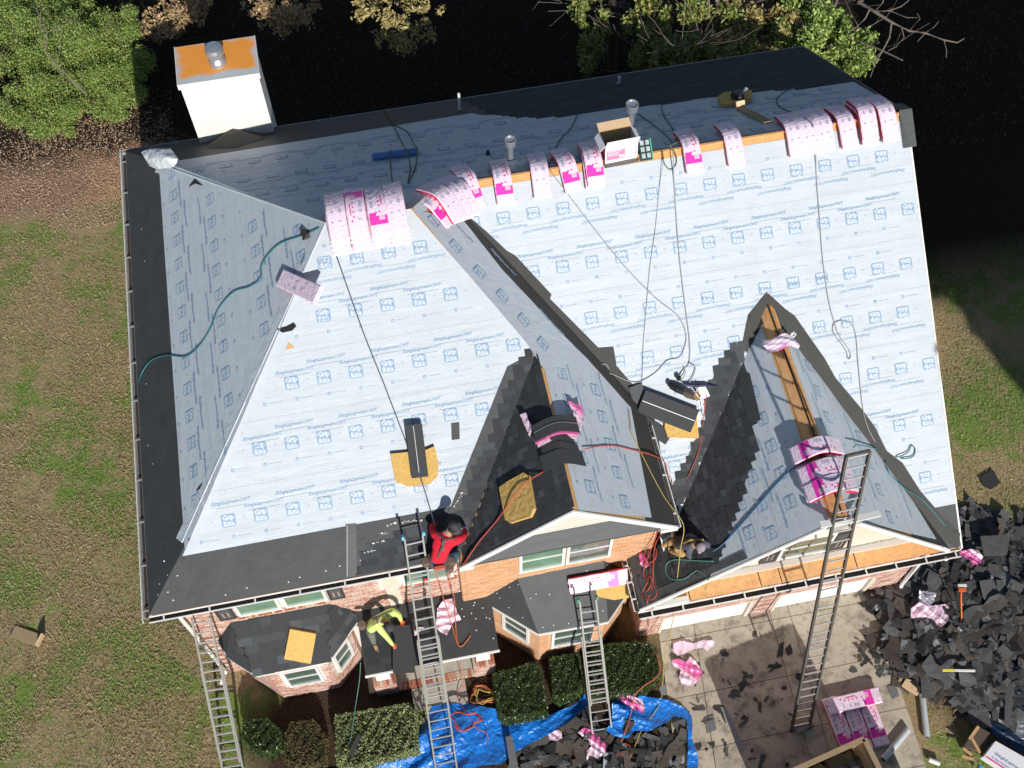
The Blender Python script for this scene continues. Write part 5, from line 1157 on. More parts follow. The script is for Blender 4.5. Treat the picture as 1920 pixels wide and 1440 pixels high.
# flat bundles lying about
def lay(key, pl, p, q, h, lab, grp='loose bundles lying flat', flip=0):
    a, b_ = pl.px(*p), pl.px(*q); rot = math.atan2(b_[1]-a[1], b_[0]-a[0])-math.pi/2+flip*math.pi; return put_bundle(key, pl.mat((a[0]+b_[0])/2, (a[1]+b_[1])/2, h, rot), lab, grp)
lay('flatf', LEFT, (528, 522), (606, 557), .012, 'single pink bundle lying flat across the left hip')
BUN['flatf'] = BUN['flatf']
pfb = face_plane((7.88, -.92, 2.6), (9.52, -.95, 2.6), (9.6, .149, 3.72))
lay('flat', pfb, (1166, 1077), (1075, 1094), .05, 'bright pink bundle lying on the lower bay roof above the short ladder')
for p, q, h, lab in (((1560, 1330), (1585, 1392), .03, 'left bundle of the lower layer on the driveway, in shade'), ((1592, 1324), (1615, 1388), .03, 'middle bundle of the lower layer on the driveway'), ((1622, 1318), (1645, 1380), .03, 'right bundle of the lower layer on the driveway'),
                     ((1640, 1308), (1556, 1328), .14, 'bundle lying crosswise on top of the driveway stack')):
    lay('flat', Plane(0, 1e-9, 0), q, p, h, lab, 'bundles stacked on the driveway', 0 if h < .1 else 1)
# opened bundle and loose cap shingles on the centre gable
M_felt = mat('granule_black', (.045, .047, .049), .85, noise=(60, .3), bump=(80, .5, .004)); M_feltg = mat('granule_grey', (.075, .08, .086), .8, noise=(50, .3))
def drape_sheet(mb, c, rot, Ls, Ws, r, sl, h, mi=0, th=.006, n=14, kx=0):
    M = Matrix.Translation(c) @ Rz(rot); v = []
    for i in range(n+1):
        y = -Ls/2+Ls*i/n; k = 1/math.sqrt(1+sl*sl); yy = y*k; z = -sl*(math.sqrt(yy*yy+r*r)-r)+h
        for x in (-Ws/2, Ws/2):
            for t in (0, th): v.append(M @ Vector((x+kx*y, yy, z+t)))
    f = []
    for i in range(n):
        a = 4*i; f += [(a+1, a+3, a+7, a+5), (a, a+4, a+6, a+2), (a, a+1, a+5, a+4), (a+2, a+6, a+7, a+3)]
    f += [(0, 2, 3, 1), (4*n, 4*n+1, 4*n+3, 4*n+2)]; mb.add(v, f, mi)
yb_ = min(range(-20, 330), key=lambda q: abs(proj(Vector((XG, q/100, HG+.15)))[1]-790))/100
t = thing('shingle_bundle', 'opened shingle bundle with black shingles and torn pink wrapper on the centre gable ridge', 'shingle bundle', (XG, yb_, HG))
mb = MB()
for k in range(7): drape_sheet(mb, (XG+.05, yb_-.012*k, HG+.0), -math.pi/2+.03, 1.2, .36, .2, .85, .03+.022*k, 0, .02)
mb.build('shingle_stack', [M_felt], t, kind='stuff')
mb = MB(); drape_sheet(mb, (XG+.05, yb_-.06, HG), -math.pi/2+.03, 1.18, .012, .2, .85, .20, 0, .004); mb.build('seal_strip', M_alu, t)
def rag(name, pl, pts, lab, m_=None, hgt=.05, amp=.06, sp=.03, seed=1, parent=None, cat='plastic wrap', grp='torn pink bundle wrappers', two=None):
    P_ = pl.pxs(pts) if pl is not GROUND else [tuple(atz(*p, .0))[:2] for p in pts]
    pl_ = pl if pl is not GROUND else Plane(0, 1e-9, 0)
    if pl is GROUND: P_ = [pl_.uv((x, y, 0)) for x, y in P_]
    v2, f = fill(P_, sp); rr = random.Random(seed); cs = [(rr.uniform(-14, 14), rr.uniform(-14, 14), rr.uniform(0, 6), rr.uniform(.4, 1)) for _ in range(7)]
    out = []
    for a, b_ in v2:
        w = 1.4*math.sin(a*5+b_*4); z = sum(k*(1-2*abs(math.sin((x*a+y*b_)*1.1+c+w))) for x, y, c, k in cs)/7
        out.append(pl_.p3(a, b_, max(.008, hgt+amp*z)))
    mi = [(1 if two and math.sin(3+6*out[q[0]].x+5*out[q[0]].y+seed) > .45 else 0) for q in f]
    o = MB().add(out, f, mi).build(name, [m_ or M_wrap, two or M_hotpink], parent)
    if not parent: tag(o, lab, cat, grp)
    return o
M_wrap = mat('wrap_film', (.86, .62, .74), .28, noise=(7, .15), bump=(18, .8, .02), spec=.7)
M_wrapd = mat('wrap_film_deep', (.82, .16, .42), .28, noise=(7, .15), bump=(18, .8, .02), spec=.7)
rag('torn_wrapper', CR, [(1058, 757), (1082, 765), (1088, 790), (1080, 814), (1068, 806), (1066, 775)], '', hgt=.14, amp=.08, parent=t, two=M_wrapd)
rag('torn_wrapper', CL, [(982, 780), (992, 776), (1004, 805), (1000, 822), (990, 800)], '', hgt=.12, amp=.06, parent=t, seed=4)
mb = MB(); drape_sheet(mb, (XG+.05, yb_-.22, HG), -math.pi/2+.03, 1.2, .08, .2, .85, .06, 0, .03); drape_sheet(mb, (XG+.03, yb_-.28, HG), -math.pi/2+.03, 1.05, .10, .2, .85, .012, 1, .01); mb.build('torn_wrapper', [M_wrapd, M_wrap], t)
for i, (v, Ls, Ws, rot, lab) in enumerate([(828, .8, .3, -1.45, 'rearmost bent black cap shingle on the centre gable ridge'), (842, .95, .3, -1.62, 'middle bent black cap shingle on the centre gable ridge'), (858, 1.1, .34, -1.5, 'foremost bent black cap shingle on the centre gable ridge')]):
    yy = min(range(-20, 330), key=lambda q: abs(proj(Vector((XG, q/100, HG)))[1]-v))/100
    mb = MB(); drape_sheet(mb, (XG+.05, yy, HG), rot, Ls, Ws, .12, .83, .035+.012*i, 0, .008, kx=.1); tag(mb.build('cap_shingle', M_felt), lab, 'shingle', 'loose cap shingles')

# folded empty wrapper on the garage gable ridge
t = thing('empty_wrapper', 'limp folded pink wrapper draped over the back of the garage gable ridge', 'plastic wrap', (XT, 3.6, HT))
yw = min(range(100, 420), key=lambda q: abs(proj(Vector((XT, q/100, HT+.06)))[1]-640))/100
mb = MB(); v = []; n = 20
for i in range(n+1):
    x = -.36+.72*i/n; z = -.9*(math.sqrt(x*x+.05)-.22)+.09
    for j in range(7):
        y = -.17+.34*j/6; v.append(Vector((XT-.02+x+.04*math.sin(j), yw+y*(1-.35*abs(x))+.03*math.sin(x*9), HT+z+.015*math.sin(x*17+j*2)+.02*math.cos(y*12))))
mb.add(v, [(i*7+j, i*7+j+1, (i+1)*7+j+1, (i+1)*7+j) for i in range(n) for j in range(6)], [1 if j == 0 and 5 < i < 11 else 0 for i in range(n) for j in range(6)]); mb.build('film', [M_pink, M_wrapd], t)

# cardboard carton on the ridge -----------------------------------------------------------------
xb = ridge_pt(1160, .3); t = thing('carton', 'open white and brown nail carton with a pink printed panel, tipped on the ridge', 'box', (xb, YR2, HM), rz=0)
Mx = Matrix.Translation((xb+.02, YR2+.10, HM-.02)) @ Rz(.05) @ Matrix.Rotation(R(-8), 4, 'X')
w, d, h = .72, .5, .5; th = .012
mb = MB(); mb.box((-w/2, -d/2, 0), (w/2, -d/2+th, h), Mx, 0); mb.build('front_panel', M_cardw, t)
mb = MB(); mb.box((-w/2, d/2-th, 0), (w/2, d/2, h), Mx, 0); mb.build('back_panel', M_card, t)
for s in (-1, 1): mb = MB(); mb.box((s*w/2-(th if s > 0 else 0), -d/2+th, 0), (s*w/2+(th if s < 0 else 0), d/2-th, h), Mx, 0); mb.build('side_panel', M_cardw, t)
mb = MB(); mb.box((-w/2+.01, -d/2+.01, .0), (w/2-.01, d/2-.01, .03), Mx, 0); mb.build('bottom', M_dark, t)
F1 = Mx @ Matrix.Translation((0, -d/2, h)) @ Matrix.Rotation(R(28), 4, 'X'); mb = MB(); mb.box((-w/2, -.006, 0), (w/2, .006, .24), F1); mb.build('flap', M_cardw, t)
F1 = Mx @ Matrix.Translation((0, d/2, h)) @ Matrix.Rotation(R(-70), 4, 'X'); mb = MB(); mb.box((-w/2, -.006, 0), (w/2, .006, .2), F1); mb.build('flap', M_pale, t)
for s in (-1, 1): F1 = Mx @ Matrix.Translation((s*w/2, 0, h)) @ Matrix.Rotation(R(s*-55 if s < 0 else 35), 4, 'Y') if False else Mx @ Matrix.Translation((s*w/2, 0, h)) @ Matrix.Rotation(R(-s*40), 4, 'Y'); mb = MB(); mb.box((-.006, -d/2+.02, -.16), (.006, d/2-.02, 0), F1); mb.build('flap', M_cardw, t)
pr = MB(); fy = -d/2-.002
def fp_(x0, x1, z0, z1, mi, k=0): pr.add([Mx @ Vector((x, fy-.001*k, z)) for x, z in ((x0, z0), (x1, z0), (x1, z1), (x0, z1))], [(0, 1, 2, 3)], mi)
fp_(-.33, .08, .10, .36, 0); 
for z in (.32, .27, .22): fp_(-.31, -.31+random.uniform(.22, .36), z, z+.022, 1, 1)
fp_(-.05, .07, .13, .2, 1, 1); fp_(.12, .3, .12, .34, 2); fp_(-.32, .26, .44, .446, 3); fp_(.31, .335, .12, .4, 0)
pr.build('printed_panel', [mat('carton_rose', (.80, .22, .36), .6, noise=(20, .2)), mat('carton_pale', (.88, .6, .68), .6), mat('carton_grey', (.62, .64, .64), .6, noise=(20, .15)), M_greyl], t, kind='stuff')
mb = MB(); mb.box((-w/2, -d/2-.0, .06), (-w/2-.002, d/2-.05, .4), Mx); mb.build('side_print', mat('carton_maroon', (.45, .12, .2), .6), t)
mb = MB(); mb.box((-.38, -.33, -.03), (.38, -.20, .02), Mx); mb.build('crushed_flap', M_alud, t)
# green shingle nail pack
xg_ = ridge_pt(1210, .05); t = thing('nail_coil_pack', 'dark green wrapped pack with pale printed blocks on the ridge right of the carton', 'pack', (xg_, YR2, HM))
Mg = MAIN.mat(*MAIN.px(1210, 284), .012, 0) 
mb = MB(); mb.box((-.15, -.2, 0), (.13, .26, .11), Mg); mb.build('body', mat('pack_green', (.02, .05, .05), .3), t, bevel=.012)
mb = MB()
for i in range(2):
    for j in range(3): mb.box((-.12+.12*i, -.15+.14*j, .111), (-.04+.12*i, -.05+.14*j, .114), Mg)
mb.build('printed_panel', mat('pack_print', (.4, .45, .46), .5, noise=(60, .5)), t, kind='stuff')
mb = MB(); mb.box((.105, -.2, .112), (.125, .26, .116), Mg); mb.build('stripe', mat('pack_stripe', (.05, .5, .25), .4), t)
# blue roll of underlayment
t = thing('underlayment_roll', 'blue roll of underlayment lying on the shaded back slope', 'roll', tuple(onback(738, 296)))
a, b_ = onback(699, 301, .085), onback(783, 290, .085); mb = MB(); n = 20; dd = (b_-a).normalized(); x = dd.cross(BACK.N).normalized()
mb.tube([a, a.lerp(b_, .5), b_], .085, 18); mb.build('roll', M_blue_roll, t)
mb = MB(); mb.tube([a-dd*.004, a+dd*.03], .03, 10); mb.tube([b_-dd*.03, b_+dd*.004], .03, 10); mb.build('core_tube', M_card, t)
crumple('loose_end', BACK, BACK.pxs([(702, 300), (700, 292), (718, 289), (742, 284), (756, 288), (775, 287), (781, 292), (760, 296)]), .02, mat('roll_tail', (.40, .43, .46), .5), .07, t, 5, .03)
# foam seat pads ---------------------------------------------------------------------------------
def pad(pl, pts, lab, th=.09, cut=None):
    P_ = pl.pxs(pts); mb = MB(); n = len(P_); v2, f = fill(P_, .07)
    out = [pl.p3(a, b_, .02+th+random.uniform(-.006, .006)) for a, b_ in v2]; mb.add(out, f)
    ar = sum(P_[i][0]*P_[(i+1) % n][1]-P_[(i+1) % n][0]*P_[i][1] for i in range(n)); Q = P_ if ar > 0 else P_[::-1]
    mb.add([pl.p3(*p, .018) for p in Q]+[pl.p3(*p, .02+th) for p in Q], [(i, (i+1) % n, n+(i+1) % n, n+i) for i in range(n)])
    o = mb.build('foam_pad', M_foam); tag(o, lab, 'foam pad', 'yellow foam seat pads'); return o
pad(FRONT, [(732, 850), (764, 847), (800, 842), (814, 836), (822, 868), (820, 892), (805, 907), (765, 911), (742, 902)], 'yellow foam pad under the black shingle stack on the front slope')
pad(CL, [(942, 916), (957, 905), (988, 888), (996, 893), (1007, 955), (1000, 970), (962, 982), (953, 976)], 'rough weathered foam pad on the black shingles of the centre gable')
pad(face_plane((1.42, -.61, z6), (3.06, -.61, z6), (3.35, .379, za)), [(544, 1175), (593, 1184), (583, 1240), (533, 1231)], 'clean rectangular foam pad on the shingled bay roof at the lower left')
pad(MAIN, [(1246, 776), (1303, 768), (1308, 818), (1306, 821), (1250, 819), (1244, 800)], 'orange yellow foam pad half under the black boards between the two gables')
o = pad(pfb, [(1115, 1100), (1175, 1065), (1178, 1118), (1150, 1122), (1118, 1116)], 'tan foam pad under the bright pink bundle on the lower bay roof', .06)
o = pad(BACK, [(1345, 190), (1358, 181), (1410, 177), (1410, 192), (1385, 200), (1352, 203)], 'dark yellow foam pad in shade near the top of the back slope')
t = thing('tool_pouch', 'dark tool pouch with a metal tip on the shaded foam pad', 'bag', tuple(onback(1380, 192)))
c = onback(1382, 192, .12); mb = MB(); mb.lathe([(.12, -.02), (.17, .05), (.12, .14), (.05, .17)], Matrix.Translation(c), 10); mb.build('pouch', M_black, t); mb = MB(); mb.tube([onback(1392, 192, .2), onback(1400, 189, .3)], [.03, .05], 8); mb.build('metal_tip', M_galv, t)
# wooden roof brackets (L shaped)
def bracket(pl, p, q, lab, w=.2, leg=.22, end=0):
    a = pl.px(*p); b_ = pl.px(*q); rot = math.atan2(b_[1]-a[1], b_[0]-a[0]); L = math.dist(a, b_); M = pl.mat(*a, 0.012, rot)
    t = thing('roof_bracket', lab, 'bracket', tuple(pl.p3(*a)), 'wooden roof brackets'); mb = MB(); mb.box((0, -w/2, 0), (L, w/2, .04), M); mb.build('base_board', M_fore, t, bevel=.004)
    mb = MB(); mb.box((-.02, -w/2, .03), (.025, w/2, leg), M @ Matrix.Rotation(R(-10), 4, 'Y')); mb.build('upright_board', M_pale, t, bevel=.004)
bracket(BACK, (1389, 206), (1440, 232), 'wooden L shaped roof bracket on the back slope above the lone bundle', .22, .2)
GP = Plane(0, 1e-9, .01)
bracket(GP, (78, 1203), (25, 1184), 'weathered wooden L shaped bracket lying on the left lawn', .3, .3)
# black shingle stack on the front foam pad and others --------------------------------------------
def board(pl, p, q, w, th, h, lab, name='shingle_stack', n=5, m_=None, cat='shingle stack', strip=True):
    a = pl.px(*p); b_ = pl.px(*q); rot = math.atan2(b_[1]-a[1], b_[0]-a[0]); L = math.dist(a, b_); M = pl.mat(*a, h, rot)
    t = thing(name, lab, cat, tuple(pl.p3(*a)))
    for i in range(n):
        d = random.uniform(-.012, .012); mb = MB(); mb.box((d, -w/2+d, i*th/n), (L+d, w/2+d, (i+.85)*th/n), M); mb.build('shingle', m_ or M_felt, t)
    if strip: mb = MB(); mb.box((.01, .0, th+.001), (L-.02, .012, th+.004), M); mb.build('seal_strip', M_alu, t)
    return t
board(FRONT, (787, 893), (775, 795), .33, .10, .12, 'neat stack of black shingles lying up the front slope on the first foam pad')
t = board(PORCH, (757, 1262), (757, 1175), .46, .12, .03, 'long stack of black shingles hanging over the porch roof edge', n=6, strip=False)
board(MAIN, (1200, 750), (1299, 788), .52, .10, .10, 'wide stack of black shingle boards resting between the two gables', n=6)
board(MAIN, (1190, 722), (1205, 770), .30, .03, .06, 'short grey shingle piece at the left end of the wide black boards', n=2, m_=M_feltg, strip=False)
board(MAIN, (1175, 772), (1253, 822), .30, .04, .03, 'tilted black shingle piece sticking out under the wide boards', n=2, strip=False)
rag('paper_scrap', MAIN, [(1306, 722), (1322, 724), (1330, 742), (1318, 748), (1312, 745), (1318, 762), (1311, 766), (1303, 744)], 'white paper scrap beside the tool heap between the gables', M_cardw, .05, .04, cat='scrap', grp='white paper scraps')
rag('paper_scrap', MAIN, [(1303, 772), (1317, 772), (1316, 782), (1308, 785), (1310, 798), (1304, 797)], 'white paper scrap by the right edge of the orange yellow foam pad', M_cardw, .03, .03, cat='scrap', grp='white paper scraps', seed=2)
t = thing('nail_gun', 'black and brass pneumatic nail gun with its hose in the heap between the gables', 'nail gun', tuple(MAIN.p3(*MAIN.px(1290, 735), .1)))
def mp3(u, v, h): return MAIN.p3(*MAIN.px(u, v), h)
mb = MB(); mb.tube([mp3(1255, 722, .12), mp3(1266, 727, .16), mp3(1278, 733, .2)], [.07, .09, .08], 10); mb.build('body', M_black, t)
mb = MB(); mb.tube([mp3(1272, 730, .2), mp3(1285, 738, .2), mp3(1300, 745, .2)], [.06, .08, .05], 10); mb.build('handle', mat('tool_brown', (.08, .05, .04), .5, noise=(20, .5)), t)
mb = MB(); mb.tube([mp3(1296, 738, .24), mp3(1304, 748, .24)], [.03, .035], 8); mb.tube([mp3(1301, 733, .25), mp3(1307, 742, .25)], [.025, .03], 8); mb.build('magazine', mat('brass', (.8, .5, .15), .3, .9), t)
mb = MB(); mb.lathe([(.05, 0), (.06, .05), (.04, .1)], Matrix.Translation(mp3(1270, 710, .1)), 8); mb.build('hose_fitting', M_black, t); mb = MB(); mb.lathe([(.05, 0), (.06, .05), (.04, .1)], Matrix.Translation(mp3(1254, 722, .1)), 8); mb.build('hose_fitting', M_black, t)
mb = MB(); mb.tube([mp3(1278, 720, .1), mp3(1300, 722, .12), mp3(1320, 721, .1), mp3(1345, 724, .05)], [.03, .045, .04, .012], 8); tag(mb.build('pry_bar', mat('navy_tool', (.02, .025, .06), .5)), 'dark navy handled pry bar lying above the nail gun', 'tool')

# ropes and hoses ---------------------------------------------------------------------------------
def smooth(pts, k=6):
    P_ = [Vector(p) for p in pts]; P_ = [P_[0]*2-P_[1]]+P_+[P_[-1]*2-P_[-2]]; o = []
    for i in range(1, len(P_)-2):
        a, b_, c, d = P_[i-1:i+3]
        for j in range(k):
            t = j/k; o.append(.5*((2*b_)+(c-a)*t+(2*a-5*b_+4*c-d)*t*t+(3*b_-a-3*c+d)*t**3))
    return o+[P_[-2]]
def cord(pts, r, m_, lab, name='rope', cat='rope', k=6, grp=None):
    out = []
    for p in pts:
        pl, u, v = p[0], p[1], p[2]; h = p[3] if len(p) > 3 else .03
        out.append(atz(u, v, h) if pl is GROUND else pl.p3(*pl.px(u, v), h))
    o = MB().tube(smooth(out, k), r, 6).build(name, m_, smooth=True); tag(o, lab, cat, grp); return o
H_teal = mat('teal_hose', (.02, .16, .19), .45); H_grey = mat('grey_cord', (.33, .33, .33), .8); H_dark = mat('dark_rope', (.06, .07, .11), .8); H_red = mat('red_hose', (.48, .07, .04), .5)
H_yel = mat('yellow_rope', (.50, .38, .09), .7); H_org = mat('orange_hose', (.58, .16, .06), .5); H_green = mat('green_hose', (.10, .28, .22), .5); H_olive = mat('olive_rope', (.12, .12, .06), .8)
cord([(LEFT, 600, 428), (LEFT, 575, 440), (LEFT, 530, 456), (LEFT, 508, 475), (LEFT, 492, 500), (LEFT, 490, 522), (LEFT, 470, 538), (LEFT, 440, 548), (LEFT, 412, 580), (LEFT, 395, 620), (LEFT, 375, 650), (LEFT, 350, 669), (LEFT, 315, 667), (LEFT, 285, 677), (LEFT, 268, 700), (LEFT, 263, 718)], .014, H_teal, 'teal air hose snaking down the left slope to the gutter', 'air_hose', 'hose')
mb_ = MB(); c = LEFT.mat(*LEFT.px(575, 441), .03, .5); mb_.box((-.1, -.06, 0), (.12, .07, .07), c); tag(mb_.build('hose_reel_block', mat('block_dark', (.05, .035, .03), .7)), 'small dark block on the left hip where the teal hose starts', 'block')
cord([(FRONT, 629, 474, .05), (FRONT, 680, 620, .03), (FRONT, 720, 720, .03), (FRONT, 760, 825, .03), (FRONT, 778, 870, .25), (FRONT, 792, 905, .25), (FRONT, 816, 985, .35)], .013, H_dark, 'taut dark lifeline running from the hip ridge down to the worker in red', k=3)
cord([(MAIN, 1030, 320, .08), (MAIN, 1080, 385), (MAIN, 1130, 450), (MAIN, 1180, 510), (MAIN, 1230, 560), (MAIN, 1270, 592), (MAIN, 1285, 625), (MAIN, 1283, 650), (MAIN, 1272, 670), (MAIN, 1250, 676), (MAIN, 1230, 697), (MAIN, 1200, 715), (MAIN, 1178, 714), (MAIN, 1150, 702, .05), (MAIN, 1130, 694, .05), (MAIN, 1126, 685, .05), (MAIN, 1134, 682, .05), (MAIN, 1142, 692, .05)], .011, H_grey, 'grey cord crossing the right slope and looping onto the dark valley', grp='thin grey cords on the right slope')
cord([(MAIN, 1258, 285, .2), (MAIN, 1263, 340), (MAIN, 1268, 420), (MAIN, 1275, 500), (MAIN, 1286, 590), (MAIN, 1292, 640), (MAIN, 1291, 680), (MAIN, 1278, 695), (MAIN, 1270, 712, .1)], .013, H_grey, 'grey air hose hanging from the ridge knot straight to the nail gun', grp='thin grey cords on the right slope')
cord([(MAIN, 1290, 680, .06), (MAIN, 1302, 688, .06), (MAIN, 1298, 705, .06), (MAIN, 1288, 718, .08), (MAIN, 1275, 715, .1), (MAIN, 1283, 700, .08), (MAIN, 1281, 688, .08)], .011, H_grey, 'small loop of grey hose above the nail gun')
cord([(MAIN, 1243, 292, .12), (MAIN, 1236, 350), (MAIN, 1228, 430), (MAIN, 1218, 500), (MAIN, 1211, 580), (MAIN, 1206, 640), (MAIN, 1203, 720, .04)], .007, H_grey, 'thin grey line left of the hanging hose, ending at the white paper', grp='thin grey cords on the right slope')
cord([(MAIN, 1240, 283, .1), (MAIN, 1244, 305, .05), (MAIN, 1255, 318, .03), (MAIN, 1266, 310, .03), (MAIN, 1267, 295, .05), (MAIN, 1258, 280, .15), (MAIN, 1252, 275, .18), (MAIN, 1268, 268, .2)], .012, H_olive, 'knotted rope loop tied round the ridge beside the green pack')
cord([(MAIN, 1526, 268, .14), (MAIN, 1529, 310), (MAIN, 1531, 350), (MAIN, 1535, 400), (MAIN, 1541, 480), (MAIN, 1552, 560), (MAIN, 1565, 610), (MAIN, 1573, 630), (MAIN, 1590, 655), (MAIN, 1594, 668), (MAIN, 1589, 673), (MAIN, 1586, 660), (MAIN, 1577, 645), (MAIN, 1562, 625), (MAIN, 1562, 608), (MAIN, 1575, 601), (MAIN, 1592, 605), (MAIN, 1603, 625), (MAIN, 1608, 680), (MAIN, 1616, 760), (MAIN, 1625, 800, .05), (MAIN, 1640, 830, .06)], .011, H_grey, 'long grey cord with a loop hanging down the far right slope', grp='thin grey cords on the right slope')
cord([(BACK, 1486, 168, .04), (BACK, 1468, 176), (BACK, 1456, 190), (BACK, 1463, 203), (BACK, 1490, 215), (BACK, 1515, 232, .1), (BACK, 1524, 250, .16)], .011, H_dark, 'dark hose curling over the back slope behind the right row of bundles')
for i, (pts, lab) in enumerate([([(722, 210), (735, 232), (750, 262), (765, 300), (770, 318), (765, 345)], 'olive rope over the back slope crossing the blue roll'), ([(722, 210), (738, 234), (765, 250), (778, 285), (785, 297), (778, 320), (766, 345)], 'second olive rope bending round the end of the blue roll')]): cord([(BACK, u, v, .03 if not 280 < v < 305 else .19) for u, v in pts], .014, H_olive, lab)
cord([(BACK, 735, 296, .19), (BACK, 733, 312, .03), (BACK, 736, 345, .03)], .012, H_olive, 'short olive rope below the middle of the blue roll')
for pts, lab in (([(1088, 205), (1072, 240), (1050, 265), (1034, 300), (1030, 318)], 'dark cord on the back slope left of the carton'), ([(1196, 215), (1230, 240), (1255, 262), (1262, 275)], 'dark cord running from the tall vent to the ridge knot'), ([(1240, 190), (1243, 215), (1262, 245), (1270, 268)], 'dark cord from the back eave down to the printed bundle')): cord([(BACK, u, v) for u, v in pts], .010, H_dark, lab)
cord([(DR, 1588, 845, .16), (DR, 1600, 838, .1), (DR, 1625, 840, .06), (DR, 1660, 850, .06), (MAIN, 1680, 856, .06), (MAIN, 1700, 847, .06), (MAIN, 1707, 835, .05), (MAIN, 1714, 842, .05), (MAIN, 1710, 855, .05), (MAIN, 1690, 859, .05), (DR, 1660, 850, .08), (DR, 1656, 858, .06), (DR, 1662, 885, .05), (DR, 1690, 915, .05), (MAIN, 1722, 932, .05), (MAIN, 1745, 955, .03), (MAIN, 1775, 990, .03)], .013, H_teal, 'teal hose looping off the garage gable onto the right slope', 'air_hose', 'hose')
cord([(DL, 1520, 870, .22), (DL, 1490, 878, .05), (DL, 1460, 905, .03), (DL, 1425, 945, .03), (DL, 1390, 985, .03), (DL, 1355, 1022, .03), (DL, 1340, 1035, .08)], .016, mat('blue_lifeline', (.03, .12, .22), .6), 'taut blue lifeline from the garage gable down to the worker in the grey cap')
cord([(DL, 1340, 1053, .05), (DL, 1300, 1051, .03), (DL, 1265, 1050), (DL, 1250, 1060), (DL, 1252, 1078), (DL, 1265, 1087), (DL, 1285, 1085), (DL, 1300, 1075), (DL, 1310, 1070), (DL, 1322, 1078), (DL, 1330, 1088, .04)], .012, H_green, 'dark green cord looped on black shingles before the worker in the grey cap')
cord([(DL, 1330, 1088, .04), (GROUND, 1322, 1110, 3.2), (GROUND, 1314, 1138, 2.6)], .008, H_green, 'thin end of green cord hanging over the garage gutter')
cord([(CR, 1091, 845, .06), (CR, 1120, 838, .03), (CR, 1150, 837), (CR, 1185, 845), (CR, 1225, 857, .05), (MAIN, 1243, 865, .2), (MAIN, 1250, 885, .1), (MAIN, 1258, 910, .1), (GROUND, 1240, 975, 5.6), (GROUND, 1225, 1020, 4.6), (DL, 1215, 1060, .1), (DL, 1210, 1080, .06), (DL, 1222, 1095, .05), (DL, 1216, 1110, .05)], .012, H_red, 'red air hose crossing the centre gable and dropping to the garage roof corner', 'air_hose', 'hose')
cord([(CL, 1020, 885, .03), (CL, 990, 912, .16), (CL, 965, 945, .16), (CL, 935, 975, .04), (CL, 900, 1018, .05), (GROUND, 872, 1053, 6.2), (GROUND, 850, 1075, 5.6)], .013, H_red, 'red hose running over the rough foam pad down to the worker in red', 'air_hose', 'hose')
cord([(GROUND, 1325, 740, 6.6), (MAIN, 1317, 790, .05), (MAIN, 1310, 840, .05), (MAIN, 1290, 890, .05), (DL, 1272, 930, .05), (GROUND, 1262, 970, 5.4), (DL, 1245, 1020, .3), (DL, 1235, 1060, .2), (DL, 1228, 1100, .1), (DL, 1218, 1133, .1), (GROUND, 1216, 1170, 1.2), (GROUND, 1205, 1200, .4)], .011, H_red, 'red hose dropping between the gables and over the garage eave', 'air_hose', 'hose')
cord([(DL, 1238, 1000, .3), (DL, 1210, 1022, .1), (DL, 1205, 1040, .05), (DL, 1215, 1055, .05), (DL, 1230, 1050, .05), (DL, 1232, 1030, .05), (DL, 1218, 1020, .05), (DL, 1212, 1045, .07), (DL, 1222, 1062, .05)], .012, H_red, 'coil of red hose on the left corner of the garage roof', 'air_hose', 'hose')
cord([(DL, 1220, 1066, .04), (DL, 1216, 1090), (DL, 1206, 1110), (DL, 1208, 1122), (DL, 1225, 1124), (DL, 1233, 1112), (DL, 1226, 1096), (DL, 1221, 1080)], .012, H_red, 'second loop of red hose at the garage eave corner', 'air_hose', 'hose')
cord([(CR, 1176, 770, .05), (CR, 1180, 800, .05), (CR, 1182, 815, .05), (CR, 1215, 880), (CR, 1245, 935), (CR, 1277, 985, .06), (GROUND, 1276, 1030, 5.3), (GROUND, 1268, 1100, 4.0), (GROUND, 1262, 1160, 2.7), (GROUND, 1248, 1220, 1.2), (GROUND, 1242, 1285, .3), (GROUND, 1240, 1310, .1), (GROUND, 1228, 1335, .12), (GROUND, 1205, 1365, .1), (GROUND, 1190, 1400, .05), (GROUND, 1180, 1425, .05)], .010, H_yel, 'yellow rope hanging from the centre gable eave down past the garage to the tarp')
cord([(GROUND, 1210, 1208, .05), (GROUND, 1228, 1222, .9), (GROUND, 1238, 1255, .9), (GROUND, 1228, 1272, .9), (GROUND, 1205, 1288, .88), (GROUND, 1190, 1305, .6), (GROUND, 1185, 1330, .25), (GROUND, 1175, 1365, .2), (GROUND, 1162, 1398, .06), (GROUND, 1158, 1420, .05)], .011, H_org, 'orange hose looping over the right hand hedge to the tarp', 'air_hose', 'hose')
cord([(GROUND, 1172, 1395+10, .06), (GROUND, 1182, 1408, .06), (GROUND, 1178, 1418, .06), (GROUND, 1165, 1416, .06), (GROUND, 1160, 1402, .06), (GROUND, 1170, 1394, .06), (GROUND, 1182, 1400, .06), (GROUND, 1183, 1412, .06)], .012, H_red, 'small red coil on the dark scraps at the bottom of the frame', 'air_hose', 'hose')
for off, lab in ((0, 'left hanging red hose below the worker in red'), (22, 'right hanging red hose below the worker in red')):
    cord([(GROUND, 815+off*1.2, 1065, 5.8), (GROUND, 824+off*.9, 1100, 5.2), (PORCH, 833+off*.9, 1130, .5), (PORCH, 848+off*.3, 1175, .05), (PORCH, 857+off*.05, 1205, .04), (PORCH, 865, 1213, .04), (PORCH, 877, 1200, .04), (PORCH, 882, 1192, .04)], .012, H_org, lab, 'air_hose', 'hose')
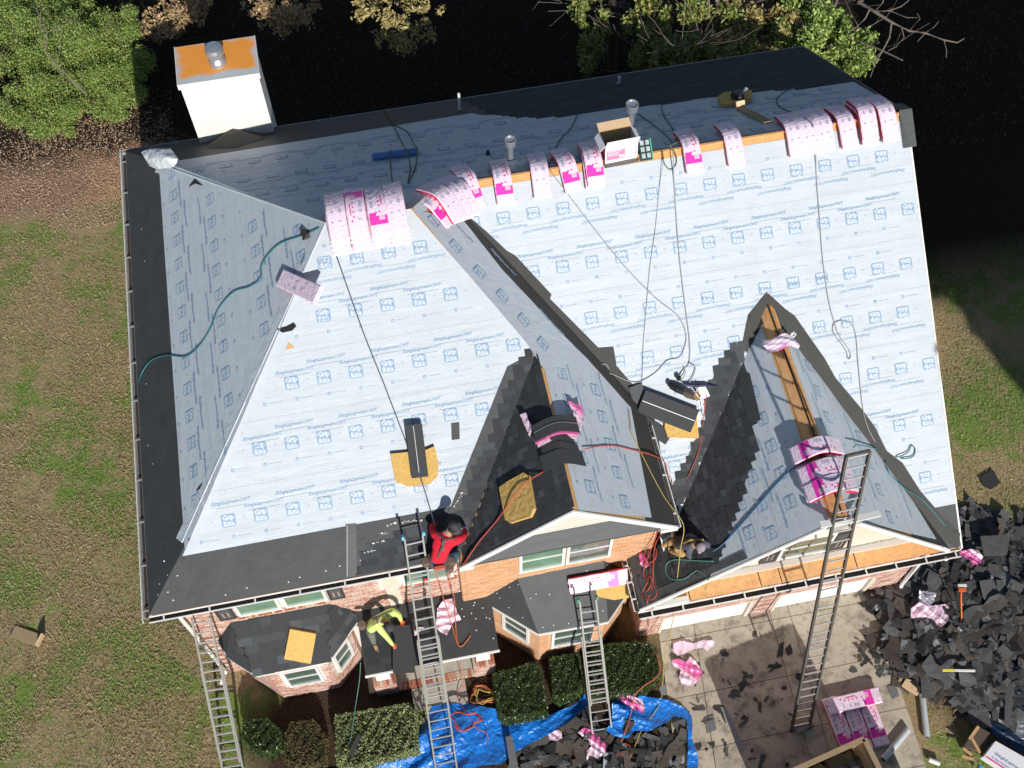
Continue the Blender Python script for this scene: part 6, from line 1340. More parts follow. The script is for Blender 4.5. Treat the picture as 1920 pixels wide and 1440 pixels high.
cord([(PORCH, 862, 1212, .05), (GROUND, 863, 1235, 1.6), (GROUND, 865, 1265, .6), (GROUND, 872, 1290, .12)], .009, H_org, 'orange hose dropping off the porch roof to the coil', 'air_hose', 'hose')
rn = random.Random(5)
for j, (cx_, cy_, r_, lab, m_) in enumerate([(905, 1303, 20, 'big coil of orange hose in the bed beside the steps', H_org), (908, 1305, 15, 'yellowish inner coil of hose beside the steps', H_yel), (872, 1350, 22, 'loops of dark red hose lying on the blue tarp', H_red)]):
    pts = []
    for k in range(34):
        a = k*.62; rr_ = r_*(1+.28*math.sin(k*1.9+j)); pts.append((GROUND, cx_+rr_*1.15*math.cos(a)+rn.uniform(-2, 2), cy_+rr_*.75*math.sin(a)+rn.uniform(-2, 2), .06+.003*k+(.25 if j == 2 else 0)))
    cord(pts, .012, m_, lab, 'hose_coil', 'hose', k=4)
cord([(GROUND, 867, 1283, .2), (GROUND, 858, 1300, .1), (GROUND, 862, 1318, .1), (GROUND, 875, 1335, .3), (GROUND, 893, 1365, .35), (GROUND, 908, 1372, .3), (GROUND, 915, 1382, .2), (GROUND, 912, 1400, .2)], .011, H_red, 'single dark red hose end trailing over the blue tarp', 'air_hose', 'hose')
cord([(GROUND, 676, 1242, 1.8), (GROUND, 674, 1275, 1.3), (GROUND, 668, 1315, .95), (GROUND, 662, 1355, .9), (GROUND, 656, 1395, .9)], .009, H_green, 'pale green cord hanging beside the bay onto the pale hedge')
mb = MB(); pgn = [atz(*p, .93) for p in ((659, 1399), (671, 1376), (677, 1380), (662, 1418), (653, 1414))]; mb.add([p for p in pgn]+[p-Vector((0, 0, .03)) for p in pgn], [(4, 3, 2, 1, 0), (5, 6, 7, 8, 9), (0, 1, 6, 5), (1, 2, 7, 6), (2, 3, 8, 7), (3, 4, 9, 8), (4, 0, 5, 9)]); tag(mb.build('shingle_scrap', M_felt), 'black shingle scrap lying on top of the pale clipped hedge', 'shingle scrap')

# pink wrap scraps ---------------------------------------------------------------------------------
rag('torn_wrapper', PORCH, [(820, 1142), (832, 1127), (848, 1123), (853, 1135), (856, 1145), (865, 1163), (850, 1168), (843, 1182), (838, 1193), (826, 1186), (818, 1178)], 'large pale pink wrapper on the porch roof right of the long ladder', hgt=.1, amp=.1, seed=3)
rag('torn_wrapper', PORCH, [(770, 1175), (776, 1174), (778, 1185), (786, 1176), (796, 1177), (786, 1186), (778, 1194), (771, 1188)], 'small pink wrapper shred left of the long ladder on the porch roof', hgt=.06, amp=.05, seed=4, sp=.03)
rag('torn_wrapper', DL, [(1200, 1037), (1207, 1036), (1214, 1046), (1222, 1060), (1216, 1066), (1206, 1062), (1202, 1050)], 'crumpled bright pink wrapper on the garage roof corner', hgt=.08, amp=.1, seed=5, sp=.03, two=M_wrapd)
rag('torn_wrapper', GROUND, [(1262, 1208), (1275, 1203), (1300, 1208), (1320, 1201), (1338, 1204), (1338, 1212), (1325, 1223), (1316, 1216), (1300, 1219), (1270, 1232), (1260, 1222)], 'upper of two pink wrappers on the driveway beside the hedge', hgt=.1, amp=.1, seed=6)
rag('torn_wrapper', GROUND, [(1258, 1240), (1272, 1237), (1285, 1244), (1294, 1232), (1308, 1248), (1316, 1262), (1310, 1275), (1299, 1288), (1278, 1286), (1272, 1272), (1276, 1258), (1262, 1252)], 'lower of two pink wrappers on the driveway beside the hedge', hgt=.12, amp=.12, seed=7, two=M_wrapd)
rag('torn_wrapper', GROUND, [(1154, 1308), (1170, 1302), (1182, 1310), (1200, 1318), (1207, 1330), (1205, 1343), (1190, 1338), (1175, 1328), (1160, 1318)], 'pink wrapper lying on the upper fold of the right blue tarp', hgt=.35, amp=.1, seed=8, two=M_wrapd)
rag('torn_wrapper', GROUND, [(1028, 1376), (1040, 1367), (1052, 1372), (1054, 1385), (1045, 1392), (1029, 1389)], 'small round ball of pink wrapper on the dark scraps', hgt=.15, amp=.12, seed=9, sp=.035)
rag('torn_wrapper', GROUND, [(1083, 1376), (1095, 1366), (1108, 1370), (1125, 1385), (1135, 1400), (1134, 1415), (1120, 1424), (1105, 1418), (1100, 1428), (1099, 1410), (1108, 1402), (1098, 1388)], 'bright pink twisted wrapper at the foot of the middle ladder', hgt=.15, amp=.14, seed=10, two=M_wrapd)
rag('torn_wrapper', GROUND, [(1788, 1046), (1808, 1042), (1822, 1044), (1831, 1056), (1828, 1068), (1812, 1072), (1806, 1062), (1792, 1056)], 'pink and red wrapper on the debris by the garage corner', hgt=.5, amp=.14, seed=11, two=M_wrapd)
rag('torn_wrapper', GROUND, [(1697, 1152), (1712, 1141), (1735, 1146), (1766, 1143), (1769, 1162), (1766, 1175), (1752, 1188), (1738, 1170), (1712, 1168), (1698, 1170)], 'wide pale pink wrapper spread on the debris heap', hgt=.5, amp=.16, seed=12)
rag('silver_wrapper', GROUND, [(1710, 1116), (1724, 1122), (1742, 1125), (1740, 1140), (1728, 1150), (1712, 1144)], 'shiny silver film sticking up from the debris heap', mat('silver_film', (.75, .74, .82), .15, .6, bump=(14, 1, .03)), hgt=.6, amp=.2, seed=13, cat='plastic film', grp='shiny film scraps')

# tarps ---------------------------------------------------------------------------------------------
M_tarp = mat('blue_tarp', (.012, .20, .70), .28, noise=(2.2, .35), bump=(6, 1, .07), spec=.7); M_silver = mat('silver_tarp', (.34, .36, .37), .38, .35, noise=(3, .2), bump=(14, .9, .03)); M_navyt = mat('navy_tarp', (.012, .03, .075), .45, noise=(3, .2))
def tarp(label, pts, m_, dirn, hgt=.18, freq=9, seed=1, sp=.055, group='crumpled tarps under the debris', base=.03, zf=None):
    P_ = [(lambda q: (q.x, q.y))(atz(*p, .1)) for p in pts]; v2, f = fill(P_, sp); c, s = math.cos(dirn), math.sin(dirn); rr = random.Random(seed); out = []
    ws = [(rr.uniform(.6, 1.4), rr.uniform(0, 6), rr.uniform(-.5, .5)) for _ in range(5)]; n = len(P_)
    for a, b_ in v2:
        q = -s*a+c*b_; l = c*a+s*b_
        z = 0
        for k, ph, sh_ in ws: z += 1-abs(math.sin(freq*k*(q+sh_*.5*l+.12*math.sin(l*2.1+ph))+ph))
        z = hgt*(z/5)**1.5*(.7+.5*math.sin(l*1.7+seed)); e = 1
        out.append((a, b_, base+max(0, z)+rr.uniform(-.006, .006)))
    o = MB().add(out, f).build('tarp', m_); tag(o, label, 'tarp', group); return o
tarp('large blue tarp bunched under the foot of the long ladder', [(812, 1322), (872, 1318), (905, 1324), (930, 1330), (948, 1350), (962, 1354), (1000, 1350), (1040, 1338), (1080, 1320), (1097, 1300), (1104, 1322), (1075, 1350), (1040, 1372), (965, 1410), (940, 1432), (900, 1436), (870, 1450), (760, 1462), (600, 1470), (585, 1442), (660, 1444), (740, 1425), (775, 1400), (790, 1360)], M_tarp, .35, .6, 3.6, 2, base=.05)
tarp('second blue tarp piece right of the middle ladder, curling round the driveway edge', [(1146, 1318), (1165, 1300), (1200, 1305), (1250, 1312), (1280, 1325), (1297, 1342), (1298, 1360), (1296, 1385), (1303, 1400), (1309, 1425), (1306, 1470), (1284, 1470), (1288, 1440), (1290, 1400), (1288, 1350), (1265, 1342), (1250, 1355), (1215, 1372), (1190, 1370), (1178, 1384), (1155, 1382), (1135, 1372), (1148, 1352)], M_tarp, -.3, .5, 4, 5, base=.08)
tarp('silver grey tarp stretched out under the debris at the lower right', [(1740, 1290), (1780, 1300), (1850, 1300), (1925, 1290), (1960, 1330), (1960, 1430), (1925, 1400), (1870, 1365), (1820, 1330), (1770, 1310)], M_silver, -.6, .16, 10, 7)
tarp('dark navy underside of the tarp folded along the right edge of the frame', [(1870, 1240), (1960, 1230), (1960, 1330), (1905, 1310), (1880, 1290)], M_navyt, -.5, .2, 7, 8, base=.1)
tarp('narrow navy fold of tarp beside the white carton at the lower right', [(1850, 1350), (1880, 1362), (1960, 1418), (1960, 1440), (1900, 1405), (1860, 1378)], M_navyt, -.6, .12, 7, 9, base=.1)
tarp('dark blue plastic lying at the bottom of the frame left of the driveway', [(1170, 1432), (1200, 1428), (1215, 1440), (1240, 1450), (1240, 1480), (1150, 1480)], M_navyt, .3, .2, 8, 10)

# debris ---------------------------------------------------------------------------------------------
DM = [mat('debris_black', (.034, .033, .032), .8, noise=(30, .4)), mat('debris_charcoal', (.075, .075, .075), .8, noise=(30, .4)), mat('debris_grey', (.15, .155, .16), .75, noise=(20, .35)), mat('debris_brown', (.085, .07, .058), .85, noise=(20, .4)), mat('debris_pale', (.22, .24, .25), .6, noise=(16, .3))]
def scrap_mesh(i):
    rr = random.Random(100+i); n = 5; W_, L_ = (rr.uniform(.16, .36), rr.uniform(.7, 1.25)) if i % 3 == 0 else (rr.uniform(.12, .30), rr.uniform(.16, .5)); v = []; bend = rr.uniform(-.6, .5); tw = rr.uniform(-.2, .2)
    for a in range(n+1):
        x = -L_/2+L_*a/n; z = bend*(x*x)*1.5
        for b_ in (0, 1):
            y = (b_-.5)*W_*(1+rr.uniform(-.5, .3)); v.append((x+rr.uniform(-.06, .06), y, z+tw*x*y*4))
    f = [(2*a, 2*a+2, 2*a+3, 2*a+1) for a in range(n)]; v2 = v+[(x, y, z-.006) for x, y, z in v]; k = len(v)
    f += [tuple(q+k for q in reversed(t_)) for t_ in f]
    for a in range(n): f += [(2*a, 2*a+k, 2*a+2+k, 2*a+2), (2*a+1, 2*a+3, 2*a+3+k, 2*a+1+k)]
    f += [(0, 1, 1+k, k), (2*n, 2*n+k, 2*n+1+k, 2*n+1)]
    return mesh_from('scrap', v2, f, DM[(0, 1, 2, 1, 3, 0, 1, 0, 0, 1, 3, 2, 3, 1, 2, 0, 1, 0, 3, 1, 4, 0, 2, 0)[i % 24]])
SC = [scrap_mesh(i) for i in range(24)]
def mound(x, y, c, r, h): d = ((x-c[0])/r[0])**2+((y-c[1])/r[1])**2; return h*max(0, 1-d)
def debris(poly, N_, n_ind, label, group, hfun, seed=1, big=1.0, stuff_label='scrap_heap'):
    rr = random.Random(seed); P_ = [(lambda q: (q.x, q.y))(atz(*p, .1)) for p in poly]; xs_, ys_ = [p[0] for p in P_], [p[1] for p in P_]; k = 0; mb = MB(); tries = 0
    items = []
    while k < N_ and tries < 60000:
        tries += 1; x, y = rr.uniform(min(xs_), max(xs_)), rr.uniform(min(ys_), max(ys_))
        if not inpoly(x, y, P_): continue
        items.append((x, y)); k += 1
    for k, (x, y) in enumerate(items):
        lvl = k/len(items); z = .02+hfun(x, y)*(.35+.65*lvl)+rr.uniform(0, .05)
        M = Matrix.Translation((x, y, z)) @ Rz(rr.uniform(0, 6.3)) @ Matrix.Rotation(rr.gauss(0, .13), 4, 'X') @ Matrix.Rotation(rr.gauss(0, .11), 4, 'Y') @ Matrix.Scale(rr.choice((.5, .7, .9, 1, 1.1, 1.35))*big, 4)
        me = SC[rr.randrange(24)]
        if k >= len(items)-n_ind:
            o = bpy.data.objects.new('shingle_scrap', me); link(o); o.matrix_world = M; 
            tone = {'debris_black': 'black', 'debris_charcoal': 'charcoal', 'debris_grey': 'mid grey', 'debris_brown': 'brownish black', 'debris_pale': 'pale grey'}[me.materials[0].name]
            u_, v_ = proj(M.translation)
            if 'big heap' in label: reg = ('by the garage corner' if u_ < 1740 and v_ < 1140 else 'at the driveway side' if u_ < 1740 else 'at the lawn edge' if v_ < 1050 else 'near the orange shovel' if v_ < 1180 and u_ < 1850 else 'near the spirit level' if v_ >= 1180 and u_ < 1850 else 'at the right frame edge')+' of the right hand heap'
            elif 'tarps' in label: reg = 'between the blue tarps, '+('left' if u_ < 1090 else 'right')+' of the ladder foot'
            else: reg = 'on the silver tarp'
            tag(o, '%s torn shingle scrap lying %s' % (tone, reg), 'shingle scrap', group)
        else:
            mi = DM.index(me.materials[0]); mb.add([M @ v.co for v in me.vertices], [tuple(p.vertices) for p in me.polygons], mi)
    o = mb.build(stuff_label, DM, kind='stuff')
heapR = [(1640, 1120), (1668, 1062), (1720, 1040), (1770, 1030), (1790, 980), (1805, 955), (1870, 965), (1960, 1010), (1960, 1250), (1900, 1290), (1850, 1330), (1770, 1290), (1730, 1270), (1700, 1262), (1665, 1220), (1650, 1200), (1680, 1175), (1660, 1150)]
c1 = atz(1800, 1150, 0)
debris(heapR, 1900, 240, 'torn black shingle scrap lying in the big heap right of the garage', 'torn shingle scraps in the right hand heap', lambda x, y: .08+mound(x, y, (c1.x, c1.y), (3.0, 2.6), .28), 3, 1.0)
debris([(1600, 1170), (1660, 1130), (1700, 1180), (1720, 1260), (1660, 1280), (1600, 1230)], 34, 0, '', '', lambda x, y: .0, 4, .55)
debris([(1780, 1270), (1960, 1290), (1960, 1350), (1880, 1340), (1800, 1310)], 36, 10, 'grey or black shingle piece lying on the silver tarp', 'shingle pieces on the silver tarp', lambda x, y: .2, 5)
debris([(962, 1405), (1040, 1380), (1080, 1360), (1110, 1335), (1140, 1380), (1180, 1390), (1215, 1380), (1252, 1360), (1284, 1354), (1284, 1470), (960, 1470), (955, 1440)], 150, 60, 'torn black shingle scrap lying between the two blue tarps', 'torn shingle scraps between the tarps', lambda x, y: .03, 6, .85)
debris([(1300, 1210), (1420, 1180), (1500, 1200), (1540, 1300), (1480, 1440), (1360, 1440), (1300, 1400)], 55, 0, '', '', lambda x, y: .03, 8, .24, 'driveway_crumbs')
debris([(1640, 1120), (1700, 1100), (1720, 1300), (1640, 1260)], 30, 0, '', '', lambda x, y: .03, 9, .5, 'driveway_crumbs')
def flatpiece(name, pts, z, lab, m_, cat='shingle scrap', th=.012, grp=None):
    P_ = [atz(*p, z) for p in pts]; mb = MB(); mb.prism([(p.x, p.y) for p in P_], z-th, z); o = mb.build(name, m_); tag(o, lab, cat, grp); return o
flatpiece('shingle_scrap', [(1322, 1346), (1338, 1340), (1344, 1368), (1326, 1375)], .05, 'blue grey shingle scrap on the driveway beside the tarp edge', DM[2])
flatpiece('felt_offcut', [(1351, 1326), (1360, 1325), (1396, 1407), (1388, 1408)], .05, 'long narrow grey strip on the driveway along the shadow edge', DM[4], 'offcut')
flatpiece('shingle_scrap', [(1664, 1287), (1679, 1283), (1686, 1305), (1673, 1311)], .05, 'small dark rectangle of shingle on the sunlit driveway slab', DM[2])
flatpiece('shingle_scrap', [(1462, 1206), (1470, 1203), (1468, 1228), (1456, 1232)], .05, 'narrow dark scrap in the driveway shadow left of the tall ladder', DM[0])
flatpiece('shingle_scrap', [(1836, 895), (1862, 880), (1876, 905), (1858, 918), (1845, 912)], .06, 'crumpled black felt scrap alone on the right lawn', DM[0])
flatpiece('shingle_scrap', [(1236, 1290), (1247, 1283), (1250, 1303), (1240, 1303)], .3, 'white grey paper corner between the hedge and the driveway', DM[4])
flatpiece('paper_sheet', [(1132, 1412), (1152, 1410), (1152, 1440), (1130, 1445)], .12, 'pale grey sheet at the bottom edge left of the red coil', mat('paper_grey', (.42, .45, .5), .6), 'sheet')
flatpiece('felt_offcut', [(948, 1382), (960, 1378), (972, 1440), (958, 1450)], .3, 'grey felt strip standing out of the tarp fold near the bottom', DM[2], 'offcut')
# wheelie-like black bin bags, panels by the garage corner
flatpiece('plywood_panel', [(1838, 1005), (1895, 1003), (1888, 1040), (1845, 1042)], .5, 'grey board lying on top of the debris near the right lawn', mat('grey_board', (.09, .09, .085), .8, noise=(6, .3)), 'board', .03)
t = thing('black_bag', 'glossy black bag at the garage downspout foot', 'bag', tuple(atz(1642, 1138, 0)))
def blob(t, c, r, m_, name='bag', seed=1):
    bm = bmesh.new(); bmesh.ops.create_icosphere(bm, subdivisions=3, radius=1); rr = random.Random(seed); cs = [(Vector((rr.uniform(-1, 1), rr.uniform(-1, 1), rr.uniform(-1, 1)))*6, rr.uniform(0, 6)) for _ in range(5)]
    for v in bm.verts:
        d = 1+.13*sum(abs(math.sin(v.co.dot(a)+b_)) for a, b_ in cs)/2.5-.12; v.co = Vector((v.co.x*r[0]*d, v.co.y*r[1]*d, max(-.6, v.co.z)*r[2]*d))+Vector(c)
    me = bpy.data.meshes.new(name); bm.to_mesh(me); bm.free(); me.materials.append(m_); o = bpy.data.objects.new(name, me); link(o, t)
    if t: o.matrix_parent_inverse = parent_inv(t)
    return o
c = atz(1642, 1135, .2); blob(t, (c.x, c.y, .16), (.24, .2, .24), M_black)
# hand tools on the debris
t = thing('shovel', 'orange handled tear off shovel standing in the debris heap', 'shovel', tuple(atz(1803, 1155, .5))); mb = MB(); mb.tube([atz(1802, 1115, .95), atz(1803, 1160, .6)], .018, 8); mb.build('handle', mat('tool_orange', (.75, .14, .02), .5), t); mb = MB(); a, b_ = atz(1796, 1098, 1.0), atz(1812, 1098, 1.0); mb.beam(a, b_, .06, .06); mb.build('grip', M_white, t); mb = MB(); a, b_ = atz(1797, 1106, 1.0), atz(1811, 1106, 1.0); mb.beam(a, b_, .08, .05); mb.tube([atz(1803, 1106, 1.0), atz(1802, 1116, .95)], .02, 6); mb.build('collar', mat('tool_orange', (.75, .14, .02), .5), t)
mb = MB(); mb.tube([atz(1796, 1176, .62), atz(1800, 1180, .62), atz(1803, 1183, .6)], [.03, .035, .02], 8); mb.build('blade', M_alu, t)
t = thing('spirit_level', 'yellow and white spirit level lying across the debris', 'level', tuple(atz(1797, 1257, .5))); mb = MB(); mb.beam(atz(1767, 1257, .55), atz(1790, 1257, .55), .045, .06); mb.build('yellow_end', mat('level_yellow', (.8, .7, .08), .5), t); mb = MB(); mb.beam(atz(1790.5, 1257, .55), atz(1828, 1258, .55), .045, .06); mb.build('rail', M_white, t)
for a, b_, r, lab in (((1729, 1302), (1738, 1382), .075, 'upright grey white cardboard tube standing along the driveway edge'), ((1702, 1368), (1656, 1424), .08, 'pale tube lying diagonally on the driveway corner')):
    p, q = atz(*a, .1), atz(*b_, .1); t = thing('cardboard_tube', lab, 'tube', tuple(p), 'cardboard roll tubes'); dq = (q-p).normalized(); mb = MB(); mb.tube([p, q], r, 16); mb.build('tube', mat('tube_grey', (.50, .54, .56), .5, noise=(5, .1)), t); mb = MB(); mb.tube([q, q+dq*.006], r*.8, 14); mb.tube([p-dq*.006, p], r*.8, 14); mb.build('open_end', M_dark, t)
t = thing('box_end', 'small white cylinder end at the bottom edge beside the tube', 'tube', tuple(atz(1745, 1425, .1))); mb = MB(); mb.tube([atz(1742, 1424, .1), atz(1762, 1432, .1)], .06, 12); mb.build('tube', M_white, t)
t = thing('wood_block', 'light wooden block across the driveway edge beneath the debris', 'wood block', tuple(atz(1709, 1290, .1)))
for i in range(2): mb = MB(); a, b_ = atz(1695+i*14, 1278+i*9, .12), atz(1710+i*14, 1288+i*9, .12); mb.beam(a, b_, .24, .09); mb.build('plank', M_pale, t)
t = thing('wood_offcut', 'dark plank end poking from the debris above the light block', 'plank', tuple(atz(1694, 1270, .1))); mb = MB(); mb.beam(atz(1686, 1278, .1), atz(1700, 1254, .2), .07, .04); mb.build('plank', M_fore, t)
# stone under the tall ladder
t = thing('paver_block', 'pinkish concrete block weighting the foot of the tall ladder', 'block', tuple(atz(1506, 1356, 0)))
P_ = [atz(*p, .17) for p in ((1483, 1350), (1515, 1340), (1528, 1358), (1498, 1374))]; mb = MB(); mb.prism([(p.x, p.y) for p in P_], .03, .17); mb.build('block', mat('block_pink', (.34, .27, .23), .95, noise=(18, .3), bump=(30, .5, .01)), t, bevel=.01)
# trailer with wooden sides at the bottom edge
t = thing('dump_trailer', 'wooden sided trailer full of glossy black bags at the bottom edge', 'trailer', (14.0, -6.0, 0))
A = Vector((14.69, -4.5, 0)); dL = Vector((-2.37, -.47, 0)).normalized(); dD = Vector((.16, -.99, 0)).normalized(); wd, ln, z0, z1 = 2.42, 3.6, .6, 1.8
cor = [A, A+dL*wd, A+dL*wd+dD*ln, A+dD*ln]
for i in range(4):
    a, b_ = cor[i], cor[(i+1) % 4]
    for k in range(5):
        z = z0+.02+k*.235; mb = MB(); mb.beam(a+Vector((0, 0, z+.11)), b_+Vector((0, 0, z+.11)), .04, .225, (0, 0, 1)); mb.build('side_board', M_fore, t)
    mb = MB(); mb.beam(a+Vector((0, 0, z1+.005)), b_+Vector((0, 0, z1+.005)), .12, .045); mb.build('top_rail', M_fore, t)
mb = MB(); mb.prism([(p.x, p.y) for p in cor], .5, .6); mb.build('bed', M_black, t)
for k in (.3, .7):
    for s in (0, 1):
        c = cor[s]+dD*ln*k+Vector((0, 0, .3))+dL*(.2 if s == 0 else -.2); Mw = Matrix.Translation(c) @ dL.to_track_quat('Z', 'Y').to_matrix().to_4x4(); mb = MB(); mb.lathe([(.2, -.1), (.3, -.1), (.3, .1), (.2, .1)], Mw, 20); w_ = mb.build('wheel', M_black, t)
for i in range(7):
    c = A+dL*(.4+.33*(i % 3)*2+.2)+dD*(.4+.55*(i//2)); o = blob(None, (c.x, c.y, 1.05), (.5, .5, .5), M_black, 'black_bag', 20+i)
    tag(o, ['rightmost', 'second', 'third', 'fourth', 'fifth', 'sixth', 'last'][i]+' glossy black bag heaped in the wooden trailer', 'bag', 'black bags in the trailer')
t = thing('shadow_truck', 'unseen truck added below the frame to cast a shadow on the driveway bundles', 'truck', (15.9, -8.0, 0)); mb = MB(); mb.box((14.95, -9.9, .4), (15.95, -5.75, 1.05)); mb.box((15.0, -8.6, 1.05), (15.9, -6.2, 1.78), taper=.12); mb.build('body', mat('truck_dark', (.03, .035, .04), .3), t, bevel=.05)  # unseen truck added beside the trailer as caster of the second driveway shadow
for x, y in ((14.95, -6.5), (14.95, -9.1), (15.95, -6.5), (15.95, -9.1)): mb = MB(); mb.lathe([(.3, -.1), (.36, -.06), (.36, .06), (.3, .1)], Matrix.Translation((x, y, .37)) @ Ry(math.pi/2), 18); mb.build('wheel', M_black, t)
# cartons at the lower right corner
t = thing('carton', 'white product carton with blue lettering at the lower right corner', 'box', tuple(atz(1885, 1420, .2)))
zc = .42; P_ = [atz(*p, zc) for p in ((1867, 1389), (1845, 1418), (1925, 1470), (1950, 1436))]; mb = MB(); mb.prism([(p.x, p.y) for p in P_], .12, zc); mb.build('body', M_cardw, t, bevel=.006)
e1 = (P_[2]-P_[1]).normalized(); e2 = (P_[0]-P_[1]).normalized(); T = text2d('ShingleLayment', .105, .002, 1.0, 'LEFT'); o0 = P_[1]+e1*.14+e2*.22+Vector((0, 0, .002)); mb = MB(); mb.add([o0+e1*a+e2*b_ for a, b_ in T[0]], T[1]); 
T = text2d('Roofing Underlayment', .055, .001, 1.0, 'LEFT'); o1 = P_[1]+e1*.14+e2*.10+Vector((0, 0, .002)); mb.add([o1+e1*a+e2*b_ for a, b_ in T[0]], T[1]); mb.build('printed_lettering', mat('ink_blue', (.12, .2, .34), .5), t, kind='stuff')
mb = MB(); o1 = P_[1]+Vector((0, 0, .0015)); mb.add([o1+e1*.02+e2*.0, o1+e1*1.0+e2*.0, o1+e1*1.0+e2*.05, o1+e1*.05+e2*.05], [(0, 1, 2, 3)]); mb.build('pink_stripe', M_wrapd, t)
t = thing('carton', 'crushed dark brown cardboard carton left of the white one', 'box', tuple(atz(1835, 1390, .1)))
P_ = [atz(*p, .3) for p in ((1832, 1361), (1858, 1375), (1838, 1408), (1808, 1398))]; mb = MB(); mb.prism([(p.x, p.y) for p in P_], .02, .3); mb.build('body', mat('card_shade', (.10, .07, .05), .8), t)
for a, b_ in (((1835, 1362), (1818, 1386)), ((1822, 1384), (1838, 1412)), ((1806, 1403), (1822, 1416)), ((1804, 1418), (1826, 1424))): mb = MB(); mb.beam(atz(*a, .33), atz(*b_, .33), .07, .01); mb.build('torn_flap', M_card, t)
t = thing('bottle', 'small object with a cyan cap at the bottom edge by the white carton', 'bottle', tuple(atz(1838, 1436, .2))); c = atz(1838, 1440, .3); mb = MB(); mb.lathe([(.05, -.2), (.06, -.1), (.055, 0)], Matrix.Translation(c), 12); mb.build('body', mat('bottle_brown', (.12, .06, .03), .4), t); mb = MB(); mb.lathe([(.055, 0), (.06, .03), (.03, .06)], Matrix.Translation(c), 12); mb.build('cap', mat('cyan_cap', (.02, .55, .85), .3), t)
# ------------------------------------------------------------------ ladders
def ladder(lab, p_l, p_r, q_l, q_r, m_, rung=.305, rail=(.028, .085), tips=None, fly=None, name='ladder', sections=1, ext=0, mr=None):
    """p = feet, q = top ends of the two rails"""
    t = thing(name, lab, 'ladder', tuple((p_l+p_r)/2), 'ladders leaning on the house'); pl_, pr_, ql, qr = [Vector(a) for a in (p_l, p_r, q_l, q_r)]
    d = ((ql+qr)/2-(pl_+pr_)/2); L = d.length; d.normalize(); x = (qr-ql).normalized(); n = x.cross(d).normalized()
    if n.y > 0: n = -n
    def sec(s0, s1, off, ins, nm):
        for s, (a, b_) in ((1, (pl_, ql)), (-1, (pr_, qr))):
            A_, B_ = a.lerp(b_, s0)+n*off+x*(s*ins), a.lerp(b_, s1)+n*off+x*(s*ins); mb = MB(); mb.beam(A_, B_, rail[0], rail[1]*.25, n); mb.beam(A_+n*.035, B_+n*.035, rail[0]*1.3, .012, n); mb.beam(A_-n*.035, B_-n*.035, rail[0]*1.3, .012, n); mb.beam(A_, B_, .008, .075, n); mb.build(nm, m_, t)
        s = s0*L+.15
        while s < s1*L-.05:
            a, b_ = pl_.lerp(ql, s/L)+n*off+x*ins, pr_.lerp(qr, s/L)+n*off-x*ins; mb = MB(); mb.tube([a, b_], .019, 8); mb.build('rung', mr or m_, t); s += rung
    if fly: sec(0, fly[0], 0, 0, 'rail'); sec(fly[1], 1, .06, .03, 'fly_rail')
    else: sec(0, 1, 0, 0, 'rail')
    if tips:
        for a in (ql, qr): mb = MB(); b_ = a+n*(.06 if fly else 0); mb.beam(b_-d*.02, b_+d*.07, .05, .09, n); mb.build('end_cap', tips, t)
    for a in (pl_, pr_): mb = MB(); mb.beam(a-d*.02+Vector((0, -.05, .0)), a-d*.02+Vector((0, .05, .0)), .07, .03); mb.build('foot', M_black, t)
    return t
def onp(u, v, y0, sl): # ladder plane z = sl*(y-y0)
    return Plane(0, sl, -sl*y0).p3(*Plane(0, sl, -sl*y0).px(u, v))
s1 = 4.9/(.2+2.15)
ladder('leftmost aluminium ladder leaning on the wall below the left gutter', onp(421, 1462, -2.15, s1), onp(459, 1456, -2.15, s1), onp(357, 1157, -2.15, s1), onp(396, 1152, -2.15, s1), M_alu, fly=(.72, .12))
s2 = 6.05/3.1
def L2(u, v): return onp(u, v, -3.2, s2)
ladder('long aluminium ladder with blue tips beside the worker in red', L2(821, 1472), L2(860, 1464), L2(755, 1006), L2(794, 997), M_alu, tips=mat('blue_cap', (.15, .45, .75), .4), fly=(.62, .38))
s3 = 2.9/1.75
def L3(u, v): return onp(u, v, -2.87, s3)
ladder('short middle ladder with green tips on the lower bay roof', L3(1111, 1378), L3(1147, 1372), L3(1083, 1124), L3(1118, 1119), M_alu, tips=mat('green_cap', (.05, .3, .18), .5), fly=(.75, .25))
s4 = 7.1/2.62
def L4(u, v): return onp(u, v, -3.72, s4)
ladder('tall dark railed ladder reaching high over the garage gable', L4(1484, 1369), L4(1517, 1362), L4(1587, 855), L4(1631, 845), M_alud, rail=(.035, .09), mr=M_alu)
t4 = [o for o in bpy.data.objects if o.get('label', '').startswith('tall dark railed')][0]
a, b_ = L4(1587, 855), L4(1631, 845); MB().beam(a, b_, .05, .09).build('top_bar', M_alud, t4)
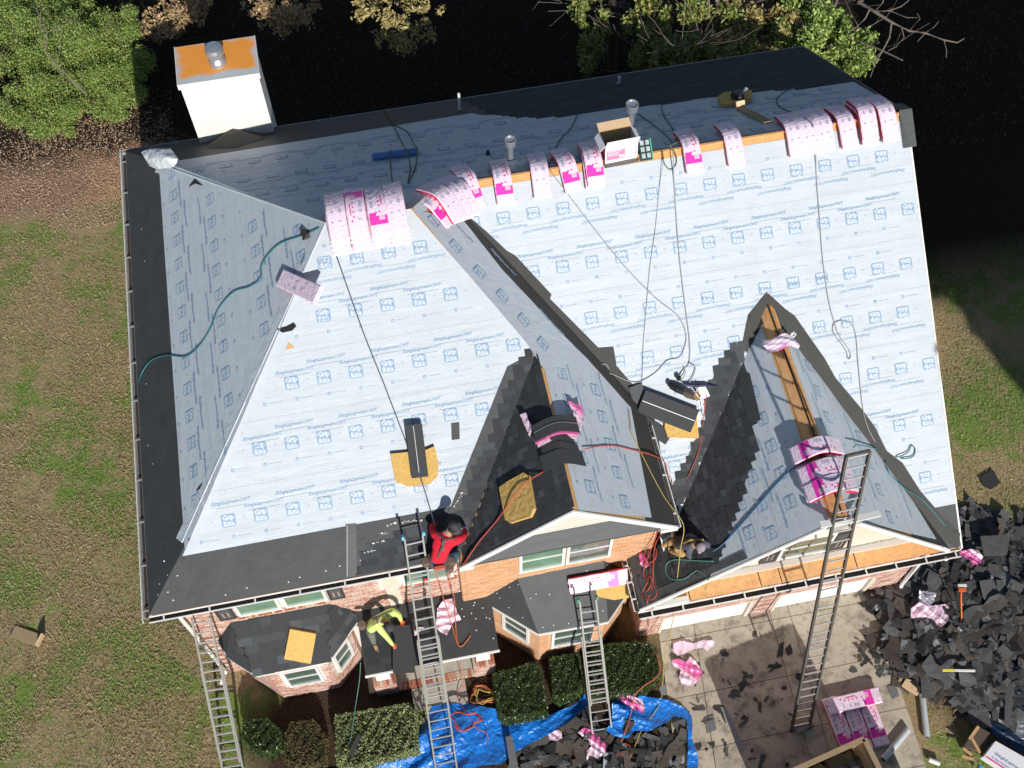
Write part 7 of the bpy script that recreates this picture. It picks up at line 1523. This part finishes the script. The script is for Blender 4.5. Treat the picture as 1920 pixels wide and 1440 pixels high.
# dark tyre and tar stains, flat litter on the driveway ------------------------------------------------
rn = random.Random(11)
for i, (u, v, a, b_) in enumerate([(1500, 1095, 10, 5), (1358, 1224, 10, 8), (1478, 1218, 9, 14), (1452, 1250, 16, 6), (1500, 1268, 12, 9), (1378, 1302, 16, 10), (1392, 1285, 9, 12), (1424, 1325, 7, 14), (1405, 1268, 9, 5), (1470, 1290, 6, 5), (1395, 1345, 8, 5), (1350, 1330, 14, 9), (1322, 1352, 9, 9), (1600, 1256, 8, 6), (1612, 1235, 6, 8), (1645, 1240, 8, 7), (1310, 1400, 10, 8), (1334, 1395, 7, 7)]):
    pts = []
    for k in range(11):
        t_ = k/11*2*math.pi; r_ = rn.uniform(.45, 1.15); p = atz(u+a*r_*math.cos(t_), v+b_*r_*math.sin(t_), .034); pts.append((p.x, p.y))
    mb = MB(); mb.prism(pts, .030, .036+rn.uniform(0, .01)); tag(mb.build('felt_crumb', DM[rn.choice((0, 1, 3))]), '%s dark felt crumb flattened on the driveway %s' % (('small', 'ragged', 'narrow', 'wide')[i % 4], ('by the garage pier', 'left of the shade edge', 'in the shade above its middle', 'in the shade near the tall ladder', 'beside the tall ladder rails', 'at the left of the shade', 'above the shade centre', 'low in the shade centre', 'near a slab joint', 'under the ladder line', 'near the long grey strip', 'touching the grey scrap', 'at the tarp edge', 'right of the tall ladder', 'on the sunlit slab', 'near the debris heap', 'by the bottom tarp end', 'beside the bottom crumbs')[i]), 'felt scrap', 'felt crumbs on the driveway')
# ------------------------------------------------------------------ people
M_redsh = mat('red_shirt', (.62, .008, .03), .85, noise=(12, .12), bump=(9, .5, .03)); M_hiviz = mat('hiviz_shirt', (.62, .78, .22), .85, noise=(12, .1), bump=(9, .5, .03)); M_greysh = mat('grey_sleeve', (.09, .09, .12), .85, noise=(10, .2))
M_jean = mat('jeans', (.035, .08, .12), .9, noise=(16, .25), bump=(14, .4, .02)); M_khaki = mat('work_trousers', (.14, .15, .12), .9, noise=(14, .3)); M_tanp = mat('tan_trousers', (.46, .30, .13), .9, noise=(12, .3))
M_cap = mat('dark_cap', (.05, .045, .055), .8); M_capg = mat('grey_cap', (.28, .24, .29), .8, noise=(14, .2)); M_hair = mat('hair', (.02, .014, .01), .8)
M_glo = mat('orange_glove', (.75, .13, .03), .7); M_glr = mat('red_glove', (.75, .02, .02), .7); M_glw = mat('white_glove', (.55, .55, .55), .7)
M_strap = mat('harness', (.12, .10, .09), .7); M_leather = mat('leather', (.16, .11, .085), .7, noise=(18, .4)); M_boot = mat('boot', (.06, .05, .045), .8); M_redshoe = mat('red_shoe', (.6, .03, .05), .6)
def person(lab, J, mats_, glove, cap, shoes, capf, faceDir, build=1.0):
    """J joint positions; mats_=(shirt, trousers, skin)"""
    t = thing('person', lab, 'person', tuple(J['pel']))
    J = {k: Vector(v) for k, v in J.items()}
    ch = [('pel', None, .135), ('sp', 'pel', .13), ('chest', 'sp', .15), ('neck', 'chest', .07), ('hb', 'neck', .055), ('head', 'hb', .085), ('ht', 'head', .07),
          ('shl', 'chest', .085), ('ell', 'shl', .055), ('wrl', 'ell', .036), ('shr', 'chest', .085), ('elr', 'shr', .055), ('wrr', 'elr', .036),
          ('hl', 'pel', .105), ('knl', 'hl', .072), ('anl', 'knl', .045), ('hr', 'pel', .105), ('knr', 'hr', .072), ('anr', 'knr', .045)]
    J['sp'] = J['pel'].lerp(J['chest'], .5)+Vector((0, 0, .03)); J['hb'] = J['neck'].lerp(J['head'], .35); J['ht'] = J['head']+(J['head']-J['neck']).normalized()*.07
    for s in 'lr': J['wr'+s] = J['el'+s].lerp(J['ha'+s], .86); J['an'+s] = J['ft'+s]+Vector((0, 0, .07))
    vs = [J[c[0]] for c in ch]; idx = {c[0]: i for i, c in enumerate(ch)}; es = [(idx[c[1]], i) for i, c in enumerate(ch) if c[1]]
    me = bpy.data.meshes.new('sk'); me.from_pydata([tuple(v) for v in vs], es, []); o = bpy.data.objects.new('sk', me); link(o)
    sk = o.modifiers.new('s', 'SKIN'); sk.use_smooth_shade = True; sk.branch_smoothing = .6
    for i, c in enumerate(ch): r = c[2]*build; me.skin_vertices[0].data[i].radius = (r*(1.15 if c[0] in ('chest', 'sp', 'pel') else 1), r); me.skin_vertices[0].data[i].use_root = (i == 0)
    sb = o.modifiers.new('b', 'SUBSURF'); sb.levels = sb.render_levels = 2
    dg = bpy.context.evaluated_depsgraph_get(); ev = o.evaluated_get(dg); m2 = bpy.data.meshes.new_from_object(ev); bpy.data.objects.remove(o)
    seg = {'torso': (('pel', 'sp'), ('sp', 'chest'), ('chest', 'shl'), ('chest', 'shr'), ('shl', 'ell'), ('ell', 'wrl'), ('shr', 'elr'), ('elr', 'wrr')), 'legs': (('hl', 'knl'), ('knl', 'anl'), ('hr', 'knr'), ('knr', 'anr'), ('hl', 'hr')), 'skin': (('hb', 'ht'),)}
    def dseg(p, a, b_):
        ab = b_-a; tt = max(0, min(1, (p-a).dot(ab)/max(1e-9, ab.length_squared))); return (p-(a+ab*tt)).length
    m2.materials.clear()
    for q in mats_: m2.materials.append(q)
    for p in m2.polygons:
        c = p.center; best = min((min(dseg(c, J[a], J[b_]) for a, b_ in seg[k])*w, i) for i, (k, w) in enumerate((('torso', 1), ('legs', 1.0), ('skin', 1.15)))); p.material_index = best[1]; p.use_smooth = True
    b = bpy.data.objects.new('body', m2); link(b, t); b.matrix_parent_inverse = parent_inv(t)
    # head with face
    hd = J['head']; upv = (J['head']-J['neck']).normalized(); fd = Vector(faceDir); fd = (fd-upv*fd.dot(upv)).normalized(); sd = upv.cross(fd)
    Mh = Matrix((sd, fd, upv)).transposed().to_4x4(); Mh.translation = hd
    bm = bmesh.new(); bmesh.ops.create_uvsphere(bm, u_segments=20, v_segments=14, radius=1)
    for v in bm.verts: v.co = Mh @ Vector((v.co.x*.078, v.co.y*.098, v.co.z*.115-(.02 if v.co.y > 0 and v.co.z < 0 else 0)))
    me = bpy.data.meshes.new('head'); bm.to_mesh(me); bm.free(); me.materials.append(mats_[2]); h = bpy.data.objects.new('head', me); link(h, t); h.matrix_parent_inverse = parent_inv(t)
    fc = MB(); fc.add([Mh @ Vector(q) for q in ((0, .125, -.02), (-.014, .095, -.03), (.014, .095, -.03), (0, .095, .02))], [(0, 1, 2), (0, 3, 1), (0, 2, 3)], 0)
    for s in (-1, 1): fc.lathe([(.009, 0), (.012, .012), (.006, .02)], Mh @ Matrix.Translation((s*.03, .088, .01)) @ Matrix.Rotation(R(-90), 4, 'X'), 8, 1); fc.box((s*.078-.006, -.015, -.025), (s*.078+.006, .018, .03), Mh, 0)
    fc.box((-.025, .088, -.06), (.025, .094, -.053), Mh, 2); fc.build('face', [mats_[2], M_hair, M_redshoe], t)
    hr = MB(); hr.lathe([(.06, -.09), (.086, -.05), (.092, .0), (.09, .03)], Mh @ Matrix.Translation((0, -.03, .0)), 14); hr.build('hair', M_hair, t)
    cpm = MB(); cpm.lathe([(.104, -.01), (.110, .03), (.105, .07), (.085, .11), (.045, .138), (.004, .145)], Mh @ Matrix.Scale(1.08, 4, (0, 1, 0)) @ Matrix.Translation((0, 0, 0)), 16)
    if capf: cpm.prism([(-.075, .07), (.075, .07), (.06, .16), (0, .185), (-.06, .16)], .015, .026, None); cpm.v[-10:] = [Mh @ q for q in cpm.v[-10:]]
    cpm.build('cap', cap, t, smooth=True)
    # gloved hands with fingers
    for s in 'lr':
        w, e = J['wr'+s], J['ha'+s]; d = (e-w).normalized(); n = Vector((0, 0, 1)); sdv = d.cross(n).normalized() if abs(d.z) < .95 else Vector((1, 0, 0)); n = sdv.cross(d).normalized()
        mb = MB(); mb.tube([w-d*.02, w+d*.03, e+d*.03], [.036, .04, .034], 8)
        for k in range(4):
            a = e+d*.02+sdv*(-.03+.02*k); L = (.06, .072, .068, .052)[k]; mb.tube([a, a+d*L*.5-n*.004, a+d*L*.85-n*.03, a+d*L*.8-n*.05], [.011, .0105, .0095, .008], 6)
        a = w+d*.035+sdv*(.035 if s == 'l' else -.035); q = sdv*(1 if s == 'l' else -1); mb.tube([a, a+d*.03+q*.025, a+d*.055+q*.028-n*.02], [.014, .012, .009], 6); mb.build('glove', glove, t, smooth=True)
    for s, m_ in zip('lr', shoes):
        f = J['ft'+s]; k = (J['kn'+s]-J['an'+s]); fdv = Vector((capf if isinstance(capf, (int, float)) and False else 0, 1, 0)); dirf = Vector(J.get('toe'+s, Vector((0, 1, 0)))).normalized()
        mb = MB(); mb.tube([f-dirf*.07+Vector((0, 0, .04)), f+Vector((0, 0, .045)), f+dirf*.1+Vector((0, 0, .035)), f+dirf*.17+Vector((0, 0, .03))], [.04, .05, .045, .03], 10); mb.tube([f+Vector((0, 0, .04)), f+Vector((0, 0, .13))], [.05, .05], 10); mb.build('boot', m_, t, smooth=True)
    return t, J
def strap(t, pts, w=.04, m_=None, name='harness_strap', th=.012):
    mb = MB(); P_ = smooth(pts, 4)
    for i in range(len(P_)-1): mb.beam(P_[i], P_[i+1], w, th, (0, 0, 1))
    return mb.build(name, m_ or M_strap, t)
V = Vector
def A_(u, v, z): return atz(u, v, z)
# worker in red on the long ladder
J = dict(pel=A_(822, 1052, 6.38), chest=A_(832, 1016, 6.80), neck=A_(842, 997, 6.97), head=A_(849, 989, 7.04), shl=A_(815, 1004, 6.80), shr=A_(860, 1012, 6.82), ell=A_(808, 988, 6.62), hal=A_(820, 978, 6.42), elr=A_(872, 1003, 6.72), har=A_(871, 990, 6.46),
         hl=A_(812, 1056, 6.33), hr=A_(834, 1054, 6.33), knl=A_(800, 1058, 5.98), ftl=A_(798, 1084, 5.42), knr=A_(860, 1034, 6.32), ftr=A_(846, 1066, 6.04), toel=V((.1, 1, .1)), toer=V((.2, 1, .4)))
t, J = person('worker in a red shirt and tool belt bending over the eave on the long ladder', J, (M_redsh, M_jean, M_skin), M_glw, M_cap, (M_redshoe, M_boot), 1, (.3, 1, -.3), 1.2)
up = V((0, 0, .17)); bk = J['pel'].lerp(J['chest'], .5)
strap(t, [J['shl']+up*.6+V((.05, 0, 0)), J['chest']+up+V((.02, -.04, 0)), bk+up*.95+V((-.02, -.06, 0)), J['hl']+up*.8+V((.04, -.02, .02))]); strap(t, [J['shr']+up*.6-V((.05, 0, 0)), J['chest']+up+V((0, -.04, 0)), bk+up*.95+V((.05, -.05, 0)), J['hr']+up*.7])
belt = [J['pel']+V((.2*math.cos(a), .17*math.sin(a)+.02, .02+.03*math.sin(a))) for a in [k*math.pi/6 for k in range(13)]]; strap(t, belt, .07, M_leather, 'tool_belt', .02)
for (dx, dy, dz), nm in (((-.26, .02, -.0), 'pouch'), ((.26, -.05, -.05), 'pouch'), ((.2, -.16, -.1), 'pouch')):
    mb = MB(); mb.lathe([(.05, -.16), (.085, -.12), (.09, 0), (.075, .06), (.06, .06)], Matrix.Translation(J['pel']+V((dx, dy, dz+.04))), 9); mb.build(nm, M_leather, t)
mb = MB(); mb.box((-.1, -.2, .03), (.1, -.14, .1), Matrix.Translation(J['pel'])); mb.build('belt_pack', mat('pack_red', (.55, .12, .08), .7), t)
# worker in the hi-viz shirt on the porch roof
J = dict(pel=A_(697, 1176, 3.30), chest=A_(709, 1161, 3.68), neck=A_(720, 1162, 3.80), head=A_(729, 1174, 3.86), shl=A_(737, 1147, 3.74), shr=A_(706, 1172, 3.70), ell=A_(748, 1153, 3.40), hal=A_(753, 1166, 3.10), elr=A_(723, 1192, 3.42), har=A_(740, 1213, 2.98),
         hl=A_(703, 1172, 3.27), hr=A_(692, 1182, 3.25), knl=A_(694, 1168, 3.02), ftl=A_(688, 1172, 2.80), knr=A_(698, 1194, 3.06), ftr=A_(703, 1210, 2.77), toel=V((.5, -.6, 0)), toer=V((.3, -1, 0)))
t, J = person('worker in a hi-viz yellow shirt and orange gloves crouching on the porch roof', J, (M_hiviz, M_khaki, M_skin), M_glo, M_cap, (M_boot, mat('tan_boot', (.5, .3, .17), .8)), 1, (.8, -1, -.2), 1.2)
up = V((0, 0, .15)); strap(t, [J['shl']+up*.7, J['chest']+up+V((.05, .02, 0)), J['sp']+up, J['hr']+up*.7]); strap(t, [J['shr']+up*.6+V((.03, 0, 0)), J['chest']+up, J['sp']+up*1.0+V((-.03, .05, 0)), J['hl']+up*.7])
mb = MB(); mb.lathe([(.05, -.14), (.1, -.1), (.1, 0), (.08, .06), (.06, .06)], Matrix.Translation(J['pel']+V((-.2, .08, .05))), 9); mb.build('pouch', M_leather, t)
# worker in the grey cap on the garage roof
d = .36
J = dict(pel=A_(1272, 1018, 4.3+d), chest=A_(1294, 1018, 4.72+d), neck=A_(1304, 1019, 4.86+d), head=A_(1312, 1024, 4.93+d), shl=A_(1318, 1016, 4.72+d), shr=A_(1293, 1030, 4.70+d), ell=A_(1338, 1028, 4.5+d), hal=A_(1331, 1048, 4.52+.2), elr=A_(1291, 1040, 4.42+d), har=A_(1297, 1050, 4.35+.15),
         hl=A_(1266, 1012, 4.25+d), hr=A_(1270, 1030, 4.22+d), knl=A_(1252, 1018, 4.4), ftl=A_(1240, 1028, 4.1), knr=A_(1283, 1042, 4.62), ftr=A_(1255, 1034, 4.22), toel=V((-.3, -1, 0)), toer=V((.3, -1, 0)))
t, J = person('worker in a grey cap and red gloves crouching on the garage roof corner', J, (M_greysh, M_tanp, M_skin), M_glr, M_capg, (M_boot, mat('tan_boot', (.5, .3, .17), .8)), 1, (.3, -1, -.2), 1.15)
strap(t, [J['shl']+V((0, 0, .12)), J['chest']+V((-.05, 0, .17)), J['hr']+V((0, 0, .15))], .04, H_yel)
mb = MB(); mb.lathe([(.04, -.1), (.07, -.06), (.07, .05), (.05, .06)], Matrix.Translation(J['pel']+V((-.08, .2, .05))), 9); mb.build('pouch', M_leather, t)
mb = MB(); Mh = DL.mat(*DL.px(1256, 1006), .1, .4); mb.box((-.12, -.1, 0), (.12, .1, .16), Mh); tag(mb.build('tool_bucket', mat('bucket_dark', (.06, .06, .065), .7), bevel=.03), 'dark tool case behind the worker in the grey cap', 'tool case')

for o in bpy.data.objects:
    if len(o.get('label','').split()) > 16: print('LONG', o.name, o['label'])
